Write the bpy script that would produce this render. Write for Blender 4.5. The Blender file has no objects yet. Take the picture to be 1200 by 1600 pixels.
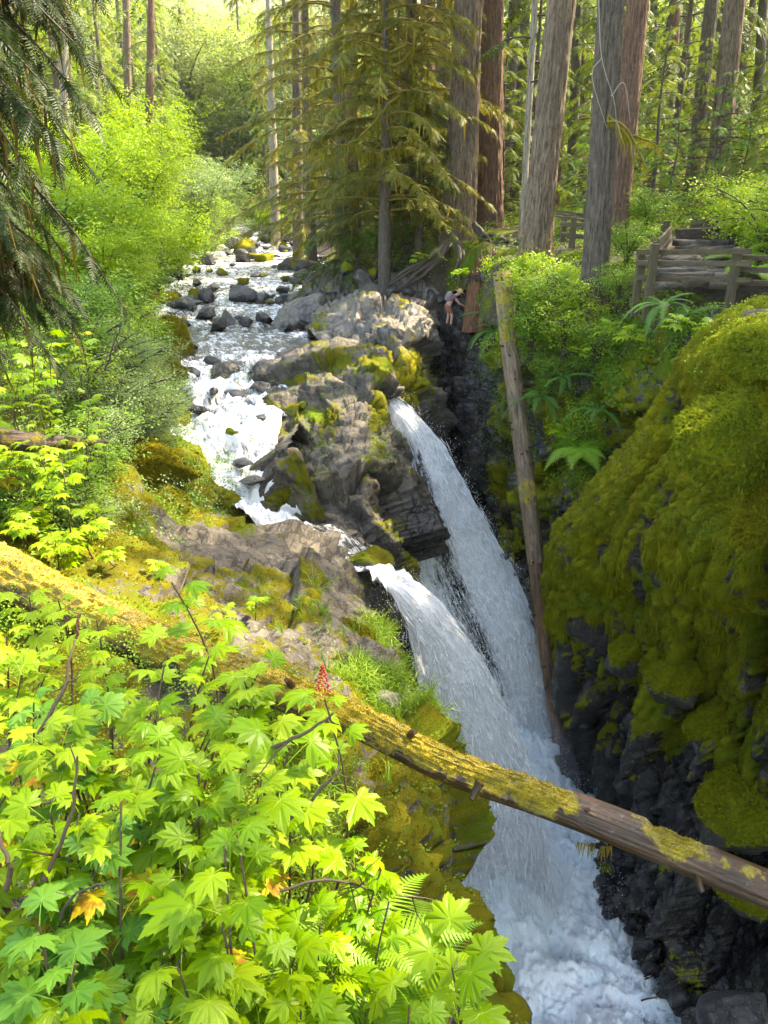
import bpy, math, random
import numpy as np
from mathutils import Vector, Matrix, Euler

# ------------------------------------------------------------------ camera, sky, sun, exposure
S = bpy.context.scene
COL = S.collection
PITCH = math.radians(22.5)
FPX = 1209.0                       # focal length in pixels of the 1200x1600 photograph
cam_d = bpy.data.cameras.new('camera'); cam = bpy.data.objects.new('camera', cam_d); COL.objects.link(cam)
cam_d.sensor_fit = 'VERTICAL'; cam_d.sensor_height = 36.0; cam_d.lens = 36.0 * FPX / 1600.0
cam_d.clip_start = 0.05; cam_d.clip_end = 2000
cam.location = (0, 0, 0); cam.rotation_euler = (math.pi / 2 - PITCH, 0, 0)
S.camera = cam
SUN_DIR = Vector((0.72, 0.36, 0.92)).normalized()      # towards the sun
elev = math.asin(SUN_DIR.z); azim = math.atan2(SUN_DIR.x, SUN_DIR.y)
W = bpy.data.worlds.new('World'); S.world = W; W.use_nodes = True
wn = W.node_tree.nodes; wl = W.node_tree.links
bg = wn['Background']; sky = wn.new('ShaderNodeTexSky'); sky.sky_type = 'NISHITA'; sky.sun_disc = False
sky.sun_elevation = elev; sky.sun_rotation = azim; sky.air_density = 1.0; sky.dust_density = 2.5; sky.ozone_density = 1.0
wl.new(sky.outputs[0], bg.inputs[0]); bg.inputs[1].default_value = 0.15
sl = bpy.data.lights.new('sun', 'SUN'); sl.energy = 2.5; sl.angle = math.radians(0.5); sl.color = (1.0, 0.94, 0.82)
so = bpy.data.objects.new('sun', sl); COL.objects.link(so)
so.rotation_euler = (-SUN_DIR).to_track_quat('-Z', 'Y').to_euler()
S.view_settings.view_transform = 'Standard'; S.view_settings.look = 'None'
S.view_settings.exposure = 3.0; S.view_settings.use_white_balance = True; S.view_settings.white_balance_temperature = 7800; S.view_settings.white_balance_tint = 9; S.view_settings.gamma = 1.0; S.view_settings.use_curve_mapping = False
S.render.engine = 'CYCLES'
S.cycles.max_bounces = 8; S.cycles.diffuse_bounces = 4; S.cycles.transmission_bounces = 4; S.cycles.transparent_max_bounces = 12
S.cycles.use_denoising = True

rng = np.random.default_rng(7)
random.seed(7)

# ------------------------------------------------------------------ geometry of the photograph -> world points
cP, sP = math.cos(PITCH), math.sin(PITCH)
def pt(px, py, Y):
    """world point at distance Y (metres north of the viewpoint) seen at that place of the photograph"""
    u = (px - 600.0) / FPX; v = (800.0 - py) / FPX
    t = Y / (cP + v * sP)
    return np.array([u * t, Y, (-sP + v * cP) * t])
def pz(px, py, z):
    u = (px - 600.0) / FPX; v = (800.0 - py) / FPX
    t = z / (-sP + v * cP)
    return np.array([u * t, (cP + v * sP) * t, z])
def proj(p):
    p = np.asarray(p, float)
    f = p[..., 1] * cP - p[..., 2] * sP
    up = p[..., 1] * sP + p[..., 2] * cP
    return 600 + FPX * p[..., 0] / f, 800 - FPX * up / f

# ------------------------------------------------------------------ noise
def _hash(ix, iy, iz, seed):
    h = (ix.astype(np.int64) * 374761393 + iy.astype(np.int64) * 668265263 + iz.astype(np.int64) * 2147483647 + seed * 1274126177) & 0xffffffff
    h = ((h ^ (h >> 13)) * 1274126177) & 0xffffffff
    h = ((h ^ (h >> 16)) * 2246822519) & 0xffffffff
    return h ^ (h >> 15)
def _rnd(ix, iy, iz, seed):
    return _hash(ix, iy, iz, seed).astype(np.float64) / 4294967295.0
def vnoise(p, seed=0):
    i = np.floor(p).astype(np.int64); f = p - i
    f = f * f * f * (f * (f * 6 - 15) + 10)
    r = 0.0
    for dx in (0, 1):
        wx = f[..., 0] if dx else 1 - f[..., 0]
        for dy in (0, 1):
            wy = f[..., 1] if dy else 1 - f[..., 1]
            for dz in (0, 1):
                wz = f[..., 2] if dz else 1 - f[..., 2]
                r = r + wx * wy * wz * _rnd(i[..., 0] + dx, i[..., 1] + dy, i[..., 2] + dz, seed)
    return r * 2 - 1
def fbm(p, octv=4, seed=0, gain=0.5):
    a, s, r = 1.0, 0.0, 0.0
    for k in range(octv):
        r = r + a * vnoise(p * (2.03 ** k) + k * 17.3, seed + k); s += a; a *= gain
    return r / s * 1.6
def cells(p, seed=0, jit=0.9):
    i = np.floor(p).astype(np.int64)
    F1 = np.full(p.shape[:-1], 9.0); F2 = F1.copy()
    cen = np.zeros_like(p); idx = np.zeros(p.shape[:-1] + (3,), np.int64)
    for dx in (-1, 0, 1):
        for dy in (-1, 0, 1):
            for dz in (-1, 0, 1):
                a, b, c = i[..., 0] + dx, i[..., 1] + dy, i[..., 2] + dz
                q = np.stack([a + .5 + jit * (_rnd(a, b, c, seed) - .5), b + .5 + jit * (_rnd(a, b, c, seed + 1) - .5), c + .5 + jit * (_rnd(a, b, c, seed + 2) - .5)], -1)
                d = np.sqrt(((p - q) ** 2).sum(-1))
                n1 = d < F1
                F2 = np.where(n1, F1, np.minimum(F2, d))
                F1 = np.where(n1, d, F1)
                cen = np.where(n1[..., None], q, cen)
                idx = np.where(n1[..., None], np.stack([a, b, c], -1), idx)
    r = [_rnd(idx[..., 0], idx[..., 1], idx[..., 2], seed + 10 + k) for k in range(4)]
    return F1, F2, cen, r
def sm(x, a, b):
    t = np.clip((x - a) / (b - a), 0, 1); return t * t * (3 - 2 * t)
def rock_disp(p, sc, amp, seed=0, tilt=2.1, crack=0.12, an=(1, 1, 1), cw=.05):
    """broken blocks: every cell has its own offset and tilt, joints are recessed"""
    q = p * sc * np.array(an); q = q + 0.10 * fbm(q * 1.1 + 5, 2, seed + 40)[..., None]
    F1, F2, c, r = cells(q, seed)
    g = np.stack([r[1], r[2], r[3]], -1) - .5
    d = (r[0] - .5) + tilt * (g * (q - c)).sum(-1)
    d = d - crack * (1 - sm(F2 - F1, 0.0, cw))
    return amp * d

# ------------------------------------------------------------------ mesh building
def mesh_of(name, v, f, mats=(), attrs=None, smooth=True, midx=None):
    v = np.asarray(v, np.float32).reshape(-1, 3)
    me = bpy.data.meshes.new(name)
    fl = [np.asarray(a, np.int32) for a in (f if isinstance(f, (list, tuple)) else [f]) if len(a)]
    nl = sum(a.size for a in fl); npoly = sum(len(a) for a in fl)
    me.vertices.add(len(v)); me.vertices.foreach_set('co', v.ravel())
    me.loops.add(nl); me.loops.foreach_set('vertex_index', np.concatenate([a.ravel() for a in fl]))
    me.polygons.add(npoly)
    st, tot, o = [], [], 0
    for a in fl:
        st.append(o + np.arange(len(a)) * a.shape[1]); tot.append(np.full(len(a), a.shape[1])); o += a.size
    me.polygons.foreach_set('loop_start', np.concatenate(st).astype(np.int32))
    me.polygons.foreach_set('loop_total', np.concatenate(tot).astype(np.int32))
    if midx is not None: me.polygons.foreach_set('material_index', np.asarray(midx, np.int32))
    me.polygons.foreach_set('use_smooth', np.full(npoly, smooth))
    for k, a in (attrs or {}).items():
        a = np.asarray(a, np.float32)
        if a.ndim == 1 or a.shape[-1] == 1:
            at = me.attributes.new(k, 'FLOAT', 'POINT'); at.data.foreach_set('value', a.ravel())
        else:
            at = me.attributes.new(k, 'FLOAT_VECTOR', 'POINT'); at.data.foreach_set('vector', a.ravel())
    me.update(calc_edges=True); me.validate()
    for m in (mats if isinstance(mats, (list, tuple)) else [mats]): me.materials.append(m)
    return me
def link(name, data, parent=None, loc=None, mat=None):
    o = bpy.data.objects.new(name, data); COL.objects.link(o)
    if parent is not None: o.parent = parent
    if mat is not None: o.matrix_basis = Matrix(mat)
    if parent is not None and name in ('foliage', 'branches', 'hanging_moss', 'stems'): o['kind'] = 'stuff'
    if loc is not None: o.location = tuple(float(a) for a in loc)
    return o
def tag(o, label=None, cat=None, group=None, kind=None):
    if label: o['label'] = label
    if cat: o['category'] = cat
    if group: o['group'] = group
    if kind: o['kind'] = kind
    return o
def thing(name, label, cat, loc=(0, 0, 0), rz=0.0, group=None, scale=1.0):
    o = link(name, None, loc=loc); o.rotation_euler = (0, 0, rz); o.scale = (scale,) * 3
    return tag(o, label, cat, group)
def copy_tree(o, parent=None):
    c = o.copy(); COL.objects.link(c)
    if parent is not None: c.parent = parent
    for ch in list(o.children):
        copy_tree(ch, c)
    return c

class MB:
    """collects pieces of one mesh"""
    def __init__(s): s.v, s.t, s.q, s.n, s.a = [], [], [], 0, []
    def add(s, v, f, a=0.0):
        v = np.asarray(v, float).reshape(-1, 3); f = np.asarray(f)
        (s.t if f.shape[1] == 3 else s.q).append(f + s.n); s.v.append(v); s.n += len(v)
        s.a.append(np.broadcast_to(np.asarray(a, float), (len(v),)))
    def tube(s, P, R, n=6, a=0.0, cap=True):
        P = np.asarray(P, float); R = np.broadcast_to(np.asarray(R, float), (len(P),))
        T = np.gradient(P, axis=0); T /= np.linalg.norm(T, axis=1)[:, None] + 1e-9
        ref = np.array([0, 0, 1.0]) if abs(T[:, 2]).mean() < .8 else np.array([1.0, 0, 0])
        A = np.cross(T, ref); A /= np.linalg.norm(A, axis=1)[:, None] + 1e-9; B = np.cross(T, A)
        th = np.arange(n) * 2 * math.pi / n
        V = P[:, None] + R[:, None, None] * (np.cos(th)[None, :, None] * A[:, None] + np.sin(th)[None, :, None] * B[:, None])
        k = len(P); i, j = np.meshgrid(np.arange(k - 1), np.arange(n), indexing='ij')
        F = np.stack([i * n + j, i * n + (j + 1) % n, (i + 1) * n + (j + 1) % n, (i + 1) * n + j], -1).reshape(-1, 4)
        s.add(V.reshape(-1, 3), F, a)
        if cap:
            for r, c, fl in ((0, P[0], 1), (k - 1, P[-1], 0)):
                ring = V[r]; vv = np.vstack([ring, c[None]]); jj = np.arange(n)
                tri = np.stack([jj, (jj + 1) % n, np.full(n, n)], -1)
                s.add(vv, tri[:, ::-1] if fl else tri, a)
    def box(s, c, size, R=None, jit=0.0, a=0.0):
        x, y, z = np.asarray(size) / 2
        b = min(x, y, z) * .18
        V = []
        for sx in (-1, 1):
            for sy in (-1, 1):
                for sz in (-1, 1):
                    V += [(sx * (x - b), sy * y, sz * z), (sx * x, sy * (y - b), sz * z), (sx * x, sy * y, sz * (z - b))]
        V = np.array(V)
        if jit: V = V + rng.normal(0, jit, V.shape)
        import bmesh
        bm = bmesh.new(); vs = [bm.verts.new(q) for q in V]
        bmesh.ops.convex_hull(bm, input=vs); bm.verts.index_update()
        bmesh.ops.triangulate(bm, faces=bm.faces[:])
        vv = np.array([q.co[:] for q in bm.verts]); bm.verts.index_update()
        ff = np.array([[q.index for q in f.verts] for f in bm.faces]); bm.free()
        if R is not None: vv = vv @ np.asarray(R).T
        s.add(vv + np.asarray(c), ff, a)
    def mesh(s, name, mats, smooth=True, an='tint'):
        f = []
        if s.t: f.append(np.concatenate(s.t))
        if s.q: f.append(np.concatenate(s.q))
        return mesh_of(name, np.concatenate(s.v), f, mats, {an: np.concatenate(s.a)}, smooth)

def cr(P, n, axis=0):
    """Catmull-Rom through P along an axis, n samples"""
    P = np.moveaxis(np.asarray(P, float), axis, 0); k = len(P)
    x = np.linspace(0, k - 1, n); i = np.minimum(x.astype(int), k - 2); t = (x - i).reshape((-1,) + (1,) * (P.ndim - 1))
    g = lambda j: P[np.clip(j, 0, k - 1)]
    p0, p1, p2, p3 = g(i - 1), g(i), g(i + 1), g(i + 2)
    p0 = np.where((i == 0).reshape(t.shape), 2 * p1 - p2, p0); p3 = np.where((i == k - 2).reshape(t.shape), 2 * p2 - p1, p3)
    r = .5 * (2 * p1 + (p2 - p0) * t + (2 * p0 - 5 * p1 + 4 * p2 - p3) * t * t + (3 * p1 - p0 - 3 * p2 + p3) * t ** 3)
    return np.moveaxis(r, 0, axis)
def gnorm(G):
    a = np.gradient(G, axis=1); b = np.gradient(G, axis=0)
    n = np.cross(a, b); return n / (np.linalg.norm(n, axis=-1, keepdims=True) + 1e-9)
def gfaces(nv, nu):
    i, j = np.meshgrid(np.arange(nv - 1), np.arange(nu - 1), indexing='ij')
    a = i * nu + j
    return np.stack([a, a + 1, a + nu + 1, a + nu], -1).reshape(-1, 4)
def net(rows, nv, nu, flip=False):
    """dense grid through a control net (rows of equal length)"""
    A = np.array([[np.asarray(p, float) for p in r] for r in rows])
    G = cr(cr(A, nv, 0), nu, 1)
    if flip: G = G[:, ::-1]
    return G
def scatter(G, N, n, w=None, seed=0):
    """random points (and normals) on a grid surface"""
    r = np.random.default_rng(seed)
    e1 = np.gradient(G, axis=1); e0 = np.gradient(G, axis=0)
    area = np.linalg.norm(np.cross(e1, e0), axis=-1)[:-1, :-1]
    pw = area if w is None else area * w[:-1, :-1]
    pw = pw.ravel(); pw = pw / pw.sum()
    k = r.choice(len(pw), n, p=pw); nu = G.shape[1] - 1; i, j = k // nu, k % nu
    a, b = r.random(n)[:, None], r.random(n)[:, None]
    P = G[i, j] * (1 - a) * (1 - b) + G[i, j + 1] * a * (1 - b) + G[i + 1, j] * (1 - a) * b + G[i + 1, j + 1] * a * b
    return P, N[i, j]
def frames(N, r, up=None):
    """random rotation matrices whose z axis is N (columns x,y,z)"""
    N = N / (np.linalg.norm(N, axis=1)[:, None] + 1e-9)
    t = r.normal(size=N.shape); x = t - (t * N).sum(1)[:, None] * N; x /= np.linalg.norm(x, axis=1)[:, None] + 1e-9
    return np.stack([x, np.cross(N, x), N], -1)
def stamp(V, F, M, T, sc, tint, r=None):
    """copies of a template (V, F tris) under rotations M, offsets T, scales sc -> one vertex/face/tint array"""
    n, k = len(T), len(V)
    sc = np.broadcast_to(np.asarray(sc, float), (n,))
    VV = np.einsum('nij,kj->nki', M, V) * sc[:, None, None] + T[:, None]
    FF = (F[None] + (np.arange(n) * k)[:, None, None]).reshape(-1, F.shape[1])
    return VV.reshape(-1, 3), FF, np.repeat(np.broadcast_to(tint, (n,)), k)

# ------------------------------------------------------------------ materials
class NT:
    def __init__(s, name):
        s.m = bpy.data.materials.new(name); s.m.use_nodes = True; s.t = s.m.node_tree; s.t.nodes.clear()
        s.out = s.t.nodes.new('ShaderNodeOutputMaterial')
    def n(s, typ, ins=None, **kw):
        nd = s.t.nodes.new('ShaderNode' + typ)
        for k, v in kw.items(): setattr(nd, k, v)
        for k, v in (ins or {}).items():
            sk = nd.inputs[k]
            if isinstance(v, bpy.types.NodeSocket): s.t.links.new(v, sk)
            elif isinstance(v, bpy.types.Node): s.t.links.new(v.outputs[0], sk)
            else: sk.default_value = (tuple(v) + (1.0,)) if (isinstance(v, (tuple, list)) and len(v) == 3 and sk.type == 'RGBA') else v
        return nd
    def attr(s, a): return s.n('Attribute', attribute_name=a)
    def math(s, op, a, b=0.0, c=None):
        d = {0: a, 1: b}
        if c is not None: d[2] = c
        return s.n('Math', d, operation=op).outputs[0]
    def mix(s, f, a, b):
        nd = s.t.nodes.new('ShaderNodeMix'); nd.data_type = 'RGBA'
        for k, v in ((0, f), (6, a), (7, b)):
            sk = nd.inputs[k]
            if isinstance(v, bpy.types.NodeSocket): s.t.links.new(v, sk)
            else: sk.default_value = (tuple(v) + (1.0,)) if isinstance(v, (tuple, list)) else v
        return nd.outputs[2]
    def noise(s, vec, scale, detail=4, rough=.55, dist=0.0):
        d = {'Scale': scale, 'Detail': detail, 'Roughness': rough, 'Distortion': dist}
        if vec is not None: d['Vector'] = vec
        return s.n('TexNoise', d)
    def ramp(s, f, *stops):
        nd = s.n('ValToRGB', {0: f}); e = nd.color_ramp.elements
        while len(e) < len(stops): e.new(.5)
        for k, (p, c) in enumerate(stops):
            e[k].position = p; e[k].color = (c, c, c, 1) if not isinstance(c, tuple) else c + (1,)
        return nd.outputs[0]
    def bump(s, h, st=.5, dist=.02, nrm=None):
        d = {'Height': h, 'Strength': st, 'Distance': dist}
        if nrm is not None: d['Normal'] = nrm
        return s.n('Bump', d).outputs[0]
    def done(s, sh):
        s.t.links.new(sh.outputs[0] if isinstance(sh, bpy.types.Node) else sh, s.out.inputs[0]); return s.m

def leaf_mat(name, c1, c2, trans=.35, rough=.45, vein=False, c3=None, blotch=None, perobj=True):
    T = NT(name)
    tint = T.attr('tint').outputs['Fac']
    if perobj:
        ob = T.n('ObjectInfo').outputs['Random']
        tint = T.math('FRACT', T.math('ADD', tint, ob))
    geo = T.n('NewGeometry'); nz = T.noise(geo.outputs['Position'], 1.3, 3)
    f = T.math('ADD', T.math('MULTIPLY', tint, .7), T.math('MULTIPLY', T.math('SUBTRACT', nz.outputs[0], .35), .9))
    col = T.mix(T.n('Clamp', {0: f}).outputs[0], c1, c2)
    if c3: col = T.mix(T.ramp(tint, (.9, 0.0), (.97, 1.0)), col, c3)
    if blotch:
        b = T.noise(geo.outputs['Position'], 14, 4); col = T.mix(T.ramp(b.outputs[0], (.47, 0.0), (.6, 1.0)), col, blotch)
    pr = {'Roughness': rough, 'Specular IOR Level': .24}
    if vein:
        vv = T.attr('vein').outputs['Fac']
        vm = T.ramp(vv, (.82, 0.0), (.97, 1.0))
        col = T.mix(T.math('MULTIPLY', vm, .4), col, tuple(min(1, a * 1.7 + .03) for a in c2))
        w = T.noise(geo.outputs['Position'], 55, 3)
        pr['Normal'] = T.bump(T.math('SUBTRACT', T.math('MULTIPLY', w.outputs[0], .5), T.math('MULTIPLY', vm, .8)), .35, .008)
    pr['Base Color'] = col
    p = T.n('BsdfPrincipled', pr)
    tr = T.n('BsdfTranslucent', {'Color': T.mix(.6, col, tuple(min(1, a * k) for a, k in zip(c2, (1.25, 1.3, .6))))})
    return T.done(T.n('MixShader', {0: trans, 1: p, 2: tr}))

def rock_mat(name, dark=(.07, .066, .06), light=(.235, .215, .185), mossA=(.065, .07, .005), mossB=(.20, .18, .006), rough=.72, tan=(.36, .29, .19)):
    T = NT(name)
    P = T.n('NewGeometry').outputs['Position']
    n1 = T.noise(P, 1.1, 6, .6); n2 = T.noise(P, 7, 6, .65); n3 = T.noise(P, 45, 4, .6)
    v = T.n('TexVoronoi', {'Vector': T.n('VectorMath', {0: P, 1: T.n('VectorMath', {0: n2.outputs['Color'], 1: (.35, .35, .35)}, operation='MULTIPLY').outputs[0]}, operation='ADD').outputs[0], 'Scale': 2.6}, feature='DISTANCE_TO_EDGE')
    f = T.math('ADD', T.math('MULTIPLY', n1.outputs[0], .6), T.math('MULTIPLY', n2.outputs[0], .45))
    col = T.mix(T.ramp(f, (.36, 0.0), (.66, 1.0)), dark, light)
    col = T.mix(T.math('MULTIPLY', T.ramp(n1.outputs[0], (.55, 0.0), (.75, 1.0)), .5), col, tan)
    lich = T.noise(P, 22, 3, .5); col = T.mix(T.math('MULTIPLY', T.ramp(lich.outputs[0], (.62, 0.0), (.68, 1.0)), .35), col, (.38, .37, .32))
    wet = T.attr('wet').outputs['Fac']
    col = T.mix(T.math('MULTIPLY', wet, .72), col, (.012, .012, .013))
    m = T.attr('moss').outputs['Fac']
    mm = T.math('ADD', m, T.math('MULTIPLY', T.math('SUBTRACT', n2.outputs[0], .5), 1.1))
    mm = T.math('ADD', mm, T.math('MULTIPLY', T.math('SUBTRACT', n3.outputs[0], .5), .35))
    mask = T.ramp(mm, (.46, 0.0), (.56, 1.0))
    mn = T.noise(P, 2.2, 5, .6); mf = T.noise(P, 90, 3, .6)
    mc = T.mix(T.ramp(T.math('ADD', T.math('MULTIPLY', mn.outputs[0], .65), T.math('MULTIPLY', mf.outputs[0], .4)), (.38, 0.0), (.68, 1.0)), mossA, mossB)
    gg = T.noise(P, .9, 3); mc = T.mix(T.math('MULTIPLY', T.ramp(gg.outputs[0], (.5, 0.0), (.68, 1.0)), .7), mc, (.10, .19, .012))
    col = T.mix(mask, col, mc)
    hr = T.math('ADD', T.math('ADD', T.math('MULTIPLY', n2.outputs[0], 1.0), T.math('MULTIPLY', n3.outputs[0], .25)), T.math('MULTIPLY', T.ramp(v.outputs['Distance'], (0.0, 0.0), (.05, 1.0)), .5))
    hm = T.math('ADD', T.math('MULTIPLY', mf.outputs[0], 1.0), T.math('MULTIPLY', T.noise(P, 28, 4, .6).outputs[0], 1.2))
    b1 = T.bump(hr, .9, .05); b2 = T.bump(hm, .9, .035)
    rg = T.math('MULTIPLY_ADD', wet, -.52, rough)
    rg = T.math('MULTIPLY_ADD', T.math('SUBTRACT', n2.outputs[0], .5), .3, rg)
    pr = T.n('BsdfPrincipled', {'Base Color': col, 'Roughness': rg, 'Normal': b1})
    pm = T.n('BsdfPrincipled', {'Base Color': mc, 'Roughness': .95, 'Specular IOR Level': .15, 'Normal': b2, 'Sheen Weight': .25, 'Sheen Tint': mossB})
    return T.done(T.n('MixShader', {0: mask, 1: pr, 2: pm}))

def bark_mat(name, c1, c2, moss=0.0, sc=1.0, wet=False, rough=.85):
    T = NT(name)
    uv = T.attr('uvw').outputs['Vector']
    P = T.n('NewGeometry').outputs['Position']
    st = T.n('VectorMath', {0: uv, 1: (1, 1, .13)}, operation='MULTIPLY').outputs[0]
    n1 = T.noise(st, 22 * sc, 5, .65, .4); n2 = T.noise(P, 1.2, 4); n3 = T.noise(st, 90 * sc, 3)
    h = T.math('ADD', T.math('MULTIPLY', n1.outputs[0], .8), T.math('MULTIPLY', n3.outputs[0], .3))
    col = T.mix(T.ramp(h, (.42, 0.0), (.64, 1.0)), c1, c2)
    col = T.mix(T.math('MULTIPLY', T.ramp(n2.outputs[0], (.45, 0.0), (.7, 1.0)), .45), col, tuple(a * .55 for a in c2))
    ln = T.noise(P, 9, 5, .7); col = T.mix(T.math('MULTIPLY', T.ramp(ln.outputs[0], (.58, 0.0), (.7, 1.0)), .3), col, (.30, .30, .24))
    mk = T.math('ADD', T.attr('moss').outputs['Fac'], T.math('MULTIPLY', T.math('SUBTRACT', T.noise(P, 6, 5, .65).outputs[0], .5), 1.3))
    mk = T.ramp(mk, (.45, 0.0), (.58, 1.0))
    mf = T.noise(P, 70, 4, .6); mg = T.noise(P, 3.5, 4)
    mc = T.mix(T.ramp(T.math('ADD', T.math('MULTIPLY', mf.outputs[0], .5), T.math('MULTIPLY', mg.outputs[0], .5)), (.38, 0.0), (.64, 1.0)), (.15, .12, .006), (.52, .38, .008))
    b = T.bump(h, .9, .03)
    p = T.n('BsdfPrincipled', {'Base Color': col, 'Roughness': rough if not wet else .38, 'Normal': b})
    pm = T.n('BsdfPrincipled', {'Base Color': mc, 'Roughness': .95, 'Specular IOR Level': .1, 'Normal': T.bump(mf.outputs[0], 1.0, .03), 'Sheen Weight': .3})
    return T.done(T.n('MixShader', {0: mk, 1: p, 2: pm}))

def plain_mat(name, c, rough=.7, var=.35, sc=12, metal=0.0):
    T = NT(name)
    n = T.noise(T.n('NewGeometry').outputs['Position'], sc, 5, .6)
    col = T.mix(n.outputs[0], tuple(a * (1 - var) for a in c), tuple(min(1, a * (1 + var)) for a in c))
    return T.done(T.n('BsdfPrincipled', {'Base Color': col, 'Roughness': rough, 'Metallic': metal, 'Normal': T.bump(n.outputs[0], .3, .01)}))

def wood_mat(name, c1, c2):
    T = NT(name)
    P = T.n('TexCoord').outputs['Object']
    tint = T.n('ObjectInfo').outputs['Random']
    st = T.n('VectorMath', {0: P, 1: (1.5, 14, 14)}, operation='MULTIPLY').outputs[0]
    n = T.noise(st, 3, 5, .6, .5); g = T.noise(T.n('NewGeometry').outputs['Position'], 5, 4)
    col = T.mix(T.ramp(n.outputs[0], (.35, 0.0), (.7, 1.0)), c1, c2)
    col = T.mix(T.math('MULTIPLY', tint, .4), col, (.11, .09, .06))
    col = T.mix(T.math('MULTIPLY', T.ramp(g.outputs[0], (.52, 0.0), (.68, 1.0)), .55), col, (.10, .11, .02))
    return T.done(T.n('BsdfPrincipled', {'Base Color': col, 'Roughness': .8, 'Normal': T.bump(n.outputs[0], .5, .015)}))

def stream_mat():
    T = NT('stream_water')
    P = T.n('NewGeometry').outputs['Position']
    foam = T.attr('foam').outputs['Fac']; uv = T.attr('uvw').outputs['Vector']
    st = T.n('VectorMath', {0: uv, 1: (1, .42, 1)}, operation='MULTIPLY').outputs[0]
    n1 = T.noise(st, 3.2, 6, .68, .6); n2 = T.noise(st, 11, 5, .7, .8)
    f = T.math('ADD', T.math('MULTIPLY', n1.outputs[0], .6), T.math('MULTIPLY', n2.outputs[0], .5))
    mk = T.ramp(T.math('ADD', foam, T.math('MULTIPLY', T.math('SUBTRACT', f, .55), 2.6)), (.34, 0.0), (.72, 1.0))
    bed = T.noise(P, 1.3, 4)
    dk = T.mix(bed.outputs[0], (.030, .036, .030), (.13, .115, .07))
    w = T.n('BsdfPrincipled', {'Base Color': dk, 'Roughness': .06, 'IOR': 1.33, 'Specular IOR Level': .75, 'Normal': T.bump(f, .8, .12)})
    fo = T.n('BsdfPrincipled', {'Base Color': (.90, .91, .91), 'Roughness': .55, 'Normal': T.bump(f, .7, .1), 'Subsurface Weight': 0.0})
    return T.done(T.n('MixShader', {0: mk, 1: w, 2: fo}))

def fall_mat(name, lo, hi, us, vs, back=.0, col=(.95, .96, .96)):
    T = NT(name)
    uv = T.attr('uvw').outputs['Vector']
    dens = T.attr('foam').outputs['Fac']
    P = T.n('NewGeometry').outputs['Position']
    st = T.n('VectorMath', {0: uv, 1: (us, vs, 1)}, operation='MULTIPLY').outputs[0]
    n1 = T.noise(st, 1.0, 7, .68, .35); n2 = T.noise(P, 9, 5, .75)
    n3 = T.noise(T.n('VectorMath', {0: uv, 1: (us * 3.1, vs * 3.6, 1)}, operation='MULTIPLY').outputs[0], 1.0, 6, .75, .5)
    f = T.math('ADD', T.math('MULTIPLY', n1.outputs[0], .55), T.math('ADD', T.math('MULTIPLY', n2.outputs[0], .17), T.math('MULTIPLY', n3.outputs[0], .38)))
    a = T.ramp(T.math('ADD', T.math('MULTIPLY', T.math('SUBTRACT', f, .55), 3.0), dens), (lo, 0.0), (hi, 1.0))
    c = T.mix(T.ramp(n3.outputs[0], (.3, 0.0), (.6, 1.0)), (.90, .92, .93), col)
    p = T.n('BsdfPrincipled', {'Base Color': c, 'Roughness': .5, 'Normal': T.bump(f, .45, .12)})
    tl = T.n('BsdfTranslucent', {'Color': col})
    sh = T.n('MixShader', {0: .42, 1: p, 2: tl})
    return T.done(T.n('MixShader', {0: a, 1: T.n('BsdfTransparent'), 2: sh}))

def foam_mat(name):
    T = NT(name)
    P = T.n('NewGeometry').outputs['Position']; foam = T.attr('foam').outputs['Fac']
    n1 = T.noise(P, 1.0, 7, .68, .9); n2 = T.noise(P, 5.0, 6, .72, 1.2); n0 = T.noise(P, .35, 3)
    v = T.n('TexVoronoi', {'Vector': T.n('VectorMath', {0: P, 1: T.n('VectorMath', {0: n2.outputs['Color'], 1: (.6, .6, .6)}, operation='MULTIPLY').outputs[0]}, operation='ADD').outputs[0], 'Scale': 2.6}, feature='DISTANCE_TO_EDGE')
    web = T.ramp(v.outputs['Distance'], (.02, 1.0), (.22, 0.0))
    f = T.math('ADD', T.math('ADD', T.math('MULTIPLY', n1.outputs[0], .55), T.math('MULTIPLY', n2.outputs[0], .35)), T.math('MULTIPLY', web, .12))
    mk = T.ramp(T.math('ADD', foam, T.math('MULTIPLY', T.math('SUBTRACT', f, .5), 2.4)), (.30, 0.0), (.74, 1.0))
    cf = T.mix(T.ramp(T.math('ADD', T.math('MULTIPLY', n0.outputs[0], .6), T.math('MULTIPLY', n2.outputs[0], .4)), (.42, 0.0), (.58, 1.0)), (.66, .79, .82), (.93, .94, .94))
    w = T.n('BsdfPrincipled', {'Base Color': (.035, .06, .065), 'Roughness': .08, 'Specular IOR Level': .6, 'Normal': T.bump(f, .6, .15)})
    fo = T.n('BsdfPrincipled', {'Base Color': cf, 'Roughness': .5, 'Normal': T.bump(f, .7, .16)})
    return T.done(T.n('MixShader', {0: mk, 1: w, 2: fo}))

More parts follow.
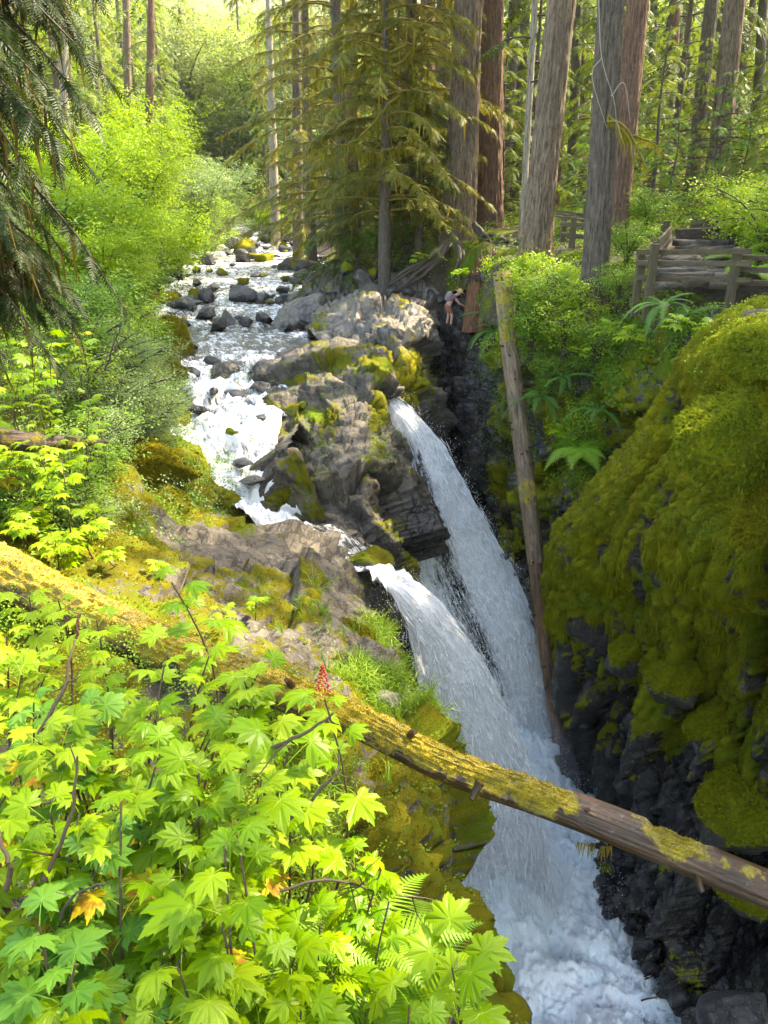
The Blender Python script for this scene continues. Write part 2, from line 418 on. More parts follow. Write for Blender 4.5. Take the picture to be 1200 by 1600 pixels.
M = {}
M['rock'] = rock_mat('fractured_rock', mossA=(.07, .072, .005), dark=(.034, .028, .021), light=(.15, .126, .092), tan=(.20, .155, .10))
M['cliff'] = rock_mat('mossy_cliff', dark=(.014, .013, .012), light=(.075, .068, .06), mossA=(.07, .082, .005), mossB=(.29, .275, .006), rough=.38, tan=(.20, .15, .10))
M['stone'] = rock_mat('river_stone', dark=(.022, .021, .02), light=(.11, .10, .09), mossA=(.09, .10, .006), mossB=(.28, .24, .008), rough=.55)
M['tanrock'] = rock_mat('pale_rock', dark=(.07, .063, .052), light=(.26, .225, .18), mossA=(.10, .11, .006), mossB=(.36, .30, .008), rough=.6, tan=(.30, .24, .16))
M['soil'] = rock_mat('forest_soil', dark=(.022, .016, .010), light=(.085, .06, .035), mossA=(.05, .065, .006), mossB=(.15, .17, .012), rough=.95, tan=(.10, .07, .04))
M['bark_grey'] = bark_mat('grey_bark', (.028, .018, .012), (.25, .175, .115))
M['bark_red'] = bark_mat('red_bark', (.045, .022, .014), (.22, .12, .075))
M['bark_dark'] = bark_mat('dark_bark', (.026, .019, .013), (.15, .118, .085))
M['bark_pale'] = bark_mat('pale_bark', (.10, .08, .06), (.40, .34, .27))
M['log'] = bark_mat('fallen_log_wood', (.012, .006, .003), (.10, .050, .020), sc=.8, rough=.45)
M['log_pale'] = bark_mat('bleached_log_wood', (.06, .038, .020), (.28, .185, .105), sc=.8, rough=.6)
M['log_wet'] = bark_mat('wet_log_wood', (.045, .023, .014), (.23, .125, .075), sc=.8, wet=True)
M['stump'] = bark_mat('rotten_stump_wood', (.04, .016, .008), (.21, .085, .034))
M['twig'] = plain_mat('twig_bark', (.055, .038, .026), .8)
M['twig_moss'] = plain_mat('mossy_twig', (.17, .13, .015), .95, .6, 9)
M['stem'] = plain_mat('shrub_stem', (.085, .055, .03), .75, sc=40)
M['petiole'] = plain_mat('leaf_stalk', (.22, .30, .05), .6)
M['twig_pale'] = plain_mat('bare_dead_twig', (.34, .29, .23), .8)
M['wood'] = wood_mat('weathered_timber', (.035, .023, .011), (.12, .082, .042))
M['leaf'] = leaf_mat('broad_leaf', (.085, .21, .004), (.29, .42, .008), .36, .32, vein=True)
M['leaf_pale'] = leaf_mat('pale_broad_leaf', (.14, .27, .010), (.33, .45, .018), .34, .40, vein=True)
M['leaf_cool'] = leaf_mat('cool_green_leaf', (.07, .20, .020), (.17, .35, .035), .32, .34, vein=True)
M['leaf_yellow'] = leaf_mat('yellowed_leaf', (.40, .40, .02), (.70, .50, .012), .32, .5, vein=True, blotch=(.38, .17, .02))
M['fern'] = leaf_mat('fern_green', (.10, .25, .015), (.22, .36, .025), .32, .45)
M['fern_dark'] = leaf_mat('sword_fern_green', (.05, .14, .025), (.13, .26, .045), .3, .45)
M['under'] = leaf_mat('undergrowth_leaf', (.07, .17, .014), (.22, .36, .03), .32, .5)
M['under_lit'] = leaf_mat('sunlit_undergrowth_leaf', (.17, .30, .02), (.36, .47, .04), .36, .5)  # brighter copy of the undergrowth leaf, sunlight put into its colour
M['grass'] = leaf_mat('bank_grass', (.10, .22, .02), (.26, .36, .03), .3, .5)
M['shrub_lime'] = leaf_mat('lime_shrub_leaf', (.16, .30, .012), (.34, .46, .02), .42, .5)
M['shrub_green'] = leaf_mat('green_shrub_leaf', (.06, .16, .02), (.18, .31, .04), .35, .5)
M['shrub_grey'] = leaf_mat('sage_green_leaf', (.13, .22, .075), (.27, .36, .14), .35, .5)
M['far_leaf'] = leaf_mat('haze_paled_leaf', (.13, .19, .055), (.30, .34, .12), .35, .6)  # distance haze put into the leaf colour
M['needle'] = leaf_mat('conifer_needles', (.035, .075, .010), (.12, .17, .022), .28, .5)
M['needle_lit'] = leaf_mat('sunlit_conifer_needles', (.10, .17, .016), (.24, .30, .035), .35, .5)  # needle colour with sunlight painted in
M['needle_olive'] = leaf_mat('olive_hemlock_needles', (.06, .085, .010), (.26, .24, .026), .3, .5)
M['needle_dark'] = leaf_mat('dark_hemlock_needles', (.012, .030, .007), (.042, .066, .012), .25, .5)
M['drape'] = leaf_mat('hanging_moss', (.13, .095, .015), (.36, .26, .035), .35, .8)
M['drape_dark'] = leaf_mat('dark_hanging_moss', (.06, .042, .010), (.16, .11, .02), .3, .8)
M['mosstuft'] = leaf_mat('moss_tuft', (.11, .105, .005), (.30, .255, .007), .25, .9)
M['mosstuft_gold'] = leaf_mat('golden_moss_tuft', (.20, .155, .006), (.50, .37, .010), .25, .9)
M['mosstuft_g'] = leaf_mat('green_moss_tuft', (.11, .15, .008), (.27, .30, .015), .28, .9)
M['mosstuft_d'] = leaf_mat('olive_moss_tuft', (.10, .115, .004), (.35, .33, .006), .3, .9)
M['stream'] = stream_mat()
M['fall'] = fall_mat('falling_water', .16, .66, 9, 1.3)
M['fallv'] = fall_mat('falling_water_veil', .42, .80, 13, 2.0)
M['pool'] = foam_mat('churning_foam')
M['spray'] = plain_mat('water_drops', (.84, .87, .88), .4, .05)
M['berry'] = plain_mat('red_berry', (.40, .02, .02), .4)
M['skin'] = plain_mat('skin', (.50, .30, .21), .6, .1)

# ------------------------------------------------------------------ setting: ground, banks, cliffs, water
sky_o = None
def smooth_cols(n0, k):
    return n0
def surf(name, G, disp, moss=None, wet=None, mat='rock', flip=False, mossh=.04, parent=None):
    """displace a grid along its normals, work out where moss and wetness sit, make the object"""
    N = gnorm(G)
    if flip: N = -N
    P = G + N * disp(G, N)[..., None]
    N2 = gnorm(P)
    if flip: N2 = -N2
    m = moss(P, N2) if moss else np.zeros(G.shape[:2])
    mk = sm(m, .4, .62)
    lump = np.abs(fbm(P * 5.5, 3, 31)) * 1.0 + .35 * fbm(P * 17, 2, 32)
    P = P + N2 * (mk * mossh * (1 + 1.6 * lump))[..., None]
    N2 = gnorm(P)
    if flip: N2 = -N2
    w = wet(P, N2) if wet else np.zeros(G.shape[:2])
    F = gfaces(*G.shape[:2])
    if flip: F = F[:, ::-1]
    me = mesh_of(name, P.reshape(-1, 3), F, M[mat], {'moss': m.ravel(), 'wet': w.ravel()})
    o = link(name, me, parent)
    return o, P, N2, m

# stream edges: Y, water height, px left, py, px right
ST = [(17.5, -7.25, 392, 800, 425), (18.5, -6.6, 318, 740, 385), (20.5, -6.2, 280, 680, 395), (23.5, -5.87, 258, 620, 425), (26, -5.5, 266, 575, 452),
      (29, -5.32, 248, 540, 470), (36, -5.1, 220, 490, 505), (47, -4.86, 244, 440, 520), (64, -4.7, 288, 400, 505), (95, -4.5, 328, 366, 432), (150, -4.3, 372, 349, 400)]
def edge_x(Y, side):
    ys = [s[0] for s in ST]
    xs = [pt(s[2] if side < 0 else s[4], s[3], s[0])[0] for s in ST]
    return float(np.interp(Y, ys, xs))
def water_z(Y): return float(np.interp(Y, [s[0] for s in ST], [s[1] for s in ST]))

LROWS = [(-3, [(-14, -2.0), (-7, -2.8), (-4, -3.6), (-2.4, -4.0), (-1, -4.4), (.1, -4.9), (.9, -6.2), (1.2, -9), (1.5, -17)]),
         (1, [(-14, -2.0), (-7, -2.8), (-4, -3.6), (-2.4, -4.0), (-1, -4.5), (.1, -5.0), (.9, -6.2), (1.2, -9), (1.5, -17)]),
         (3, [(-14, -2.0), (-7, -2.8), (-4, -3.6), (-2.4, -4.0), (-1, -4.6), (.1, -5.2), (.9, -6.4), (1.2, -9.3), (1.4, -17)]),
         (5, [(-14, -2.0), (-7, -2.9), (-4, -3.7), (-2.4, -4.1), (-1, -4.8), (.0, -5.6), (.8, -6.8), (1.1, -9.5), (1.3, -17)]),
         (7, [(-14, -2.0), (-7, -2.9), (-4, -3.8), (-2.5, -4.3), (-1.2, -5.1), (-.1, -6.1), (.65, -7.3), (.9, -9.5), (1.2, -17)]),
         (9, [(-14, -2.2), (-7, -3.2), (-4.2, -4.3), (-2.8, -4.9), (-1.6, -5.6), (-.3, -6.5), (.45, -7.5), (.7, -9.5), (1.0, -17)]),
         (11, [(-14, -2.4), (-7, -3.4), (-4.5, -4.7), (-3.2, -5.5), (-2.0, -6.0), (-.8, -6.5), (.15, -7.3), (.5, -9.5), (.8, -17)]),
         (13, [(-14, -2.6), (-7, -3.7), (-5, -4.7), (-3.7, -5.6), (-2.5, -6.0), (-1.4, -6.4), (-.55, -7.0), (-.1, -9.5), (.3, -17)]),
         (14.6, [(-14, -2.8), (-7, -3.9), (-5.3, -5.3), (-4.1, -6.0), (-2.7, -6.4), (-1.6, -6.9), (-.8, -7.4), (-.25, -8.8), (.3, -17)]),
         (15.6, [(-14, -2.9), (-7, -4.1), (-5.5, -5.6), (-4.3, -6.2), (-3.1, -6.9), (-1.8, -7.7), (-.9, -8.1), (.0, -8.6), (.5, -17)]),
         (16.6, [(-14, -3), (-7.4, -4.1), (-6.0, -5.6), (-4.9, -6.2), (-3.8, -7.3), (-2.8, -7.9), (-1.4, -8.3), (0, -8.8), (.6, -17)])]
for Y in (17.5, 18.5, 20.5, 23.5, 26, 29, 36, 47, 64, 95, 150):
    xe, xr, z = edge_x(Y, -1), edge_x(Y, 1), water_z(Y); k = 1 + max(0, (Y - 20) / 40)
    LROWS.append((Y, [(xe - 16 * k, z + 4.4 * k), (xe - 5.5 * k, z + 2.4 * k ** .5), (xe - 1.9 * k, z + 1.3), (xe - .8, z + .8), (xe, z + .05),
                      (xe + .8, z - .5), ((xe + xr) / 2, z - .6), (xr - .4, z - .4), (xr + 1.2, z + .3)]))
Lnet = [[np.array([x, Y, z]) for x, z in r] for Y, r in LROWS]
G = cr(np.array(Lnet)[:16], 430, 0); G = cr(G, 330, 1)
Gf = cr(np.array(Lnet)[14:], 160, 0); Gf = cr(Gf, 130, 1)
def ldisp(P, N):
    rockw = sm(P[..., 0], -5.0, -2.2) * sm(P[..., 1], 6.0, 9.5) + sm(-P[..., 2], 6.0, 7.2) * sm(P[..., 0], -2, -.5)
    rockw = np.clip(rockw + sm(P[..., 0], -1.1, -.3), 0, 1)
    d = rock_disp(P, .6, .42, 3, an=(1, .8, 1.2)) + rock_disp(P, 1.6, .12, 9) + rock_disp(P, 4.2, .03, 10) + .03 * fbm(P * 4, 4, 2)
    bank = sm(P[..., 1], 11, 14) * sm(-P[..., 0], 3.4, 4.2)
    return rockw * d + sm(P[..., 0], -1.2, -.4) * sm(-P[..., 1], -9.5, -8) * (.25 * fbm(P * 1.2, 3, 88) + rock_disp(P, .9, .22, 89)) + (1 - rockw) * (.22 * fbm(P * .8, 4, 5) + .06 * fbm(P * 3, 3, 6)) + bank * .45 * fbm(P * .7 + 9, 3, 77)
def lmoss(P, N):
    x, y, z = P[..., 0], P[..., 1], P[..., 2]
    leftw = sm(-x, 3.1, 4.2)
    m = .24 + .50 * sm(N[..., 2], .25, .9) * (.25 + .75 * np.clip(fbm(P * .55 + 3, 3, 8) * 1.5 + .42, 0, 1)) + .45 * leftw + .36 * fbm(P * 1.1, 4, 12)
    edge = sm(x, -1.4, .1) * sm(-z, 5.8, 6.8) * sm(N[..., 2], .0, .6)
    m = m + .26 * edge
    bare = np.exp(-(((x + 2.2) / 1.4) ** 2 + ((y - 13.0) / 1.8) ** 2))           # worn bare shoulder of the outcrop
    m = m - .36 * bare
    near = sm(-y, -10.5, -8)
    return m + .12 * near
def lwet(P, N): return np.clip(sm(-P[..., 2], 8.3, 10.5) + .0, 0, 1)
bank_o, bankP, bankN, bankM = surf('near_bank', G, ldisp, lmoss, lwet, 'rock', flip=False)
tag(bank_o, kind='structure')
def fdisp(P, N): return .18 * fbm(P * .9, 4, 15) + .05 * fbm(P * 4, 2, 16) + .3 * sm(P[..., 0] * 0 + P[..., 1], 10, 30) * fbm(P * .3, 2, 19)
left_o, leftP, leftN, leftM = surf('stream_bank', Gf, fdisp, lambda P, N: .5 + .5 * fbm(P * .7, 3, 22), lambda P, N: 0 * P[..., 0], 'soil')
tag(left_o, kind='structure')

# right-hand forest floor: gorge edge, then rising ground
RROWS = []
for Y, xe, ze in ((-3, 5.4, -1.7), (3, 5.4, -1.7), (8, 5.5, -1.6), (11, 5.6, -1.6), (13, 5.9, -1.9), (15, 6.5, -2.25), (17, 7.3, -2.5), (18.5, 7.0, -2.75), (20, 6.6, -2.65), (22, 5.8, -2.5), (24, 4.6, -2.4), (27, 3.8, -2.4), (30, 4.0, -2.3), (32.5, 3.6, -2.1)):
    g = .9 if Y > 15 else .3
    RROWS.append((Y, [(xe - .5, ze - 1.6), (xe, ze), (xe + 1.3, ze + .2), (xe + 3.5, ze + .5 * g + .2), (xe + 8, ze + 1.4 * g + .3), (xe + 17, ze + 2.2), (xe + 36, ze + 3), (xe + 90, ze + 8)]))
RROWS.append((34.5, [(.6, -5.2), (1.4, -4.2), (2.2, -2.6), (3.6, -1.9), (9, -1.3), (22, -.5), (40, .2), (95, 5)]))
RROWS.append((37, [(-3.6, -5.7), (-1.8, -4.8), (.2, -3.6), (2.2, -2.0), (8, -1.4), (22, -.5), (40, .2), (95, 5)]))
for Y in (47, 64, 95, 150):
    xr, z = edge_x(Y, 1), water_z(Y)
    RROWS.append((Y, [(xr - 1.2, z - .5), (xr + .2, z + .25), (xr + 2.5, z + 1.2), (xr + 7, z + 2.6), (xr + 16, z + 3.8), (xr + 30, z + 4.6), (xr + 50, z + 6), (xr + 110, z + 14)]))
Gr = cr(cr(np.array([[np.array([x, Y, z]) for x, z in r] for Y, r in RROWS]), 220, 0), 170, 1)
floor_o, floorP, floorN, _ = surf('forest_ground', Gr, lambda P, N: .10 * fbm(P * .7, 4, 41), lambda P, N: .42 + .5 * fbm(P * .6, 3, 43), None, 'soil')
tag(floor_o, kind='structure')
# distant terrain out to the horizon
n = 90; a = np.linspace(-1, 1, n); X = np.sign(a) * np.abs(a) ** 1.5 * 620
gx, gy = np.meshgrid(X, np.linspace(-60, 900, n))
gz = np.where(gy < 140, -19.0, -19 + 0 * gy); far = np.maximum(0, np.sqrt((gx + 22) ** 2 + np.maximum(0, gy - 40) ** 2) - 130)
gz = np.where(far > 0, -5 + far * .27, -20.5); gz = gz + 4 * vnoise(np.stack([gx * .02, gy * .02, gx * 0], -1), 3) * (far > 0)
terr = mesh_of('ground', np.stack([gx, gy, gz], -1), gfaces(n, n), M['soil'], {'moss': np.full(n * n, .5), 'wet': np.zeros(n * n)})
tag(link('ground', terr), kind='structure')

def R(*pts): return [pt(*p) for p in pts]
# back of the gorge: shelf of pale rock, crevice, dark recess
shelf_rows = [R((470, 428, 42), (545, 425, 41), (620, 432, 38.5), (672, 448, 35.5), (690, 460, 36)),
    R((480, 470, 35.5), (550, 470, 34), (620, 474, 32.8), (662, 486, 32), (682, 500, 33)),
    R((478, 515, 31), (545, 510, 30), (605, 508, 29.3), (650, 515, 29.6), (672, 525, 31)),
    R((500, 545, 28.6), (565, 536, 27.8), (615, 535, 27.4), (655, 548, 28), (674, 570, 30)),
    R((555, 578, 26.4), (598, 580, 26.2), (632, 582, 26.2), (664, 600, 27), (683, 630, 29)),
    R((596, 625, 25), (614, 634, 24.8), (645, 640, 25.2), (672, 665, 26.4), (692, 700, 28.4)),
    R((606, 720, 24.2), (640, 755, 24.4), (672, 770, 25), (695, 790, 26), (708, 820, 28)),
    R((620, 1000, 21.5), (670, 1000, 22), (700, 1000, 23), (730, 1000, 24.5), (745, 1000, 27)),
    R((640, 1250, 18.5), (700, 1250, 18.8), (740, 1250, 19.5), (770, 1250, 21), (790, 1250, 23))]
def rdisp(sc=.9, a=.5, seed=5, sc2=2.6, a2=.16, an=(1, 1, 1)):
    return lambda P, N: rock_disp(P, sc, a, seed, an=an) + rock_disp(P, sc2, a2, seed + 50, an=an) + rock_disp(P, sc2 * 2.7, a2 * .5, seed + 51, an=an) + .035 * fbm(P * 3, 4, seed)
def shmoss(P, N):
    px, py = proj(P)
    k = np.exp(-(((px - 640) / 38) ** 2 + ((py - 600) / 60) ** 2)) + .7 * np.exp(-(((px - 600) / 35) ** 2 + ((py - 590) / 22) ** 2))
    return .12 + .2 * sm(N[..., 2], .2, .9) + .5 * k + .3 * fbm(P * 1.2, 4, 61)
shelf_o, shelfP, shelfN, _ = surf('rock_shelf', net(shelf_rows, 210, 120), rdisp(.36, .7, 25, 1.0, .26), shmoss, lambda P, N: sm(-P[..., 2], 6.6, 8.5), 'tanrock', flip=True)
tag(shelf_o, 'pale sunlit rock shelf with yellow moss behind the head of the farther waterfall', 'rock outcrop')
back_rows = [R((655, 450, 36.5), (700, 452, 35.5), (738, 440, 32.5), (800, 425, 28)),
    R((662, 500, 32.5), (698, 514, 32), (738, 512, 31), (800, 500, 26.8)), R((672, 560, 30.5), (703, 570, 31.5), (740, 560, 29), (806, 560, 25.6)),
    R((685, 650, 28.5), (708, 650, 30.3), (748, 650, 27), (812, 650, 24.6)), R((700, 780, 26.6), (716, 780, 28), (765, 780, 25.4), (822, 780, 23.4)),
    R((720, 900, 25), (748, 900, 26), (795, 900, 23.4), (838, 900, 21.6)), R((740, 1050, 23), (780, 1050, 23), (825, 1050, 21.2), (866, 1050, 19.6)),
    R((750, 1280, 19.5), (800, 1280, 19.2), (850, 1280, 18.2), (900, 1280, 16.8))]
back_o, backP, backN, _ = surf('gorge_back_wall', net(back_rows, 200, 110), rdisp(.5, .8, 35, 1.3, .32, an=(1, 1, .6)),
    lambda P, N: .14 + .42 * sm(proj(P)[0], 730, 800) * sm(-P[..., 2], 5.5, 8) * sm(P[..., 2], -14, -9) + .3 * fbm(P * 1.1, 4, 71), lambda P, N: .25 + .75 * sm(-P[..., 2], 8, 11), 'cliff', flip=True)
tag(back_o, kind='structure')
rec_rows = [R((772, 425, 29), (838, 433, 24.5), (920, 446, 22.3), (1000, 476, 20.2), (1062, 496, 18.7), (1140, 490, 17)),
    R((785, 500, 26.6), (842, 520, 23), (920, 530, 21.3), (990, 550, 19.8), (1045, 560, 18.4), (1120, 560, 16.6)),
    R((800, 620, 24.8), (845, 640, 22), (910, 640, 20.6), (970, 650, 19.6), (1025, 640, 18.3), (1105, 640, 16.6)),
    R((812, 760, 23.4), (850, 780, 21), (905, 780, 20), (960, 780, 19.2), (1010, 760, 18.1), (1090, 760, 16.6)),
    R((826, 900, 22), (856, 900, 20.1), (905, 900, 19.3), (960, 900, 18.6), (1005, 900, 17.8), (1080, 900, 16.5)),
    R((870, 1250, 18), (890, 1250, 17.5), (930, 1250, 17.3), (960, 1250, 17.2), (1000, 1250, 17), (1060, 1250, 16.4))]
rec_o, recP, recN, _ = surf('gorge_side_bank', net(rec_rows, 150, 150), rdisp(.7, .8, 45, 2, .2), lambda P, N: .45 + .4 * fbm(P * .9, 4, 81), None, 'cliff', flip=True)
tag(rec_o, kind='structure')

# mossy buttress on the right, columns from far to near
bc = [[(1150, 520, 17.5), (1075, 680, 18.5), (960, 800, 19.2), (905, 860, 19.2), (900, 950, 19.2), (905, 1080, 19), (915, 1230, 18.4), (950, 1380, 16.6), (1000, 1480, 15), (1060, 1600, 13)],
      [(1105, 540, 13.8), (1032, 668, 15), (930, 790, 16.5), (876, 862, 17.3), (878, 950, 17.3), (884, 1080, 17), (886, 1235, 16.4), (935, 1380, 13.7), (1006, 1480, 11.9), (1090, 1610, 10.2)],
      [(1138, 540, 12.2), (1080, 670, 13.2), (1006, 790, 14.4), (955, 880, 15.2), (950, 985, 15.4), (945, 1110, 15.2), (965, 1250, 14.8), (1000, 1395, 12.9), (1055, 1500, 11.5), (1135, 1630, 9.9)],
      [(1165, 530, 10.8), (1120, 660, 11.5), (1075, 770, 12.4), (1050, 850, 12.9), (1050, 985, 13.3), (1065, 1115, 13), (1080, 1255, 12.6), (1095, 1400, 11.7), (1125, 1510, 10.8), (1165, 1640, 9.7)],
      [(1225, 530, 9.4), (1200, 650, 9.9), (1180, 760, 10.3), (1165, 850, 10.6), (1165, 1000, 11.2), (1180, 1130, 11.1), (1195, 1270, 10.9), (1200, 1410, 10.6), (1215, 1530, 10.2), (1245, 1660, 9.6)],
      [(1330, 530, 7.6), (1320, 650, 7.9), (1310, 770, 8.2), (1300, 870, 8.5), (1310, 1010, 9.2), (1320, 1140, 9.3), (1330, 1280, 9.2), (1330, 1420, 9.1), (1340, 1540, 8.9), (1360, 1680, 8.5)],
      [(1700, 530, 5.2), (1700, 650, 5.4), (1700, 780, 5.6), (1690, 900, 5.8), (1700, 1040, 6.4), (1700, 1170, 6.6), (1700, 1300, 6.6), (1700, 1440, 6.6), (1700, 1560, 6.5), (1700, 1700, 6.3)]]
cliff_rows = [[None] * 7 for _ in range(10)]
for j, c in enumerate(bc):
    for i, p in enumerate(c): cliff_rows[i][j] = pt(*p)
top = [p + np.array([2.2, .6, .35]) for p in cliff_rows[0]]
top2 = [p + np.array([.9, .3, .35]) for p in cliff_rows[0]]
Gc = net([top, top2] + cliff_rows, 420, 300)
cv, cu = np.meshgrid(np.linspace(0, 1, 420), np.linspace(0, 1, 300), indexing='ij')
ridge_n = fbm(np.stack([cu * 30 + .9 * fbm(np.stack([cu * 9, cv * 9, 0 * cu], -1), 2, 611), cv * 5, 0 * cu], -1), 4, 612)
ridge_m = fbm(np.stack([cu * 11, cv * 6, 0 * cu + 3], -1), 3, 613)
def cdisp(P, N):
    px, py = proj(P)
    low = sm(py, 950, 1080)
    big = rock_disp(P, .55, 1.1, 55, an=(1, 1.2, .55)) + rock_disp(P, 1.25, .42, 56, an=(1, 1.2, .45)) + rock_disp(P, 3.2, .17, 57, an=(1, 1, .5))
    hump = .20 * (.6 - np.abs(ridge_n)) + .12 * ridge_m - .26 * sm(-ridge_m, .25, .5) + .16 * fbm(P * np.array([.7, .7, .4]), 2, 58) + .24 * (1 - np.abs(fbm(P * np.array([2.6, 2.6, .45]) + fbm(P * .8, 2, 9)[..., None] * .5, 3, 59))) + .06 * fbm(P * 6, 3, 60)
    over = .55 * sm(py, 760, 800) * (1 - sm(py, 830, 940)) * sm(px, 1120, 1060) * 0
    cave = -1.1 * np.exp(-(((px - 1130) / 42) ** 2 + ((py - 775 - (px - 1130) * .9) / 75) ** 2))
    lip = 860 + .18 * (px - 860) + 26 * np.sin(px * .035) + 30 * vnoise(P * 1.3, 77)
    under = -.5 * sm(py, lip, lip + 45) * (1 - .75 * sm(py, 1060, 1200)) * sm(px, 880, 930)
    d = hump * (1 - .6 * low) + (big * (.14 + .71 * low) - .12 * low) * sm(py, 800, 960) + cave + under
    return d * sm(-P[..., 2] + 0 * py, 1.6, 2.3)
def cmoss(P, N):
    px, py = proj(P)
    up = 1 - sm(py, 930, 1230)
    m = .34 + .52 * up + .55 * fbm(P * 1.1, 5, 91) + .34 * sm(N[..., 2], .1, .7) - .55 * sm(np.abs(ridge_n), .45, .8) * sm(py, 600, 760) - .5 * sm(-ridge_m, .3, .55)  # moss drops out in the ridge valleys, painting the crevices darker
    m = m - .42 * sm(py, 960, 1100) * (1 - sm(px, 930, 1100)) + .15 * sm(px, 1080, 1150) * sm(-py, -1330, -1250)
    m = m - .35 * sm(py, 1330, 1450)
    return m
cliff_o, cliffP, cliffN, cliffM = surf('mossy_cliff', Gc, cdisp, cmoss, lambda P, N: np.clip(sm(-P[..., 2], 9.5, 13) + .35 * sm(proj(P)[1], 1000, 1100) * (1 - sm(proj(P)[0], 930, 1060)), 0, 1), 'cliff', flip=True, mossh=.028)
tag(cliff_o, kind='structure')

# great split boulder between the two waterfalls
cen_rows = [R((450, 620, 30), (500, 590, 30), (560, 585, 29.5), (610, 650, 28), (640, 760, 26.5), (660, 900, 24)),
    R((436, 602, 26.2), (486, 563, 26), (540, 552, 25.6), (584, 575, 25), (612, 655, 24), (640, 800, 23.6)),
    R((412, 640, 24), (470, 606, 23.8), (535, 600, 23), (588, 624, 22.6), (620, 700, 22), (645, 800, 22.4)),
    R((382, 682, 22), (455, 660, 21.3), (530, 655, 20.8), (590, 672, 20.5), (628, 755, 20.3), (655, 830, 21)),
    R((383, 732, 20), (445, 725, 19.3), (520, 720, 18.8), (588, 735, 18.6), (636, 810, 18.6), (664, 880, 19.6)),
    R((398, 776, 18.6), (450, 780, 17.9), (520, 785, 17.4), (586, 800, 17.1), (642, 865, 17.2), (672, 930, 18.4)),
    R((416, 802, 17.9), (468, 818, 17.2), (530, 848, 16.6), (586, 882, 16.2), (648, 912, 16.2), (680, 1000, 17.5)),
    R((420, 870, 17.7), (470, 890, 17), (530, 930, 16.3), (590, 1000, 16), (670, 1080, 15.9), (700, 1150, 16.8)),
    R((500, 1250, 16), (560, 1250, 15.6), (600, 1300, 15.2), (660, 1300, 15), (720, 1300, 15), (740, 1300, 15.6))]
def cenmoss(P, N):
    px, py = proj(P)
    k = .5 * np.exp(-(((px - 540) / 60) ** 2 + ((py - 565) / 20) ** 2)) + .45 * np.exp(-(((px - 590) / 22) ** 2 + ((py - 640) / 60) ** 2)) \
        + .5 * np.exp(-(((px - 450) / 26) ** 2 + ((py - 770) / 24) ** 2)) + .5 * np.exp(-(((px - 380) / 25) ** 2 + ((py - 700) / 45) ** 2)) \
        + .45 * np.exp(-(((px - 630 - (py - 800) * .12) / 14) ** 2 + ((py - 830) / 70) ** 2)) + .35 * np.exp(-(((px - 480) / 50) ** 2 + ((py - 650) / 18) ** 2)) \
        + .4 * np.exp(-(((px - 595) / 20) ** 2 + ((py - 850) / 30) ** 2))
    return .16 + k + .14 * sm(N[..., 2], .3, .9) + .32 * fbm(P * 1.2, 4, 101)
cen_o, cenP, cenN, _ = surf('split_boulder', net(cen_rows, 260, 220), rdisp(.34, 1.0, 72, .9, .20), cenmoss, lambda P, N: .9 * sm(-P[..., 2], 6.9, 8.2), 'rock', flip=True)
tag(cen_o, 'huge cracked grey boulder patched with moss between the two waterfalls', 'boulder')

# ------------------------------------------------------------------ water
wr, fo = [], []
def srow(L, Rr, z0=None, foam=.5, bulge=0):
    a, b = np.array(L), np.array(Rr); wr.append([a + (b - a) * k for k in (0, .25, .5, .75, 1)]); fo.append(foam)
for (Y, z, pl, py, pr), fm in zip(reversed(ST), (.54, .54, .54, .54, .54, .34, .62, .70, .76, .82, .88)):
    L, Rr = pt(pl, py, Y), pt(pr, py, Y); L[2] = Rr[2] = z; ex = .5 + Y * .012; L[0] -= ex; Rr[0] += ex
    srow(L, Rr, foam=fm)
srow(pt(384, 812, 16.9), pt(470, 815, 17.6), foam=.9)
srow(pt(470, 845, 15.8), pt(530, 828, 17.2), foam=.42)
srow(pt(540, 888, 14.9), pt(592, 872, 16.5), foam=.38)
srow(pt(572, 902, 14.5), pt(640, 905, 15.9), foam=.7)
srow(pt(590, 925, 14.4), pt(660, 935, 15.7), foam=.7)
Gs = net(wr, 520, 90); fa = np.interp(np.linspace(0, len(fo) - 1, 520), np.arange(len(fo)), fo)[:, None] * np.ones((1, 90))
slope = np.abs(np.gradient(Gs[..., 2], axis=0)) / (np.linalg.norm(np.gradient(Gs, axis=0), axis=-1) + 1e-6)
steps = .10 * fbm(np.stack([Gs[..., 0] * .5, Gs[..., 1] * 1.0, Gs[..., 2] * 0], -1), 3, 301) + .10 * np.abs(fbm(Gs * 1.9, 3, 303)) + .035 * fbm(Gs * 6, 3, 302)
amp = .5 + 1.3 * sm(fa, .45, .9)
near = sm(Gs[..., 1], 60, 20)
Gs[..., 2] += steps * amp * (.6 + near) - .03
fa = fa + .55 * np.clip(slope - .1, 0, .5) + .34 * sm(steps, .0, .2) - .16
U = np.linspace(0, 1, 90)[None] * np.linalg.norm(Gs[:, -1] - Gs[:, 0], axis=-1)[:, None]
Vv = np.concatenate([[0], np.cumsum(np.linalg.norm(np.diff(Gs[:, 45], axis=0), axis=-1))])[:, None] * np.ones((1, 90))
me = mesh_of('stream', Gs.reshape(-1, 3), gfaces(520, 90)[:, ::-1], M['stream'], {'foam': fa.ravel(), 'uvw': np.stack([U, Vv, 0 * U], -1).reshape(-1, 3)})
tag(link('stream', me), kind='structure')

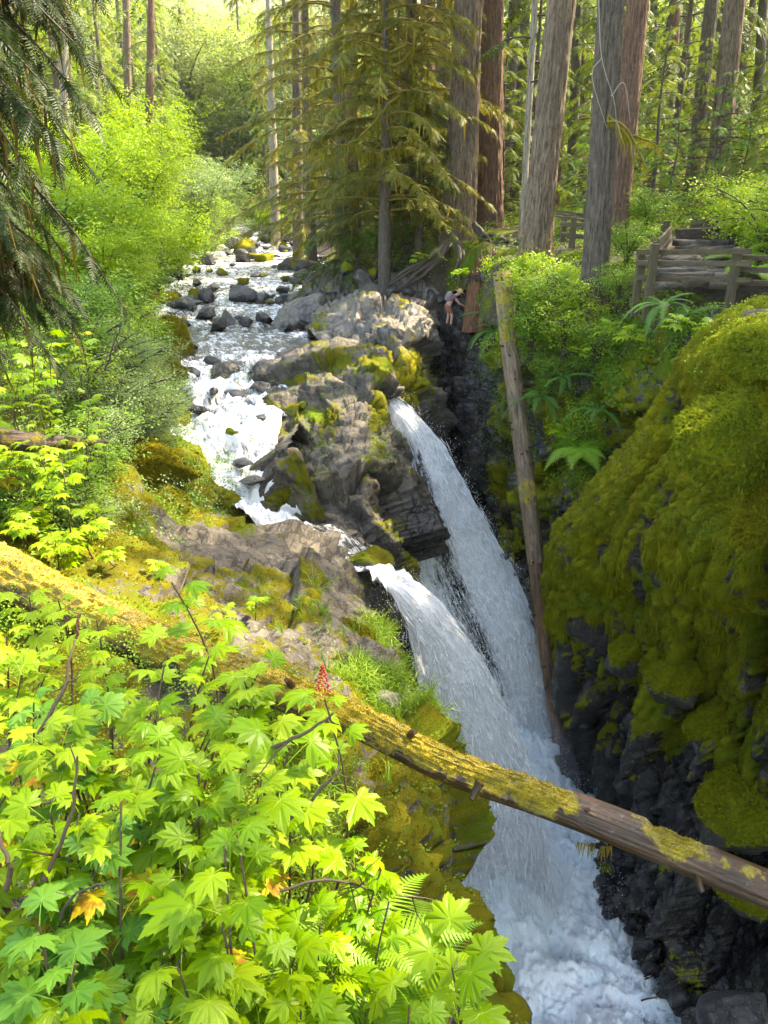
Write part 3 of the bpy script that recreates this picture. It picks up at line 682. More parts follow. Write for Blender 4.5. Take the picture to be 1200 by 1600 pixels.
drops = []; strands = []
def fall(name, rows, nv, nu, dens, seed, lump=.16, off=0.0, mat='fall', ndrop=16000, spread=.22):
    G = net([[pt(a, pa, Y - off) + (pt(b, pb, Y - off) - pt(a, pa, Y - off)) * k - np.array([0, 1, 0]) * .35 * math.sin(math.pi * k) for k in (0, .25, .5, .75, 1)] for (a, pa, b, pb, Y) in rows], nv, nu)
    u = np.linspace(0, 1, nu)[None] * np.ones((nv, 1)); v = np.linspace(0, 1, nv)[:, None] * np.ones((1, nu))
    wid = np.linalg.norm(G[:, -1] - G[:, 0], axis=-1)[:, None]
    ln = np.concatenate([[0], np.cumsum(np.linalg.norm(np.diff(G[:, nu // 2], axis=0), axis=-1))])[:, None] * np.ones((1, nu))
    N = gnorm(G); N = np.where((N[..., 1:2] > 0), -N, N)
    q = np.stack([u * wid.mean() * 2.2, ln * .55, 0 * u + seed], -1)
    ridge = (1 - np.abs(fbm(q, 4, seed))) * (.35 + v) + .4 * fbm(G * 2.6, 4, seed + 5) * (.3 + 1.2 * v)
    P = G + N * (lump * ridge)[..., None]
    d = dens(u, v) - .35 * sm(v, .93, 1.0)
    me = mesh_of(name, P.reshape(-1, 3), gfaces(nv, nu), M[mat], {'foam': d.ravel(), 'uvw': np.stack([u * wid.mean(), ln, 0 * u], -1).reshape(-1, 3)})
    o = link(name, me); tag(o, kind='structure')
    Pd, Nd = scatter(P, N, ndrop, np.clip(d, .05, 1) * (.3 + v), seed)
    r = np.random.default_rng(seed + 1)
    drops.append(Pd + Nd * np.abs(r.normal(0, spread, (ndrop, 1))) + r.normal(0, spread * .45, (ndrop, 3)))
    tg = np.gradient(P, axis=0); tg /= np.linalg.norm(tg, axis=-1, keepdims=True) + 1e-9
    ns = ndrop // 9; eu = .55 + 1.6 * np.exp(-(np.minimum(u, 1 - u) / .10) ** 2)
    Ps, Ts = scatter(P, tg, ns, np.clip(d, .08, 1) * (.25 + v) * eu, seed + 3)
    nn = np.array([0, -1.0, .25]); strands.append((Ps + nn * np.abs(r.normal(0, .10 + .1 * spread, (ns, 1))) + r.normal(0, .05, (ns, 3)), Ts + r.normal(0, .10, (ns, 3))))
    return P
up_rows = [(604, 622, 616, 620, 24.2), (606, 634, 628, 630, 23.6), (614, 660, 654, 652, 23.1), (624, 705, 694, 700, 22.6), (630, 765, 726, 758, 22), (634, 830, 768, 835, 21.4), (650, 905, 806, 905, 20.7),
           (684, 975, 832, 975, 20), (722, 1050, 850, 1050, 19.4), (752, 1120, 864, 1120, 18.8), (770, 1210, 874, 1195, 18.1)]
fall('waterfall', up_rows, 320, 140, lambda u, v: .52 + .66 * sm(u, .36, .66) + .55 * (1 - sm(v, .05, .3)) + .22 * (1 - sm(u, .0, .25)) - .35 * np.exp(-((u - .42) / .14) ** 2) * sm(v, .2, .4) * (1 - sm(v, .82, .95)) + .4 * sm(v, .82, .96), 11)
fall('waterfall', up_rows[1:], 240, 120, lambda u, v: .05 + .30 * sm(u, .2, .6) * (1 - sm(u, .92, 1)) + .15 * v, 15, off=.35, mat='fallv', ndrop=5000, spread=.35)
lo_rows = [(580, 897, 642, 906, 15.1), (598, 908, 664, 922, 14.9), (622, 942, 700, 958, 14.8), (642, 1000, 742, 1015, 14.7), (656, 1060, 774, 1075, 14.6), (670, 1130, 802, 1135, 14.5),
           (682, 1200, 826, 1205, 14.3), (690, 1290, 846, 1290, 13.9), (696, 1370, 862, 1370, 13.4), (720, 1440, 880, 1440, 12.9)]
fall('waterfall', lo_rows, 320, 150, lambda u, v: .90 + .2 * np.sin(u * 3.1) - .22 * (1 - sm(u, 0, .18)) - .25 * sm(u, .85, 1) + .35 * (1 - sm(v, .06, .25)) - .16 * sm(v, .5, .75) * (1 - sm(u, .2, .5)), 21)
fall('waterfall', lo_rows[1:], 240, 120, lambda u, v: .10 + .25 * np.sin(u * 3.1) + .1 * v, 25, off=.4, mat='fallv', ndrop=9000, spread=.35)
# churning pool
nx, ny = 300, 420
gx, gy = np.meshgrid(np.linspace(-1, 8, nx), np.linspace(4, 20.5, ny))
P = np.stack([gx, gy, 0 * gx], -1)
w1 = fbm(P * .55 + fbm(P * .4, 2, 401)[..., None] * .8, 5, 402); w2 = np.abs(fbm(P * 1.6, 4, 403))
imp = 1.25 * np.exp(-(((gx - 2.3) / 1.7) ** 2 + ((gy - 12.9) / 1.1) ** 2)) + .8 * np.exp(-(((gx - 4.2) / 1.2) ** 2 + ((gy - 17.4) / 1.6) ** 2))
gz = -15.55 + .18 * (gy - 12) * .4 + .34 * w1 + .22 * (1 - w2) + 1.0 * imp + .12 * fbm(P * 3.4 + fbm(P * 2, 2, 405)[..., None], 5, 404, .6)
foam = .62 + .32 * np.exp(-(((gx - 3.4) / 1.9) ** 2)) - .55 * sm(-(gx - .045 * (gy - 10) * 0), -2.4, -1.2) * sm(-gy, -12.6, -11.2) + .12 * w1
G = np.stack([gx, gy, gz], -1)
tag(link('plunge_pool', mesh_of('plunge_pool', G.reshape(-1, 3), gfaces(ny, nx), M['pool'], {'foam': foam.ravel()})), kind='structure')
Pd, Nd = scatter(G, gnorm(G), 22000, np.clip(imp + .25 * sm(foam, .6, .9), .02, 1), 5)
drops.append(Pd + np.abs(rng.normal(0, 1, (22000, 1))) * np.array([.05, -.05, .30]) + rng.normal(0, .12, (22000, 3)))
D = np.concatenate(drops); nd = len(D)
OV = np.array([(1, 0, 0), (-.5, .87, 0), (-.5, -.87, 0), (0, 0, 1.9), (0, 0, -1.9)], float); OF = np.array([(0, 1, 3), (1, 2, 3), (2, 0, 3), (1, 0, 4), (2, 1, 4), (0, 2, 4)])
r = np.random.default_rng(3)
SP, STn = np.concatenate([a for a, b in strands]), np.concatenate([b for a, b in strands]); m_ = len(SP)
Fm = frames(STn, r); Lr = .05 + .16 * r.random(m_) ** 2; Fm = np.stack([Fm[..., 0] * (.006 + .010 * r.random(m_))[:, None], Fm[..., 1] * (.006 + .008 * r.random(m_))[:, None], Fm[..., 2] * Lr[:, None]], -1)
v, f, t = stamp(OV, OF, Fm, SP, 1.0, r.random(m_))
tag(link('water_strands', mesh_of('water_strands', v, f, M['spray'], {'tint': t})), kind='stuff')
v, f, t = stamp(OV, OF, frames(np.stack([r.normal(0, .3, nd), r.normal(0, .3, nd), np.ones(nd)], -1), r), D, .004 + .008 * r.random(nd) ** 2, r.random(nd))
tag(link('spray', mesh_of('spray', v, f, M['spray'], {'tint': t})), kind='stuff')

# ------------------------------------------------------------------ trees
U0 = {}
def uniq0(l):
    for q in ('', ', taller', ', broader', ', farther', ', most hidden', ', slimmest', ', darkest', ', palest', ', tallest'):
        if l + q not in U0: U0[l + q] = 1; return l + q
    return l
def trunk_mesh(name, pts, rad, mat, nseg=90, nr=44, furrow=.06, flare=.0, seed=0, moss=lambda P, h: 0 * h):
    C = cr(np.array(pts, float), nseg, 0); Rr = np.interp(np.linspace(0, 1, nseg), np.linspace(0, 1, len(rad)), rad)
    ln = np.concatenate([[0], np.cumsum(np.linalg.norm(np.diff(C, axis=0), axis=1))])
    T = np.gradient(C, axis=0); T /= np.linalg.norm(T, axis=1)[:, None]
    ref = np.array([1.0, .2, 0]) if abs(T[:, 2]).mean() > .5 else np.array([0, 0, 1.0])
    A = np.cross(T, ref); A /= np.linalg.norm(A, axis=1)[:, None]; B = np.cross(T, A)
    th = np.linspace(0, 2 * math.pi, nr)
    cs, sn = np.cos(th), np.sin(th)
    q = np.stack([cs[None] * np.ones((nseg, 1)) * 3.2, sn[None] * np.ones((nseg, 1)) * 3.2, ln[:, None] * .55 * np.ones((1, nr))], -1)
    fur = .35 - 2.2 * np.abs(fbm(q * np.array([1.9, 1.9, 1]) + seed, 4, seed + 3))
    big = fbm(np.stack([cs[None] * np.ones((nseg, 1)), sn[None] * np.ones((nseg, 1)), ln[:, None] * .25 * np.ones((1, nr))], -1) + seed, 3, seed + 8)
    fl = flare * np.exp(-ln / (1.6 * rad[0] + .3))[:, None] * (1 + .8 * fbm(np.stack([cs * 1.7, sn * 1.7, 0 * cs + seed], -1), 2, seed + 9)[None])
    Rd = Rr[:, None] * (1 + furrow * fur + .07 * big + fl)
    P = C[:, None] + Rd[..., None] * (cs[None, :, None] * A[:, None] + sn[None, :, None] * B[:, None])
    uvw = np.stack([cs[None] * Rr[:, None], sn[None] * Rr[:, None], ln[:, None] * np.ones((1, nr))], -1)
    m = moss(P, ln[:, None] * np.ones((1, nr)))
    cap0, cap1 = P.reshape(-1, 3), None
    V = np.concatenate([P.reshape(-1, 3), C[:1], C[-1:]])
    F = gfaces(nseg, nr)[:, ::-1]; k = nseg * nr; j = np.arange(nr - 1)
    tri = np.concatenate([np.stack([j, j + 1, np.full(nr - 1, k)], -1), np.stack([(nseg - 1) * nr + j + 1, (nseg - 1) * nr + j, np.full(nr - 1, k + 1)], -1)])
    return mesh_of(name, V, [tri, F], mat, {'uvw': np.concatenate([uvw.reshape(-1, 3), [[0, 0, 0], [0.01, 0, ln[-1]]]]), 'moss': np.concatenate([m.ravel(), [0, 0]])})

# a flat spray of conifer twig: herringbone of narrow leaflets
def spray_tpl(n=6, w=.42, droop=.12, fat=.105):
    V, F = [], []
    for i in range(n):
        s = (i + .5) / n; L = w * (1 - .72 * s) * (.75 + .25 * math.sin(i * 2.1))
        for sd in (-1, 1):
            b = len(V); zz = -droop * s * s
            V += [(s - fat * .5, 0, zz), (s + fat * .75, sd * .012, zz - .01), (s + .30 * L + .1, sd * L, zz - .10 * L - .03)]
            F.append((b, b + 1, b + 2) if sd > 0 else (b + 1, b, b + 2))
    b = len(V); V += [(.9, .03, -droop), (.9, -.03, -droop), (1.12, 0, -droop * 1.2)]; F.append((b + 1, b, b + 2))
    return np.array(V), np.array(F)
SPR = spray_tpl(); SPR2 = spray_tpl(9, .40, .16, .07); SPR0 = spray_tpl(3, .5, .1, .2)
STRAND = (np.array([(-.05, 0, 0), (.05, 0, 0), (.035, .02, -.55), (-.03, -.01, -.5), (0, .01, -1.0)], float), np.array([(0, 1, 2), (0, 2, 3), (3, 2, 4)]))

def branch_set(starts, dirs, lens, droop, r, per_m=9, size=.5, tpl=SPR, sub=True, up=.15):
    """conifer boughs: each a drooping curve carrying side twigs with sprays; returns wood tubes and spray frames"""
    wood = MB(); T, X, Z, Sc, Tn, Pm = [], [], [], [], [], []
    for s, d, L in zip(starts, dirs, lens):
        n = 6; tt = np.linspace(0, 1, n)
        d = d / np.linalg.norm(d); side = np.cross(d, [0, 0, 1.0]); side /= np.linalg.norm(side) + 1e-9
        w = r.normal(0, .07, 2)
        P = s + L * (tt[:, None] * d + (tt * tt)[:, None] * np.array([0, 0, -droop * r.uniform(.7, 1.3)]) + (np.sin(tt * 3) * w[0])[:, None] * side + (up * tt * (1 - tt))[:, None] * np.array([0, 0, 1]))
        wood.tube(P, np.linspace(.012 + .011 * L, .006, n), 4, cap=False)
        k = max(4, int(per_m * L)); a = r.uniform(.12, 1.0, k) ** .8; a.sort()
        C = np.stack([np.interp(a, tt, P[:, i]) for i in range(3)], -1)
        tg = np.gradient(P, axis=0); tg = np.stack([np.interp(a, tt, tg[:, i]) for i in range(3)], -1); tg /= np.linalg.norm(tg, axis=1)[:, None]
        sg = np.where(r.random(k) < .5, -1, 1)
        for j in range(k):
            sd = np.cross(tg[j], [0, 0, 1.0]); sd /= np.linalg.norm(sd) + 1e-9
            x = .62 * tg[j] + sg[j] * sd * r.uniform(.35, 1.0) + np.array([0, 0, r.normal(-.22 - .3 * droop, .18)])
            x /= np.linalg.norm(x); zz = np.array([0, 0, 1.0]) + r.normal(0, .28, 3); zz -= zz.dot(x) * x; zz /= np.linalg.norm(zz)
            T.append(C[j]); X.append(x); Z.append(zz); Sc.append(size * r.uniform(.6, 1.25) * (1.15 - .45 * a[j])); Tn.append(r.random())
        T.append(P[-2]); x = tg[-1]; X.append(x); zz = np.cross(side, x); Z.append(zz if zz[2] > 0 else -zz); Sc.append(size); Tn.append(r.random())
        Pm.append(P)
    X, Z = np.array(X), np.array(Z); Y = np.cross(Z, X)
    return wood, np.stack([X, Y, Z], -1), np.array(T), np.array(Sc), np.array(Tn), Pm
def drape(mname, paths, r, mat, per=10, ln=.5, name='hanging_moss', wd=.55):
    T, Sc, Mx = [], [], []
    for P in paths:
        k = per; a = r.random(k); C = np.stack([np.interp(a, np.linspace(0, 1, len(P)), P[:, i]) for i in range(3)], -1)
        for c in C:
            th = r.random() * 6.28; L = ln * r.uniform(.3, 1.4); x = np.array([math.cos(th), math.sin(th), 0]); y = np.array([-x[1], x[0], 0])
            z = np.array([r.normal(0, .12), r.normal(0, .12), 1.0])
            T.append(c); Mx.append(np.stack([x * wd * r.uniform(.8, 2.0), y * wd, z], -1) * L)
    v, f, t = stamp(STRAND[0], STRAND[1], np.array(Mx), np.array(T), 1.0, r.random(len(T)))
    return mesh_of(name, v, f, mat, {'tint': t})

def conifer_parts(H, h0, rad, seed, L0=3.2, nb=70, droop=.35, size=.55, per_m=8, needle='needle', bark='bark_dark', moss=0, tpl=SPR, flare=.35, shape=.75, ml=.55, mm='drape'):
    r = np.random.default_rng(seed)
    tr = trunk_mesh('trunk', [(0, 0, -.6), (r.normal(0, .05), r.normal(0, .05), H * .3), (r.normal(0, .1), r.normal(0, .1), H * .65), (0, 0, H)], [rad, rad * .85, rad * .5, .03], M[bark], 26, 14, .04, flare, seed, lambda P, h: .25 + 0 * h)
    hs = h0 + (H - h0) * np.linspace(0, .985, nb) ** 1.05 + r.normal(0, .12, nb)
    th = np.arange(nb) * 2.4 + r.normal(0, .4, nb)
    k = np.clip(1 - (hs - h0) / (H - h0), 0, 1)
    ln = L0 * (.16 + .84 * k ** shape) * r.uniform(.65, 1.15, nb)
    dr = np.stack([np.cos(th), np.sin(th), .15 - .1 * k], -1)
    st = np.stack([0 * hs, 0 * hs, hs], -1)
    wood, Mx, T, Sc, Tn, Pm = branch_set(st, dr, ln, droop, r, per_m, size, tpl)
    v, f, t = stamp(tpl[0], tpl[1], Mx, T, Sc, Tn)
    cm = mesh_of('foliage', v, f, M[needle], {'tint': t}, smooth=False)
    out = [('trunk', tr), ('branches', wood.mesh('branches', M['twig_moss' if moss else 'twig'])), ('foliage', cm)]
    if moss: out.append(('hanging_moss', drape('m', Pm, r, M[mm], moss, ml)))
    return out
def plant_tree(name, parts, label, cat, loc, rz=0, group=None, sc=1.0):
    t = thing(name, label, cat, loc, rz, group, sc)
    for n_, me in parts: link(n_, me, t)
    return t

def ground_z(x, y):
    best = None
    for Pg in (floorP, leftP, bankP):
        d = (Pg[..., 0] - x) ** 2 + (Pg[..., 1] - y) ** 2
        i = np.unravel_index(np.argmin(d), d.shape)
        if best is None or d[i] < best[0]: best = (d[i], Pg[i][2])
    if best[0] > 9:
        far_ = max(0, math.hypot(x + 22, max(0, y - 40)) - 130); return max(best[1], -5 + far_ * .27)
    return best[1]

# big old trunks: foot pixel, distance, pixel of the axis at the picture's upper edge, width px at foot
BIG = [((715, 372), 35, 733, 46, 'bark_grey', 'thickest grey furrowed trunk with bare roots spreading over the rocky bank'),
       ((766, 352), 38, 769, 36, 'bark_red', 'reddish brown straight trunk just behind the thickest grey trunk'),
       ((838, 352), 27.5, 879, 42, 'bark_grey', 'leaning pale brown trunk between the root tangle and the slender dark trunk'),
       ((931, 445), 21.5, 955, 39, 'bark_dark', 'dark grey trunk in front, with a mossy broken branch, left of the wooden railing'),
       ((964, 348), 27, 997, 31, 'bark_red', 'brown trunk with a sunlit flank directly behind the dark trunk by the railing'),
       ((1083, 285), 38, 1112, 20, 'bark_dark', 'slim almost black trunk with one bright sunlit edge behind the wooden bench'),
       ((1124, 262), 34, 1148, 30, 'bark_grey', 'rough brown trunk behind the bench, right of the slim black trunk')]
bigroots = []
for k, (ft, Y, pxt, w, bk, lab) in enumerate(BIG):
    b = pt(ft[0], ft[1], Y); t = pt(pxt, 0, Y); d = (t - b) / (t[2] - b[2])
    dist = Y / (cP + (800 - ft[1]) / FPX * sP); rad = w / FPX * dist / 2
    H = 36 + 4 * (k % 3); tip = d * H + np.array([rng.normal(0, .3), .6, 0])
    o = thing('old_conifer', lab, 'tree', b)
    near = k in (0, 1, 2, 3, 4)
    link('trunk', trunk_mesh('trunk', [(0, 0, -1.2), d * 4, d * 10, d * 20, tip], [rad * 1.05, rad, rad * .88, rad * .62, .06], M[bk], 320 if near else 120, 84 if near else 40, .11, .55 if k != 3 else .28, k * 7, lambda P, h: .10 + .5 * np.exp(-h / 1.5)), o)
    r = np.random.default_rng(100 + k); nb = 72
    hs = np.linspace(15 if k else 17, H - 1, nb); th = np.arange(nb) * 2.4
    ln = (4.6 - 3.6 * (hs - 15) / (H - 15)) * r.uniform(.6, 1.1, nb)
    wood, Mx, T, Sc, Tn, Pm = branch_set(hs[:, None] * d + 0 * hs[:, None], np.stack([np.cos(th), np.sin(th), 0 * th], -1), ln, .4, r, 7, 1.0, SPR0)
    v, f, tn = stamp(SPR0[0], SPR0[1], Mx, T, Sc, Tn)
    link('branches', wood.mesh('branches', M['twig']), o); link('foliage', mesh_of('foliage', v, f, M['needle'], {'tint': tn}, False), o)
    bigroots.append((o, b, d, rad))
# dead mossy branch and pale dead twigs on the dark trunk
o, b, d, rad = bigroots[3]
mb = MB(); ps = []
for a, e, ln in (((948, 175), (1010, 265), 0), ((965, 200), (990, 250), 0), ((950, 185), (975, 235), 0), ((975, 215), (1030, 240), 0)):
    p0 = pt(a[0], a[1], 21.2) - b; p1 = pt(e[0], e[1], 20.6) - b
    P = np.array([p0 + (p1 - p0) * t + np.array([0, 0, .18 * math.sin(3 * t)]) + rng.normal(0, .03, 3) for t in np.linspace(0, 1, 7)])
    mb.tube(P, np.linspace(.04, .01, 7), 5); ps.append(P)
link('mossy_branch', mb.mesh('mossy_branch', M['twig_moss']), o)
dm = link('hanging_moss', drape('m', ps, np.random.default_rng(4), M['mosstuft'], 320, .15, wd=.5), o)
mb = MB()
for q in ([(935, -10), (940, 90), (960, 160), (963, 215)], [(940, 90), (925, 120), (948, 200)], [(955, 150), (975, 130), (985, 190)]):
    P = cr(np.array([pt(x, y, 20.9) - b for x, y in q]), 14, 0); mb.tube(P, np.linspace(.012, .005, 14), 5)
link('dead_branch', mb.mesh('dead_branch', M['twig_pale']), o)

# slimmer trunks of the forest on the right and the far left
SLIM = [(690, 320, 44, 693, 22, 'bark_dark'), (664, 330, 47, 668, 24, 'bark_red'), (628, 335, 50, 633, 18, 'bark_dark'), (783, 318, 46, 805, 20, 'bark_dark'), (803, 300, 55, 822, 13, 'bark_dark'),
        (816, 352, 33, 836, 9, 'bark_pale'), (893, 315, 50, 903, 14, 'bark_dark'), (868, 312, 48, 884, 13, 'bark_red'), (1040, 285, 52, 1056, 16, 'bark_red'), (1012, 300, 60, 1022, 12, 'bark_dark'), (1098, 275, 60, 1118, 11, 'bark_pale'),
        (1177, 278, 46, 1193, 14, 'bark_dark'), (1064, 290, 62, 1077, 12, 'bark_dark'), (910, 300, 62, 917, 12, 'bark_dark'), (740, 310, 62, 746, 16, 'bark_dark'), (1143, 280, 56, 1160, 13, 'bark_red'), (985, 300, 55, 1000, 11, 'bark_dark'),
        (430, 345, 75, 419, 13, 'bark_pale'), (104, 330, 52, 98, 13, 'bark_pale'), (204, 335, 64, 197, 13, 'bark_grey'), (232, 335, 62, 236, 13, 'bark_red'), (465, 340, 62, 463, 16, 'bark_dark'), (548, 330, 58, 550, 20, 'bark_red'), (520, 335, 66, 520, 12, 'bark_dark')]
GR = 'slender trunks standing deeper in the forest'
bkn = {'bark_dark': 'dark', 'bark_red': 'reddish brown', 'bark_pale': 'pale', 'bark_grey': 'grey'}
for k, (px, py, Y, pxt, w, bk) in enumerate(SLIM):
    b = pt(px, py, Y); t = pt(pxt, 0, Y); d = (t - b) / (t[2] - b[2]); rad = w / FPX * Y / 2
    zg = ground_z(b[0], b[1]); b = b + d * (zg - b[2])
    where = 'on the far left bank' if px < 300 else 'beside the distant stream' if px < 480 else 'behind the mossy hemlocks' if px < 660 else 'behind the thick grey trunk' if px < 760 else 'behind the root tangle' if px < 860 else 'behind the dark trunk by the railing' if px < 1000 else 'behind the wooden bench' if px < 1110 else 'beyond the rough brown trunk'
    size = 'thin' if w < 13 else 'middling' if w < 18 else 'stout'
    o = thing('forest_tree', uniq0(f'{size} {bkn[bk]} conifer trunk {where}'), 'tree', b, group=GR)
    H = 27 + (k * 5) % 9
    link('trunk', trunk_mesh('trunk', [(0, 0, -.8), d * 6, d * 14, d * H], [rad * 1.05, rad, rad * .8, .04], M[bk], 70, 18, .06, .4, k * 5 + 1, lambda P, h: .2 + .3 * np.exp(-h / 2)), o)
    r = np.random.default_rng(300 + k); nb = 40; hs = np.linspace(5.5 if k % 3 else 9, H - .5, nb); th = np.arange(nb) * 2.4 + k
    ln = (2.9 - 2.2 * (hs - 5) / (H - 5)) * r.uniform(.5, 1.1, nb)
    wood, Mx, T, Sc, Tn, Pm = branch_set(hs[:, None] * d, np.stack([np.cos(th), np.sin(th), 0 * th], -1), ln, .45, r, 6, .75, SPR0)
    v, f, tn = stamp(SPR0[0], SPR0[1], Mx, T, Sc, Tn)
    link('branches', wood.mesh('branches', M['twig']), o)
    link('foliage', mesh_of('foliage', v, f, M[('needle', 'needle_lit', 'needle')[k % 3]], {'tint': tn}, False), o)

# young and middle-sized conifers with boughs to the ground: a few kinds, copied
KINDS = [conifer_parts(14, .8, .20, 501, 3.0, 74, .38, .62, 8, 'needle_lit'), conifer_parts(19, 1.5, .26, 502, 3.6, 84, .42, .7, 8, 'needle'),
         conifer_parts(8, .3, .11, 503, 2.1, 58, .3, .45, 10, 'needle_lit'), conifer_parts(24, 3, .3, 504, 3.8, 90, .5, .8, 7, 'needle_lit', moss=4),
         conifer_parts(4.2, .15, .06, 505, 1.5, 44, .28, .34, 13, 'shrub_green')]
KN = ['young light green conifer', 'dense green conifer', 'small bushy conifer', 'tall feathery conifer', 'low conifer sapling']
def copy_kind(k, protos, name, label, cat, loc, rz, group, sc):
    if k not in protos: protos[k] = plant_tree(name, KINDS[k], label, cat, loc, rz, group, sc); return protos[k]
    c = copy_tree(protos[k]); c.location = tuple(float(a) for a in loc); c.rotation_euler = (0, 0, rz); c.scale = (sc,) * 3
    tag(c, label, cat, group); return c
protos = {}
r = np.random.default_rng(77)
CON = []
for px, Y, k, sc in ((1010, 40, 0, 1), (1050, 45, 1, 1), (1165, 40, 1, .9), (1090, 52, 3, 1), (1185, 30, 0, .8), (1240, 34, 1, 1), (900, 38, 0, .9), (920, 48, 1, 1), (870, 55, 3, 1), (810, 44, 0, 1), (790, 56, 1, 1),
        (740, 60, 1, 1), (705, 52, 1, 1), (650, 58, 3, 1.1), (610, 50, 1, 1.0), (980, 60, 1, 1), (1120, 62, 1, 1.1), (1200, 55, 3, 1), (1040, 34, 2, .8), (1075, 31, 4, 1), (1110, 30, 4, .8), (1150, 33, 2, .9), (1010, 31, 4, .8),
        (890, 32, 4, .9), (985, 35, 2, .9), (1190, 24, 4, .9), (1060, 70, 3, 1.1), (940, 72, 3, 1.1), (840, 72, 1, 1.2), (1140, 80, 3, 1.2), (560, 72, 3, 1.1), (520, 85, 1, 1.1), (700, 80, 3, 1.2), (1230, 66, 1, 1.1), (770, 42, 2, 1.1), (1300, 40, 1, 1),
        (620, 41, 0, 1.0), (655, 38.5, 2, 1.1), (690, 38, 4, 1), (860, 62, 1, 1), (780, 74, 0, 1.4), (900, 85, 1, 1.3), (1000, 88, 1, 1.3), (1180, 90, 1, 1.3), (640, 90, 1, 1.3)):
    CON.append((px, Y, k, sc))
for px, Y, k, sc in ((215, 70, 3, 1), (255, 85, 1, 1.1), (150, 58, 3, 1), (95, 62, 1, 1), (40, 52, 3, 1.1), (290, 100, 3, 1.1), (-20, 48, 1, 1), (180, 95, 1, 1.2), (120, 85, 3, 1.2), (320, 125, 1, 1.1), (430, 115, 3, 1.1), (460, 95, 1, 1.1), (490, 110, 3, 1.2), (60, 80, 1, 1.2), (240, 120, 1, 1.2)):
    CON.append((px, Y, k, sc))
for px, Y, k, sc in ((205, 78, 1, 1.3), (245, 92, 3, 1.4), (285, 108, 1, 1.4), (330, 140, 3, 1.6), (370, 165, 1, 1.7), (405, 150, 3, 1.6), (440, 128, 1, 1.5), (345, 190, 1, 2.0), (300, 150, 3, 1.7), (170, 84, 1, 1.4), (470, 105, 3, 1.4), (420, 200, 1, 2.0)):
    CON.append((px, Y, k, sc))
for px, Y, k, sc in CON:
    x = (px - 600) / FPX * Y * 1.0
    z = ground_z(x, Y)
    where = ('on the left bank' if px < 330 else 'beside the distant stream' if px < 500 else 'behind the mossy hemlocks' if px < 660 else 'behind the thick grey trunk' if px < 760 else 'beyond the root tangle' if px < 870
             else 'beyond the dark trunk by the railing' if px < 1000 else 'beyond the wooden bench' if px < 1110 else 'at the forest edge')
    dp = 'nearest rank' if Y < 45 else 'middle distance' if Y < 72 else 'far off'
    copy_kind(k, protos, 'young_conifer', uniq0(f'{KN[k]} {where}, {dp}'), 'tree', (x, Y, z), r.random() * 6.28, 'conifers filling the forest behind', sc * r.uniform(.9, 1.1))

# conifers added right of the gorge to shade it, nearly all out of view
for i, (x, y, k, sc) in enumerate(((13, 3.5, 1, 1.8), (19, 11.5, 0, 1.35), (21, 7, 1, 1.9), (12, -3, 3, 1.7), (25, 15, 1, 1.9), (16, -8, 1, 1.8), (31, 22, 3, 1.9), (21, -2, 3, 1.9), (29, 9, 1, 2.0), (27, 27, 1, 1.9), (35, 15, 3, 2.0), (17.5, 21.5, 1, 1.6), (19.5, 28, 3, 1.5))):
    copy_kind(k, protos, 'shade_conifer', uniq0(f'{KN[k]} added right of the gorge for shade' + (', close to the mossy cliff' if x < 14 else ', beyond the railing' if y > 18 else ', deeper in the forest')), 'tree', (x, y, -1.8), i * 1.3, 'conifers added to shade the gorge', sc)
# hemlocks with mossy boughs over the right bank of the stream
HEM = [(600, 392, 34, 15, 4.6, 'drooping hemlock with golden moss on its boughs, nearest the pale rock shelf'), (535, 392, 42, 24, 6.0, 'tall hemlock with long moss-hung boughs leaning over the stream'),
       (640, 385, 37, 21, 4.6, 'mossy hemlock standing just left of the thickest trunk'), (488, 380, 54, 24, 5.6, 'feathery hemlock farther up the right bank of the stream'), (560, 394, 38, 7, 3.4, 'low dark hemlock with fan-like boughs by the stream edge'), (655, 392, 35.5, 6, 2.8, 'low bushy hemlock at the foot of the thickest trunk')]
for k, (px, py, Y, H, L0, lab) in enumerate(HEM):
    b = pt(px, py, Y); b[2] = ground_z(b[0], b[1])
    low = k in (4, 5)
    plant_tree('hemlock', conifer_parts(H, .5 if low else (4.5 if k in (0, 2) else 2.5), .14 + .010 * H, 601 + k, L0, 60 if low else 76, .40 if low else .30, .62, 13, 'needle' if low else 'needle_olive', moss=5 if low else 20, shape=.6 if low else .32, ml=.62), lab, 'tree', b)
# long golden moss-covered bare limbs reaching left
o = thing('mossy_limb', 'long crooked golden limb thick with moss reaching over the stream', 'branch', (0, 0, 0))
mb = MB(); ps = []
for q in ([(668, 60), (620, 100), (570, 95), (520, 120), (470, 135)], [(660, 140), (620, 150), (560, 215), (490, 235)], [(650, 215), (610, 235), (560, 240)], [(670, 30), (640, 70), (600, 80), (560, 60), (530, 75)], [(640, 95), (655, 130), (640, 170)]):
    P = cr(np.array([pt(x, y, 33.0 - .4 * i) for i, (x, y) in enumerate(q)]), 30, 0) + np.random.default_rng(len(ps)).normal(0, .05, (30, 3)); mb.tube(P, np.linspace(.075, .02, 30) * np.random.default_rng(3).uniform(.7, 1.5, 30), 6); ps.append(P)
link('limb', mb.mesh('limb', M['twig_moss']), o); link('hanging_moss', drape('m', ps, np.random.default_rng(14), M['mosstuft'], 170, .42, wd=.9), o)

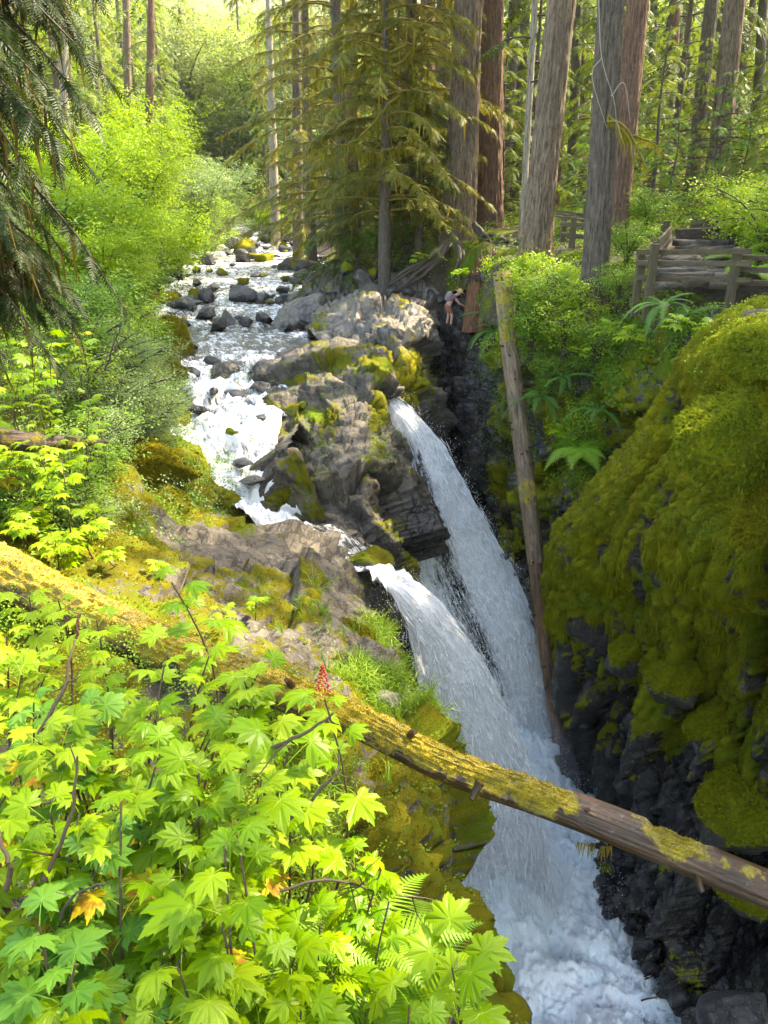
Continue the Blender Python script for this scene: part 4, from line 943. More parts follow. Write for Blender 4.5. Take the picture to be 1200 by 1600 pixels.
# dark hemlock boughs hanging in from the left, tree just outside the view
r = np.random.default_rng(88)
b = np.array([-5.7, 9.4, -3.4]); o = thing('near_hemlock', 'dark hemlock hanging its mossy boughs into the upper left corner', 'tree', b)
link('trunk', trunk_mesh('trunk', [(0, 0, -1), (.05, 0, 4), (0, .1, 9), (0, 0, 15)], [.3, .26, .18, .03], M['bark_dark'], 70, 26, .06, .4, 5), o)
st, dr, ln = [], [], []
for i in range(140):
    h = r.uniform(2.6, 8.2); th = r.normal(0.1, .6)
    st.append((0, 0, h)); dr.append((math.cos(th), math.sin(th) * .9, r.uniform(-.12, .22))); ln.append(r.uniform(1.5, 2.75) * (1.0 if h > 4.4 else .72))
for i in range(50):
    h = r.uniform(6, 14); th = r.uniform(0, 6.28); st.append((0, 0, h)); dr.append((math.cos(th), math.sin(th), .1)); ln.append(r.uniform(1.5, 2.6) * (1.2 - h / 18))
wood, Mx, T, Sc, Tn, Pm = branch_set([np.array(s) for s in st], [np.array(x) for x in dr], ln, .62, r, 27, .40, SPR2)
v, f, t = stamp(SPR2[0], SPR2[1], Mx, T, Sc, Tn)
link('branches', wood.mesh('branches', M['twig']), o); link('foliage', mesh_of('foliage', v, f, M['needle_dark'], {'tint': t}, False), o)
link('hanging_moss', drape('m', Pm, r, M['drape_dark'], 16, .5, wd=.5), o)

# ------------------------------------------------------------------ broad-leaved bushes and trees
LF = (np.array([(0, 0, 0), (.42, .34, .05), (1, 0, -.12), (.42, -.34, .05)], float), np.array([(0, 2, 1), (0, 3, 2)]))
def sprig(n=7, spread=.55, seed=0, ls=.34):
    r = np.random.default_rng(seed); V, F = [], []
    for i in range(n):
        a = i * 2.4 + r.normal(0, .3); rr = spread * math.sqrt((i + .5) / n); c = np.array([rr * math.cos(a), rr * math.sin(a), r.normal(0, .10) + .12 * (1 - rr)])
        d = np.array([math.cos(a), math.sin(a), r.normal(-.25, .2)]); d /= np.linalg.norm(d); z = np.array([0, 0, 1.0]) + r.normal(0, .3, 3); z -= z.dot(d) * d; z /= np.linalg.norm(z)
        Mt = np.stack([d, np.cross(z, d), z], -1); b = len(V)
        V += list(LF[0] @ Mt.T * ls * r.uniform(.7, 1.2) + c); F += [tuple(x + b for x in q) for q in LF[1]]
    return np.array(V), np.array(F)
SG = [sprig(7, .55, s) for s in range(3)]
def leafy_parts(H, wdt, seed, mat, nst=7, ns=900, size=.34, stemmat='twig', base=.25, moss=0, lay=True):
    r = np.random.default_rng(seed); wood = MB(); cen, paths = [], []
    for i in range(nst):
        th = i * 2.4 + r.normal(0, .3); q = wdt * r.uniform(.25, .8); h = H * r.uniform(.6, 1.0)
        P = np.array([(r.normal(0, .06), r.normal(0, .06), -.3), (q * .15 * math.cos(th), q * .15 * math.sin(th), h * .4), (q * .55 * math.cos(th), q * .55 * math.sin(th), h * .75), (q * math.cos(th), q * math.sin(th), h * .93)])
        P = cr(P, 10, 0); wood.tube(P, np.linspace(.012 * H + .01, .008, 10), 5, cap=False); paths.append(P)
        for j in range(5):
            a = r.uniform(base, 1); c = P[int(a * 9)]; t2 = th + r.normal(0, 1.2); L = wdt * r.uniform(.2, .5)
            e = c + np.array([math.cos(t2) * L, math.sin(t2) * L, L * r.uniform(-.1, .45)]); wood.tube(np.array([c, (c + e) / 2 + [0, 0, .05 * L], e]), [.012, .009, .005], 4, cap=False)
            paths.append(np.array([c, (c + e) / 2, e])); cen += [c, (c + e) / 2, e]
    cen = np.array(cen); k = r.integers(0, len(cen), ns)
    off = r.normal(0, 1, (ns, 3)) * np.array([wdt * .16, wdt * .16, H * .055 + .04]); T = cen[k] + off
    Nn = np.stack([r.normal(0, .35, ns), r.normal(0, .35, ns), np.ones(ns)], -1)
    vs, fs, ts, o = [], [], [], 0
    lum = r.random(len(cen))
    for s in range(3):
        m = (np.arange(ns) % 3) == s
        v, f, t = stamp(SG[s][0], SG[s][1], frames(Nn[m], r), T[m], size * r.uniform(.6, 1.2, m.sum()), np.clip(lum[k[m]] * .5 + .5 * r.random(m.sum()), 0, 1))
        vs.append(v); fs.append(f + o); ts.append(t); o += len(v)
    out = [('stems', wood.mesh('stems', M[stemmat])), ('foliage', mesh_of('foliage', np.concatenate(vs), np.concatenate(fs), M[mat], {'tint': np.concatenate(ts)}, False))]
    if moss: out.append(('hanging_moss', drape('m', paths, r, M['drape'], moss, .4)))
    return out
BK = [leafy_parts(4.5, 2.6, 701, 'shrub_lime', 9, 1300, .42), leafy_parts(3.2, 2.2, 702, 'shrub_green', 8, 1000, .36), leafy_parts(11, 4.2, 703, 'shrub_green', 8, 2000, .62), leafy_parts(14, 5.0, 704, 'shrub_lime', 8, 2400, .7),
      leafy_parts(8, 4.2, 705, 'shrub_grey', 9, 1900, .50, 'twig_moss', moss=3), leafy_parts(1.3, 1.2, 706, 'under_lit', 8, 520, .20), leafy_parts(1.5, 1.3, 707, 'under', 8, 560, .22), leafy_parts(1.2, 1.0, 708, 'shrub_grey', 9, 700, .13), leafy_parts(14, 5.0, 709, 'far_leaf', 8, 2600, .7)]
bprot = {}
UB = {}
def uniq_bush(l):
    for q in ('', ', taller', ', lower', ', half hidden', ', broader', ', sparser', ', paler', ', darker', ', rounder', ', slimmer'):
        if l + q not in UB: UB[l + q] = 1; return l + q
    return l
def bush(k, name, label, cat, loc, group, sc=1.0, rz=None):
    rz = r.random() * 6.28 if rz is None else rz
    if k not in bprot: bprot[k] = plant_tree(name, BK[k], label, cat, loc, rz, group, sc); return bprot[k]
    c = copy_tree(bprot[k]); c.name = name; c.location = tuple(float(a) for a in loc); c.rotation_euler = (0, 0, rz); c.scale = (sc,) * 3
    return tag(c, label, cat, group)
# lime bushes along the left bank
for i, (px, py, Y, k, sc) in enumerate(((195, 400, 34, 0, 1.0), (240, 385, 40, 0, 1.0), (275, 372, 48, 0, 1.05), (150, 415, 30, 0, 1.05), (100, 430, 27, 0, 1.0), (225, 350, 52, 3, .62), (165, 372, 42, 3, .6), (120, 380, 38, 0, 1.3), (60, 420, 26, 1, 1.1), (300, 366, 60, 1, 1.0), (205, 420, 29, 1, .8), (180, 440, 26, 1, .7), (30, 440, 22, 0, .9), (90, 395, 33, 3, .5), (250, 360, 60, 3, .8), (322, 362, 74, 0, 1.2))):
    b = pt(px, py, Y); b[2] = ground_z(b[0], b[1]) - .05
    kind = {0: 'bright lime green bush', 1: 'dark green leafy bush', 3: 'tall lime green alder bush'}[k]
    where = 'near the bank of mossy stones' if Y < 30 else 'halfway up the left bank' if Y < 46 else 'far up the left bank'
    bush(k, 'alder_bush', uniq_bush(f'{kind} {where}' + (', against the hemlock boughs' if px < 130 else '')), 'bush', b, 'bushes lining the left bank', sc)
GSH = 'low bushes on the near part of the left bank'
for i, (px, py, Y, k, sc) in enumerate(((150, 470, 20, 6, 1.2), (190, 480, 22, 5, 1.1), (120, 480, 18, 1, .6), (170, 510, 18, 5, 1.0), (215, 520, 21, 6, .9), (150, 545, 16, 7, 1.2), (185, 560, 16.5, 7, 1.2), (220, 600, 17.5, 7, 1.2), (180, 610, 15.4, 7, 1.3), (215, 640, 16.6, 7, 1.1), (150, 600, 14.4, 7, 1.2), (250, 630, 18.6, 7, .9), (160, 650, 13.5, 6, .8), (235, 665, 17, 7, .9), (200, 540, 18.5, 7, 1.1), (130, 520, 16, 6, 1.0), (265, 600, 20.5, 7, .8), (120, 560, 14.6, 5, .9), (150, 690, 12.6, 7, .9), (130, 740, 11.4, 6, .7), (110, 800, 9.9, 6, .6), (150, 830, 10, 7, .6), (60, 800, 9.4, 6, .7), (190, 455, 25, 0, .5), (160, 440, 24, 0, .6), (205, 440, 28, 5, 1.4))):
    b = pt(px, py, Y); b[2] = max(ground_z(b[0], b[1]) - .1, b[2] - 1.0)
    kd = {5: 'light green', 6: 'deep green', 7: 'fine-leaved sage green', 0: 'lime green', 1: 'dark green'}[k]
    where = ('on the slope under the lime bushes' if py < 530 else 'above the mossy boulders' if py < 625 else 'close to the golden mossy boulder' if py < 700 else 'behind the mossy log') + (', inland' if px < 145 else ', near the water' if px > 205 else '')
    bush(k, 'low_bush', uniq_bush(f'{kd} low bush {where}'), 'bush', b, GSH, sc)
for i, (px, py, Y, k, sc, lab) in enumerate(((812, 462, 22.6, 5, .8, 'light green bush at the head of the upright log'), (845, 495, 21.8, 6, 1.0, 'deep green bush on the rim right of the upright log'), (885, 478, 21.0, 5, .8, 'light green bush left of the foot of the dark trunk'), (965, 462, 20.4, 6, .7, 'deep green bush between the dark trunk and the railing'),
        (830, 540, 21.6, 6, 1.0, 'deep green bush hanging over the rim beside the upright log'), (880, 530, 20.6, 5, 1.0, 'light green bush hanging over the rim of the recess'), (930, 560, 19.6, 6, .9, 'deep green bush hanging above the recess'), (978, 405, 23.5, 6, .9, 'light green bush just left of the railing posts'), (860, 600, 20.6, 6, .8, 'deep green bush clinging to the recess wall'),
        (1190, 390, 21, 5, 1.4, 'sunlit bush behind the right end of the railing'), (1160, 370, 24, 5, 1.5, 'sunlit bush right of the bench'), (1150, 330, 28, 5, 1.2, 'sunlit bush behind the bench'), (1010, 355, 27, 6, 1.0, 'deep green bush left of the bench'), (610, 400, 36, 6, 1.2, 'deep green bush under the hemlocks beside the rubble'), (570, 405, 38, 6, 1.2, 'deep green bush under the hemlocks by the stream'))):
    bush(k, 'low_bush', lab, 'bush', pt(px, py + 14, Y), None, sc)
# sage green tree leaning over the stream's far bend, yellow bushes at the bend
b = pt(318, 372, 66); b[2] = ground_z(b[0], b[1]); bush(4, 'leaning_alder', 'sage green spreading tree on the left bank at the far bend of the stream', 'tree', b, None, 1.0)
b = pt(356, 362, 84); b[2] = ground_z(b[0], b[1]); bush(4, 'leaning_alder', 'second sage green tree farther round the bend of the stream', 'tree', b, None, 1.1)
for px, py, Y, k, sc in ((345, 362, 78, 5, 1.6), (330, 368, 70, 5, 1.5), (420, 350, 92, 0, .9), (445, 356, 80, 0, .7), (405, 345, 105, 0, 1.0), (395, 348, 100, 5, 1.7)):
    b = pt(px, py, Y); b[2] = ground_z(b[0], b[1]); bush(k, 'stream_bush', uniq_bush('small yellow-green bush at the far bend of the stream' if k == 5 else 'yellow-green bush beside the far end of the stream'), 'bush', b, 'bushes at the far bend', sc)
# tall broad-leaved trees closing the valley
r2 = np.random.default_rng(5)
FARB = [(380, 150, 3, 1.2), (340, 135, 2, 1.3), (420, 140, 3, 1.3), (300, 120, 3, 1.3), (450, 130, 2, 1.3), (360, 175, 3, 1.7), (400, 185, 3, 1.8), (260, 110, 3, 1.2), (320, 160, 3, 1.5), (480, 130, 3, 1.3), (210, 100, 3, 1.2), (160, 90, 2, 1.2), (230, 130, 3, 1.6), (435, 175, 3, 1.7), (110, 90, 3, 1.3), (50, 75, 3, 1.2), (0, 70, 2, 1.2), (280, 150, 3, 1.8), (350, 210, 3, 2.3), (410, 220, 3, 2.4), (300, 210, 2, 2.3), (460, 200, 3, 2.2), (240, 180, 3, 2.1), (510, 150, 3, 1.7), (180, 140, 3, 1.9),
        (560, 110, 3, 1.5), (620, 110, 3, 1.6), (680, 105, 3, 1.5), (740, 105, 3, 1.5), (800, 100, 3, 1.5), (860, 105, 3, 1.6), (920, 105, 3, 1.6), (980, 105, 3, 1.6), (1040, 105, 3, 1.6), (1100, 105, 3, 1.6), (1160, 105, 3, 1.6), (1220, 100, 3, 1.6),
        (950, 56, 0, 1.1), (1080, 58, 0, 1.2), (1150, 56, 0, 1.2), (830, 60, 0, 1.2), (720, 64, 0, 1.3), (1190, 42, 0, 1.0)]
rfb = np.random.default_rng(91)
for i in range(46):
    FARB.append((float(rfb.uniform(-60, 560)), float(rfb.uniform(120, 265)), 3 if rfb.random() < .7 else 2, float(rfb.uniform(1.8, 2.7))))
for px, Y, k, sc in FARB:
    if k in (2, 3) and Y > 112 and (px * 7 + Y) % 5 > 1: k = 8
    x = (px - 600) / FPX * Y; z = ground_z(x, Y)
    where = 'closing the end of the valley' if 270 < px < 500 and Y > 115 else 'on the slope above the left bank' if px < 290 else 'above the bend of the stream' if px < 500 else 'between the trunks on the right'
    kd = 'light yellow-green' if k == 3 else 'mid green' if k == 2 else 'haze-tinted' if k == 8 else 'low lime green'
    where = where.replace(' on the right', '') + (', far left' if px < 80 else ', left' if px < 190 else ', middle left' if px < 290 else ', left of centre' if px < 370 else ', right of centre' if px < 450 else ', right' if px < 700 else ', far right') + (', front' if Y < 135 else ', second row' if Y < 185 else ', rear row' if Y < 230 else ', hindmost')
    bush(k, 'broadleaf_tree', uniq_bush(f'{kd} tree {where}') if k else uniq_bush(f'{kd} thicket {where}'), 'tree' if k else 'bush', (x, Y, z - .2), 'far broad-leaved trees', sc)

# ------------------------------------------------------------------ bank shrubs, ferns, undergrowth
USED = {}
def uniq(label, opts):
    """the label, or the label with the first qualifier that makes it different"""
    for q in [''] + list(opts):
        l = label + q
        if l not in USED: USED[l] = 1; return l
    return label
def palm_leaf(name, seed, mat, droop=.30, pet=.75, lob=((0, .62), (40, .60), (80, .54), (124, .42))):
    r = np.random.default_rng(seed)
    ax = [(-a, l) for a, l in reversed(lob[1:])] + list(lob)
    ax = [(a + r.normal(0, 3), l * r.uniform(.9, 1.1)) for a, l in ax]
    out = []
    def P(a, rr): return (math.radians(a), rr)
    n = len(ax)
    out.append((P(ax[0][0] - 38, .16), 0, 0))
    for i, (a, l) in enumerate(ax):
        an = (ax[i + 1][0] - a) / 2 if i < n - 1 else 34
        ap = (a - ax[i - 1][0]) / 2 if i else 34
        out += [(P(a - ap * .66, l * .77), .2, 0), (P(a - ap * .56, l * .73), .2, 0), (P(a - ap * .40, l * .89), .3, 0), (P(a - ap * .31, l * .83), .3, 0), (P(a, l), 1, 1),
                (P(a + an * .31, l * .83), .3, 0), (P(a + an * .40, l * .89), .3, 0), (P(a + an * .56, l * .73), .2, 0), (P(a + an * .66, l * .77), .2, 0)]
        if i < n - 1: out.append((P(a + an, min(l, ax[i + 1][1]) * .64), 0, 0))
    out.append((P(ax[-1][0] + 38, .16), 0, 0))
    V, F, ve = [], [], []
    def z(a, rr, axis):
        return -droop * rr * rr * 1.6 - .10 * rr + (-.045 if axis else .03) * min(1, rr * 3) + .035 * math.sin(a * 3.1 + seed) * rr
    ox, oz = pet * .9, pet * .38
    k = len(out)
    V.append((ox, 0, oz)); ve.append(1)
    for (a, rr), v, axis in out:
        V.append((ox + rr * .52 * math.cos(a), rr * .52 * math.sin(a), oz + z(a, rr * .52, axis))); ve.append(1 if axis else .25)
    for (a, rr), v, axis in out:
        V.append((ox + rr * math.cos(a), rr * math.sin(a), oz + z(a, rr, axis))); ve.append(1 if axis else 0)
    for i in range(k - 1):
        F += [(0, 1 + i, 2 + i), (1 + i, 1 + k + i, 2 + k + i), (1 + i, 2 + k + i, 2 + i)]
    pth = np.array([(0, 0, 0), (ox * .35, 0, oz * .62), (ox * .75, 0, oz * .98), (ox, 0, oz)])
    mb = MB(); mb.tube(pth, [.014, .011, .009, .010], 4, cap=False)
    pv = mb.v[0]; pf = mb.q[0]; b = len(V)
    me = mesh_of(name, np.concatenate([np.array(V), pv]), [np.array(F), pf + b], mat, {'vein': np.concatenate([ve, np.full(len(pv), 1.0)]), 'tint': np.concatenate([np.full(len(V), 0.0), np.full(len(pv), .0)])})
    return me
LV = {m: [palm_leaf('leaf', s * 3 + i, M[m], droop=.06 + .09 * s, pet=.55 + .15 * (s % 3)) for s in range(5)] for i, m in enumerate(('leaf', 'leaf_pale', 'leaf_cool', 'leaf_yellow'))}
def spiny_stem(P, rad, name='stem', seed=0):
    mb = MB(); mb.tube(P, np.linspace(rad, rad * .45, len(P)), 6)
    r = np.random.default_rng(seed)
    for i in range(26):
        a = r.uniform(.1, .95) * (len(P) - 1); j = int(a); c = P[j] + (P[min(j + 1, len(P) - 1)] - P[j]) * (a - j); th = r.random() * 6.28
        e = c + np.array([math.cos(th), math.sin(th), .2]) * rad * r.uniform(1.6, 2.4); s = np.array([-math.sin(th), math.cos(th), 0]) * rad * .18
        mb.add([c + s, c - s, e], [(0, 1, 2)])
    return mb.mesh(name, M['stem'])
def broad_shrub(base, top, nl, ls, seed, mat, label, group, yellow=0, berry=False, face=None, spread=1.0):
    r = np.random.default_rng(seed); base = np.asarray(base, float); top = np.asarray(top, float)
    o = thing('broadleaf_shrub', label, 'shrub', base, group=group)
    d = top - base; w = r.normal(0, .09, 3) * np.linalg.norm(d); w[2] = 0
    P = np.array([d * t + w * math.sin(3.14 * t) for t in np.linspace(0, .985, 10)])
    link('stem', spiny_stem(P, .0085 + .003 * ls / .3, seed=seed), o)
    a0 = r.random() * 6.28
    nl = nl + 2
    for i in range(nl):
        f = (i + .5) / nl; c = d * (1 - .34 * (1 - f) * (1 if nl > 5 else .5)); c = c + w * math.sin(3.14 * (1 - .34 * (1 - f)))
        th = a0 + i * 2.4 + r.normal(0, .25)
        pitch = r.normal(.0 + .34 * f, .16); roll = r.normal(0, .22)
        m = mat if i >= yellow else 'leaf_yellow'
        s = ls / 1.18 * r.uniform(.62, 1.12) * (1.05 - .25 * f)
        lo = link('leaf', LV[m][r.integers(0, 5)], o)
        lo.matrix_basis = Matrix.Translation(Vector(c)) @ Euler((roll, -pitch, th), 'XYZ').to_matrix().to_4x4() @ Matrix.Diagonal((s, s * r.uniform(.92, 1.1), s, 1))
        if i < yellow: lo['label'] = 'yellowing leaf with brown blotches'
    if berry:
        mb = MB()
        for i in range(46):
            f = i / 46; rr = .030 * (1 - f) + .006; th = i * 2.4
            p = d + np.array([rr * math.cos(th), rr * math.sin(th), .02 + f * .16])
            v = OV * .0085 * np.array([1, 1, .6]); mb.add(v + p, OF)
        link('berry_cluster', mb.mesh('berry_cluster', M['berry']), o)['kind'] = 'stuff'
    return o
def bank_z(x, y):
    d = (bankP[..., 0] - x) ** 2 + (bankP[..., 1] - y) ** 2
    i = np.unravel_index(np.argmin(d), d.shape); return bankP[i][2]

rf = np.random.default_rng(42)
GRP = 'broad-leaved shrubs covering the near bank'
FG = []     # px, py, Y, leaf size, leaf material, leaves, yellow leaves, label
HAND = [(640, 1560, 2.55, .34, 'leaf', 10, 0, 'lime shrub at the lower edge below the one leaning over the pool'), (600, 1345, 3.1, .27, 'leaf', 9, 1, 'shrub with one yellow leaf right beside the mossy ledge rock'), (150, 965, 4.7, .26, 'leaf_pale', 7, 0, 'pale shrub before the log between the left edge and the tall stalk'), (45, 930, 5.2, .26, 'leaf_pale', 7, 0, 'pale shrub rising above the log near the left edge'), (335, 1000, 4.2, .27, 'leaf', 6, 0, 'lime shrub overlapping the log right of the tall stalk'), (410, 1040, 3.9, .27, 'leaf', 6, 0, 'lime shrub overlapping the log left of the red berries'), (265, 905, 4.6, .34, 'leaf', 6, 0, 'tall stalk of lime leaves standing clear in front of the mossy log'),
        (262, 1010, 3.9, .29, 'leaf_pale', 7, 0, 'shrub with three-forked dark stem just below the stalk that overlaps the mossy log'),
        (505, 1085, 3.4, .30, 'leaf', 6, 0, 'shrub bearing the red berry spike in front of the mossy log'),
        (455, 1160, 3.1, .36, 'leaf', 4, 0, 'shrub with the largest lime leaf hanging just under the red berries'),
        (190, 1225, 2.9, .28, 'leaf', 6, 2, 'shrub with yellow blotched leaves at its heart'),
        (365, 1275, 2.75, .30, 'leaf', 5, 1, 'shrub with one golden leaf above a dark hollow'),
        (45, 1330, 2.7, .22, 'leaf', 4, 2, 'spindly shrub with a withered yellow leaf on a bare stem'),
        (30, 1210, 3.1, .30, 'leaf', 5, 1, 'shrub with an orange leaf at the left edge of the photo'),
        (350, 1310, 2.6, .38, 'leaf', 3, 0, 'shrub with one very large flat leaf over the dark hollow'),
        (120, 1500, 2.25, .34, 'leaf_cool', 5, 0, 'shrub with smooth bluish green leaves in the lower left'),
        (60, 1440, 2.4, .30, 'leaf_cool', 5, 0, 'bluish green shrub at the left edge under the withered leaf'),
        (545, 1345, 3.0, .24, 'leaf', 7, 0, 'shrub on the ledge below the mossy log, beside the mossy rock'),
        (500, 1440, 2.7, .34, 'leaf', 6, 0, 'shrub with two long glossy drooping leaves near the fern'),
        (705, 1505, 2.75, .37, 'leaf', 12, 0, 'bushy shrub leaning over the foaming pool at the very edge of the bank'),
        (520, 1520, 2.6, .26, 'leaf', 5, 0, 'small lime shrub in the dark hollow near the lower edge'),
        (470, 1575, 2.35, .30, 'leaf', 7, 0, 'lime shrub cut by the lower edge of the photo, left of the pool'),
        (610, 1400, 2.95, .24, 'leaf', 6, 0, 'shrub between the ferns and the mossy rock ledge'),
        (95, 1010, 4.4, .27, 'leaf_pale', 8, 0, 'pale shrub in front of the mossy log near the left edge'),
        (90, 935, 5.0, .24, 'leaf_pale', 6, 0, 'pale shrub partly hiding the mossy log, highest on the left'),
        (10, 990, 4.4, .27, 'leaf_pale', 6, 0, 'pale shrub at the left edge before the mossy log'),
        (380, 1060, 3.8, .27, 'leaf_pale', 7, 0, 'pale shrub overlapping the middle of the mossy log')]
zr = lambda py: 'just below the log' if py < 1160 else 'amid the thicket' if py < 1330 else 'low in the thicket' if py < 1480 else 'along the lower edge'
zc = lambda px: 'at the far left' if px < 90 else 'left of the yellow leaves' if px < 170 else 'right of the yellow leaves' if px < 270 else 'left of the dark hollow' if px < 360 else 'by the dark hollow' if px < 470 else 'towards the gorge edge'
bound = lambda py: np.interp(py, [1040, 1080, 1130, 1200, 1260, 1330, 1400, 1480, 1560, 1640], [130, 330, 480, 470, 400, 380, 430, 470, 500, 520])
nm = {'leaf': 'lime green', 'leaf_pale': 'pale green', 'leaf_cool': 'bluish green', 'leaf_yellow': 'yellow'}
for px, py, Y, ls, m, nl, yl, lab in HAND: FG.append((px, py, Y, ls, m, nl, yl, lab))
for py in range(1050, 1640, 54):
    for px in range(-30, 560, 72):
        x, y = px + rf.normal(0, 20), py + rf.normal(0, 16)
        if x > bound(y) or rf.random() < .12: continue
        if 400 < x < 560 and 1250 < y < 1330: continue
        if 380 < x < 560 and 1430 < y < 1550 and rf.random() < .75: continue
        if ((np.array([(h[0] - x) ** 2 + (h[1] - y) ** 2 for h in HAND])) < 1500).any(): continue
        m = rf.choice(['leaf', 'leaf', 'leaf_pale', 'leaf_cool'] if x < 250 else ['leaf', 'leaf', 'leaf_pale'])
        ls = rf.uniform(.20, .33); Y = np.interp(y, [1040, 1160, 1330, 1500, 1640], [3.9, 3.1, 2.65, 2.3, 2.0]) + rf.uniform(0, .45)
        sz = 'small' if ls < .25 else 'large' if ls > .29 else 'mid-sized'
        FG.append((x, y, Y, ls, m, int(rf.integers(7, 11)), int(rf.random() < .45), f'{sz} {nm[m]} shrub {zr(y)} {zc(x)}'))
for i, (px, py, Y, ls, m, nl, yl, lab) in enumerate(FG):
    t = pt(px, py, Y); bx, by = t[0] - .12 + rf.normal(0, .08), t[1] + rf.normal(.05, .1)
    b = np.array([bx, by, min(bank_z(bx, by), t[2] - .5)])
    lab = uniq(lab, (', sparsest', ', partly hidden', ', underneath', ', topmost', ', greenest'))
    broad_shrub(b, t, nl, ls, 900 + i, m, lab, GRP, yl, berry='red berry' in lab and 'bearing' in lab)
# shrubs on the left bank
GL = 'broad-leaved shrubs on the left bank'
zl = lambda px, py: ('against the dark hemlock boughs' if py < 480 else 'above the fallen log' if py < 650 else 'around the fallen log' if py < 720 else 'below the fallen log') + (' at the left edge' if px < 40 else ' midway' if px < 110 else ' nearest the mossy rocks')
for i in range(62):
    py = rf.uniform(445, 850); px = rf.uniform(-40, np.interp(py, [440, 560, 700, 850], [120, 130, 165, 175]))
    if py > 700 and px > 120 and rf.random() < .6: continue
    Y = np.interp(py, [440, 560, 700, 850], [15.5, 11.5, 9.4, 8.2]) + rf.uniform(-.4, .8)
    t = pt(px, py, Y); bx, by = t[0] - .1, t[1] + .1; b = np.array([bx, by, min(bank_z(bx, by), t[2] - .5)])
    ls = rf.uniform(.24, .36); m = rf.choice(['leaf_pale', 'leaf_pale', 'leaf']); sz = 'small' if ls < .28 else 'large' if ls > .32 else 'mid-sized'
    lab = uniq(f'{sz} {nm[m]} shrub {zl(px, py)}', (', flattest', ', partly hidden', ', underneath', ', topmost', ', greenest'))
    broad_shrub(b, t, int(rf.integers(6, 10)), ls, 1200 + i, m, lab, GL, int(rf.random() < .12))
# a few more in front of the mossy rock and on the dark bank under the railing
for i, (px, py, Y, ls, n, lab) in enumerate(((250, 890, 8.6, .20, 7, 'small pale shrub on the bare ground behind the mossy log'), (110, 870, 8.0, .22, 8, 'small green shrub behind the mossy log at the left'), (180, 865, 8.4, .20, 8, 'low pale shrub behind the mossy log by the mossy rocks'),
        (400, 940, 9.2, .22, 6, 'thin pale shrub on the worn outcrop behind the log'), (345, 955, 7.6, .20, 5, 'thin shrub on the outcrop close behind the log'), (950, 510, 17.3, .42, 8, 'broad-leaved shrub with flat pale leaves under the railing'), (985, 520, 17.0, .40, 8, 'second flat-leaved shrub under the railing, nearer the mossy cliff'),
        (870, 668, 19.3, .36, 10, 'large-leaved plant hanging on the dark gorge wall right of the upright log'), (905, 545, 19.2, .36, 7, 'broad-leaved shrub at the gorge rim above the dark recess'), (722, 425, 29.5, .42, 9, 'bright broad-leaved shrub left of the rotten stump'), (1060, 500, 15.5, .36, 7, 'broad-leaved shrub at the foot of the railing'),
        (1110, 508, 13.6, .34, 7, 'broad-leaved shrub on top of the mossy cliff'), (660, 400, 33, .5, 8, 'broad-leaved shrub at the foot of the thickest trunk'), (820, 545, 21.5, .36, 7, 'broad-leaved shrub just right of the upright log'), (890, 470, 20.8, .36, 8, 'broad-leaved shrub in front of the dark trunk'), (800, 432, 21.6, .30, 8, 'broad-leaved shrub drooping over the head of the upright log'), (826, 455, 21.4, .34, 9, 'broad-leaved shrub right of the head of the upright log'))):
    t = pt(px, py, Y); b = t + np.array([-.1, .25, -.55 if i > 4 else -.5])
    if i <= 4: b[2] = min(bank_z(b[0], b[1]), t[2] - .3)
    broad_shrub(b, t, n, ls, 1400 + i, 'leaf_pale' if i % 2 == 0 else 'leaf', lab, None)

# ferns
def frond_mesh(n, mat, w=.17, bend=.55, seed=0, name='frond', tri=False):
    V, F = [], []
    cx = lambda s: s * (1 - .22 * bend * s); cz = lambda s: .42 * s - bend * s * s
    for i in range(n):
        s = .10 + .88 * i / n; L = w * math.sin(math.pi * (s * .86 + .12)) * (1 if not tri else 1.25 - .9 * s) + .012
        for sd in (-1, 1):
            b = len(V); h = .42 * .88 / n
            V += [(cx(s - h), 0, cz(s - h)), (cx(s + h), 0, cz(s + h)), (cx(s) + L * .28 + h * .6, sd * L, cz(s) - L * .25), (cx(s) + L * .18 - h * .7, sd * L * .55, cz(s) - L * .08)]
            F += [(b, b + 1, b + 2), (b, b + 2, b + 3)] if sd > 0 else [(b + 1, b, b + 2), (b + 2, b, b + 3)]
    P = np.array([(cx(s), 0, cz(s) + .002) for s in np.linspace(0, 1, 6)]); mb = MB(); mb.tube(P, np.linspace(.008, .002, 6), 3, cap=False)
    return mesh_of(name, np.concatenate([np.array(V), mb.v[0]]), [np.array(F), mb.q[0] + len(V)], mat, {'tint': np.full(len(V) + len(mb.v[0]), .2)}, False)
FRO = {'fern': [frond_mesh(20, M['fern'], .26, .45 + .15 * s, s, tri=True) for s in range(3)], 'fern_dark': [frond_mesh(24, M['fern_dark'], .09, .45 + .2 * s, s) for s in range(3)]}
def fern(p, n, L, mat, label, seed, group=None, lean=(0, 0)):
    r = np.random.default_rng(seed); o = thing('fern', label, 'fern', p, group=group)
    for i in range(n):
        lo = link('frond', FRO[mat][i % 3], o); s = L * r.uniform(.7, 1.1)
        lo.matrix_basis = Euler((lean[0] + r.normal(0, .12), lean[1] + r.normal(-.05, .18), i * 6.283 / n + r.normal(0, .2)), 'ZYX').to_matrix().to_4x4() @ Matrix.Diagonal((s, s, s, 1))
    return o
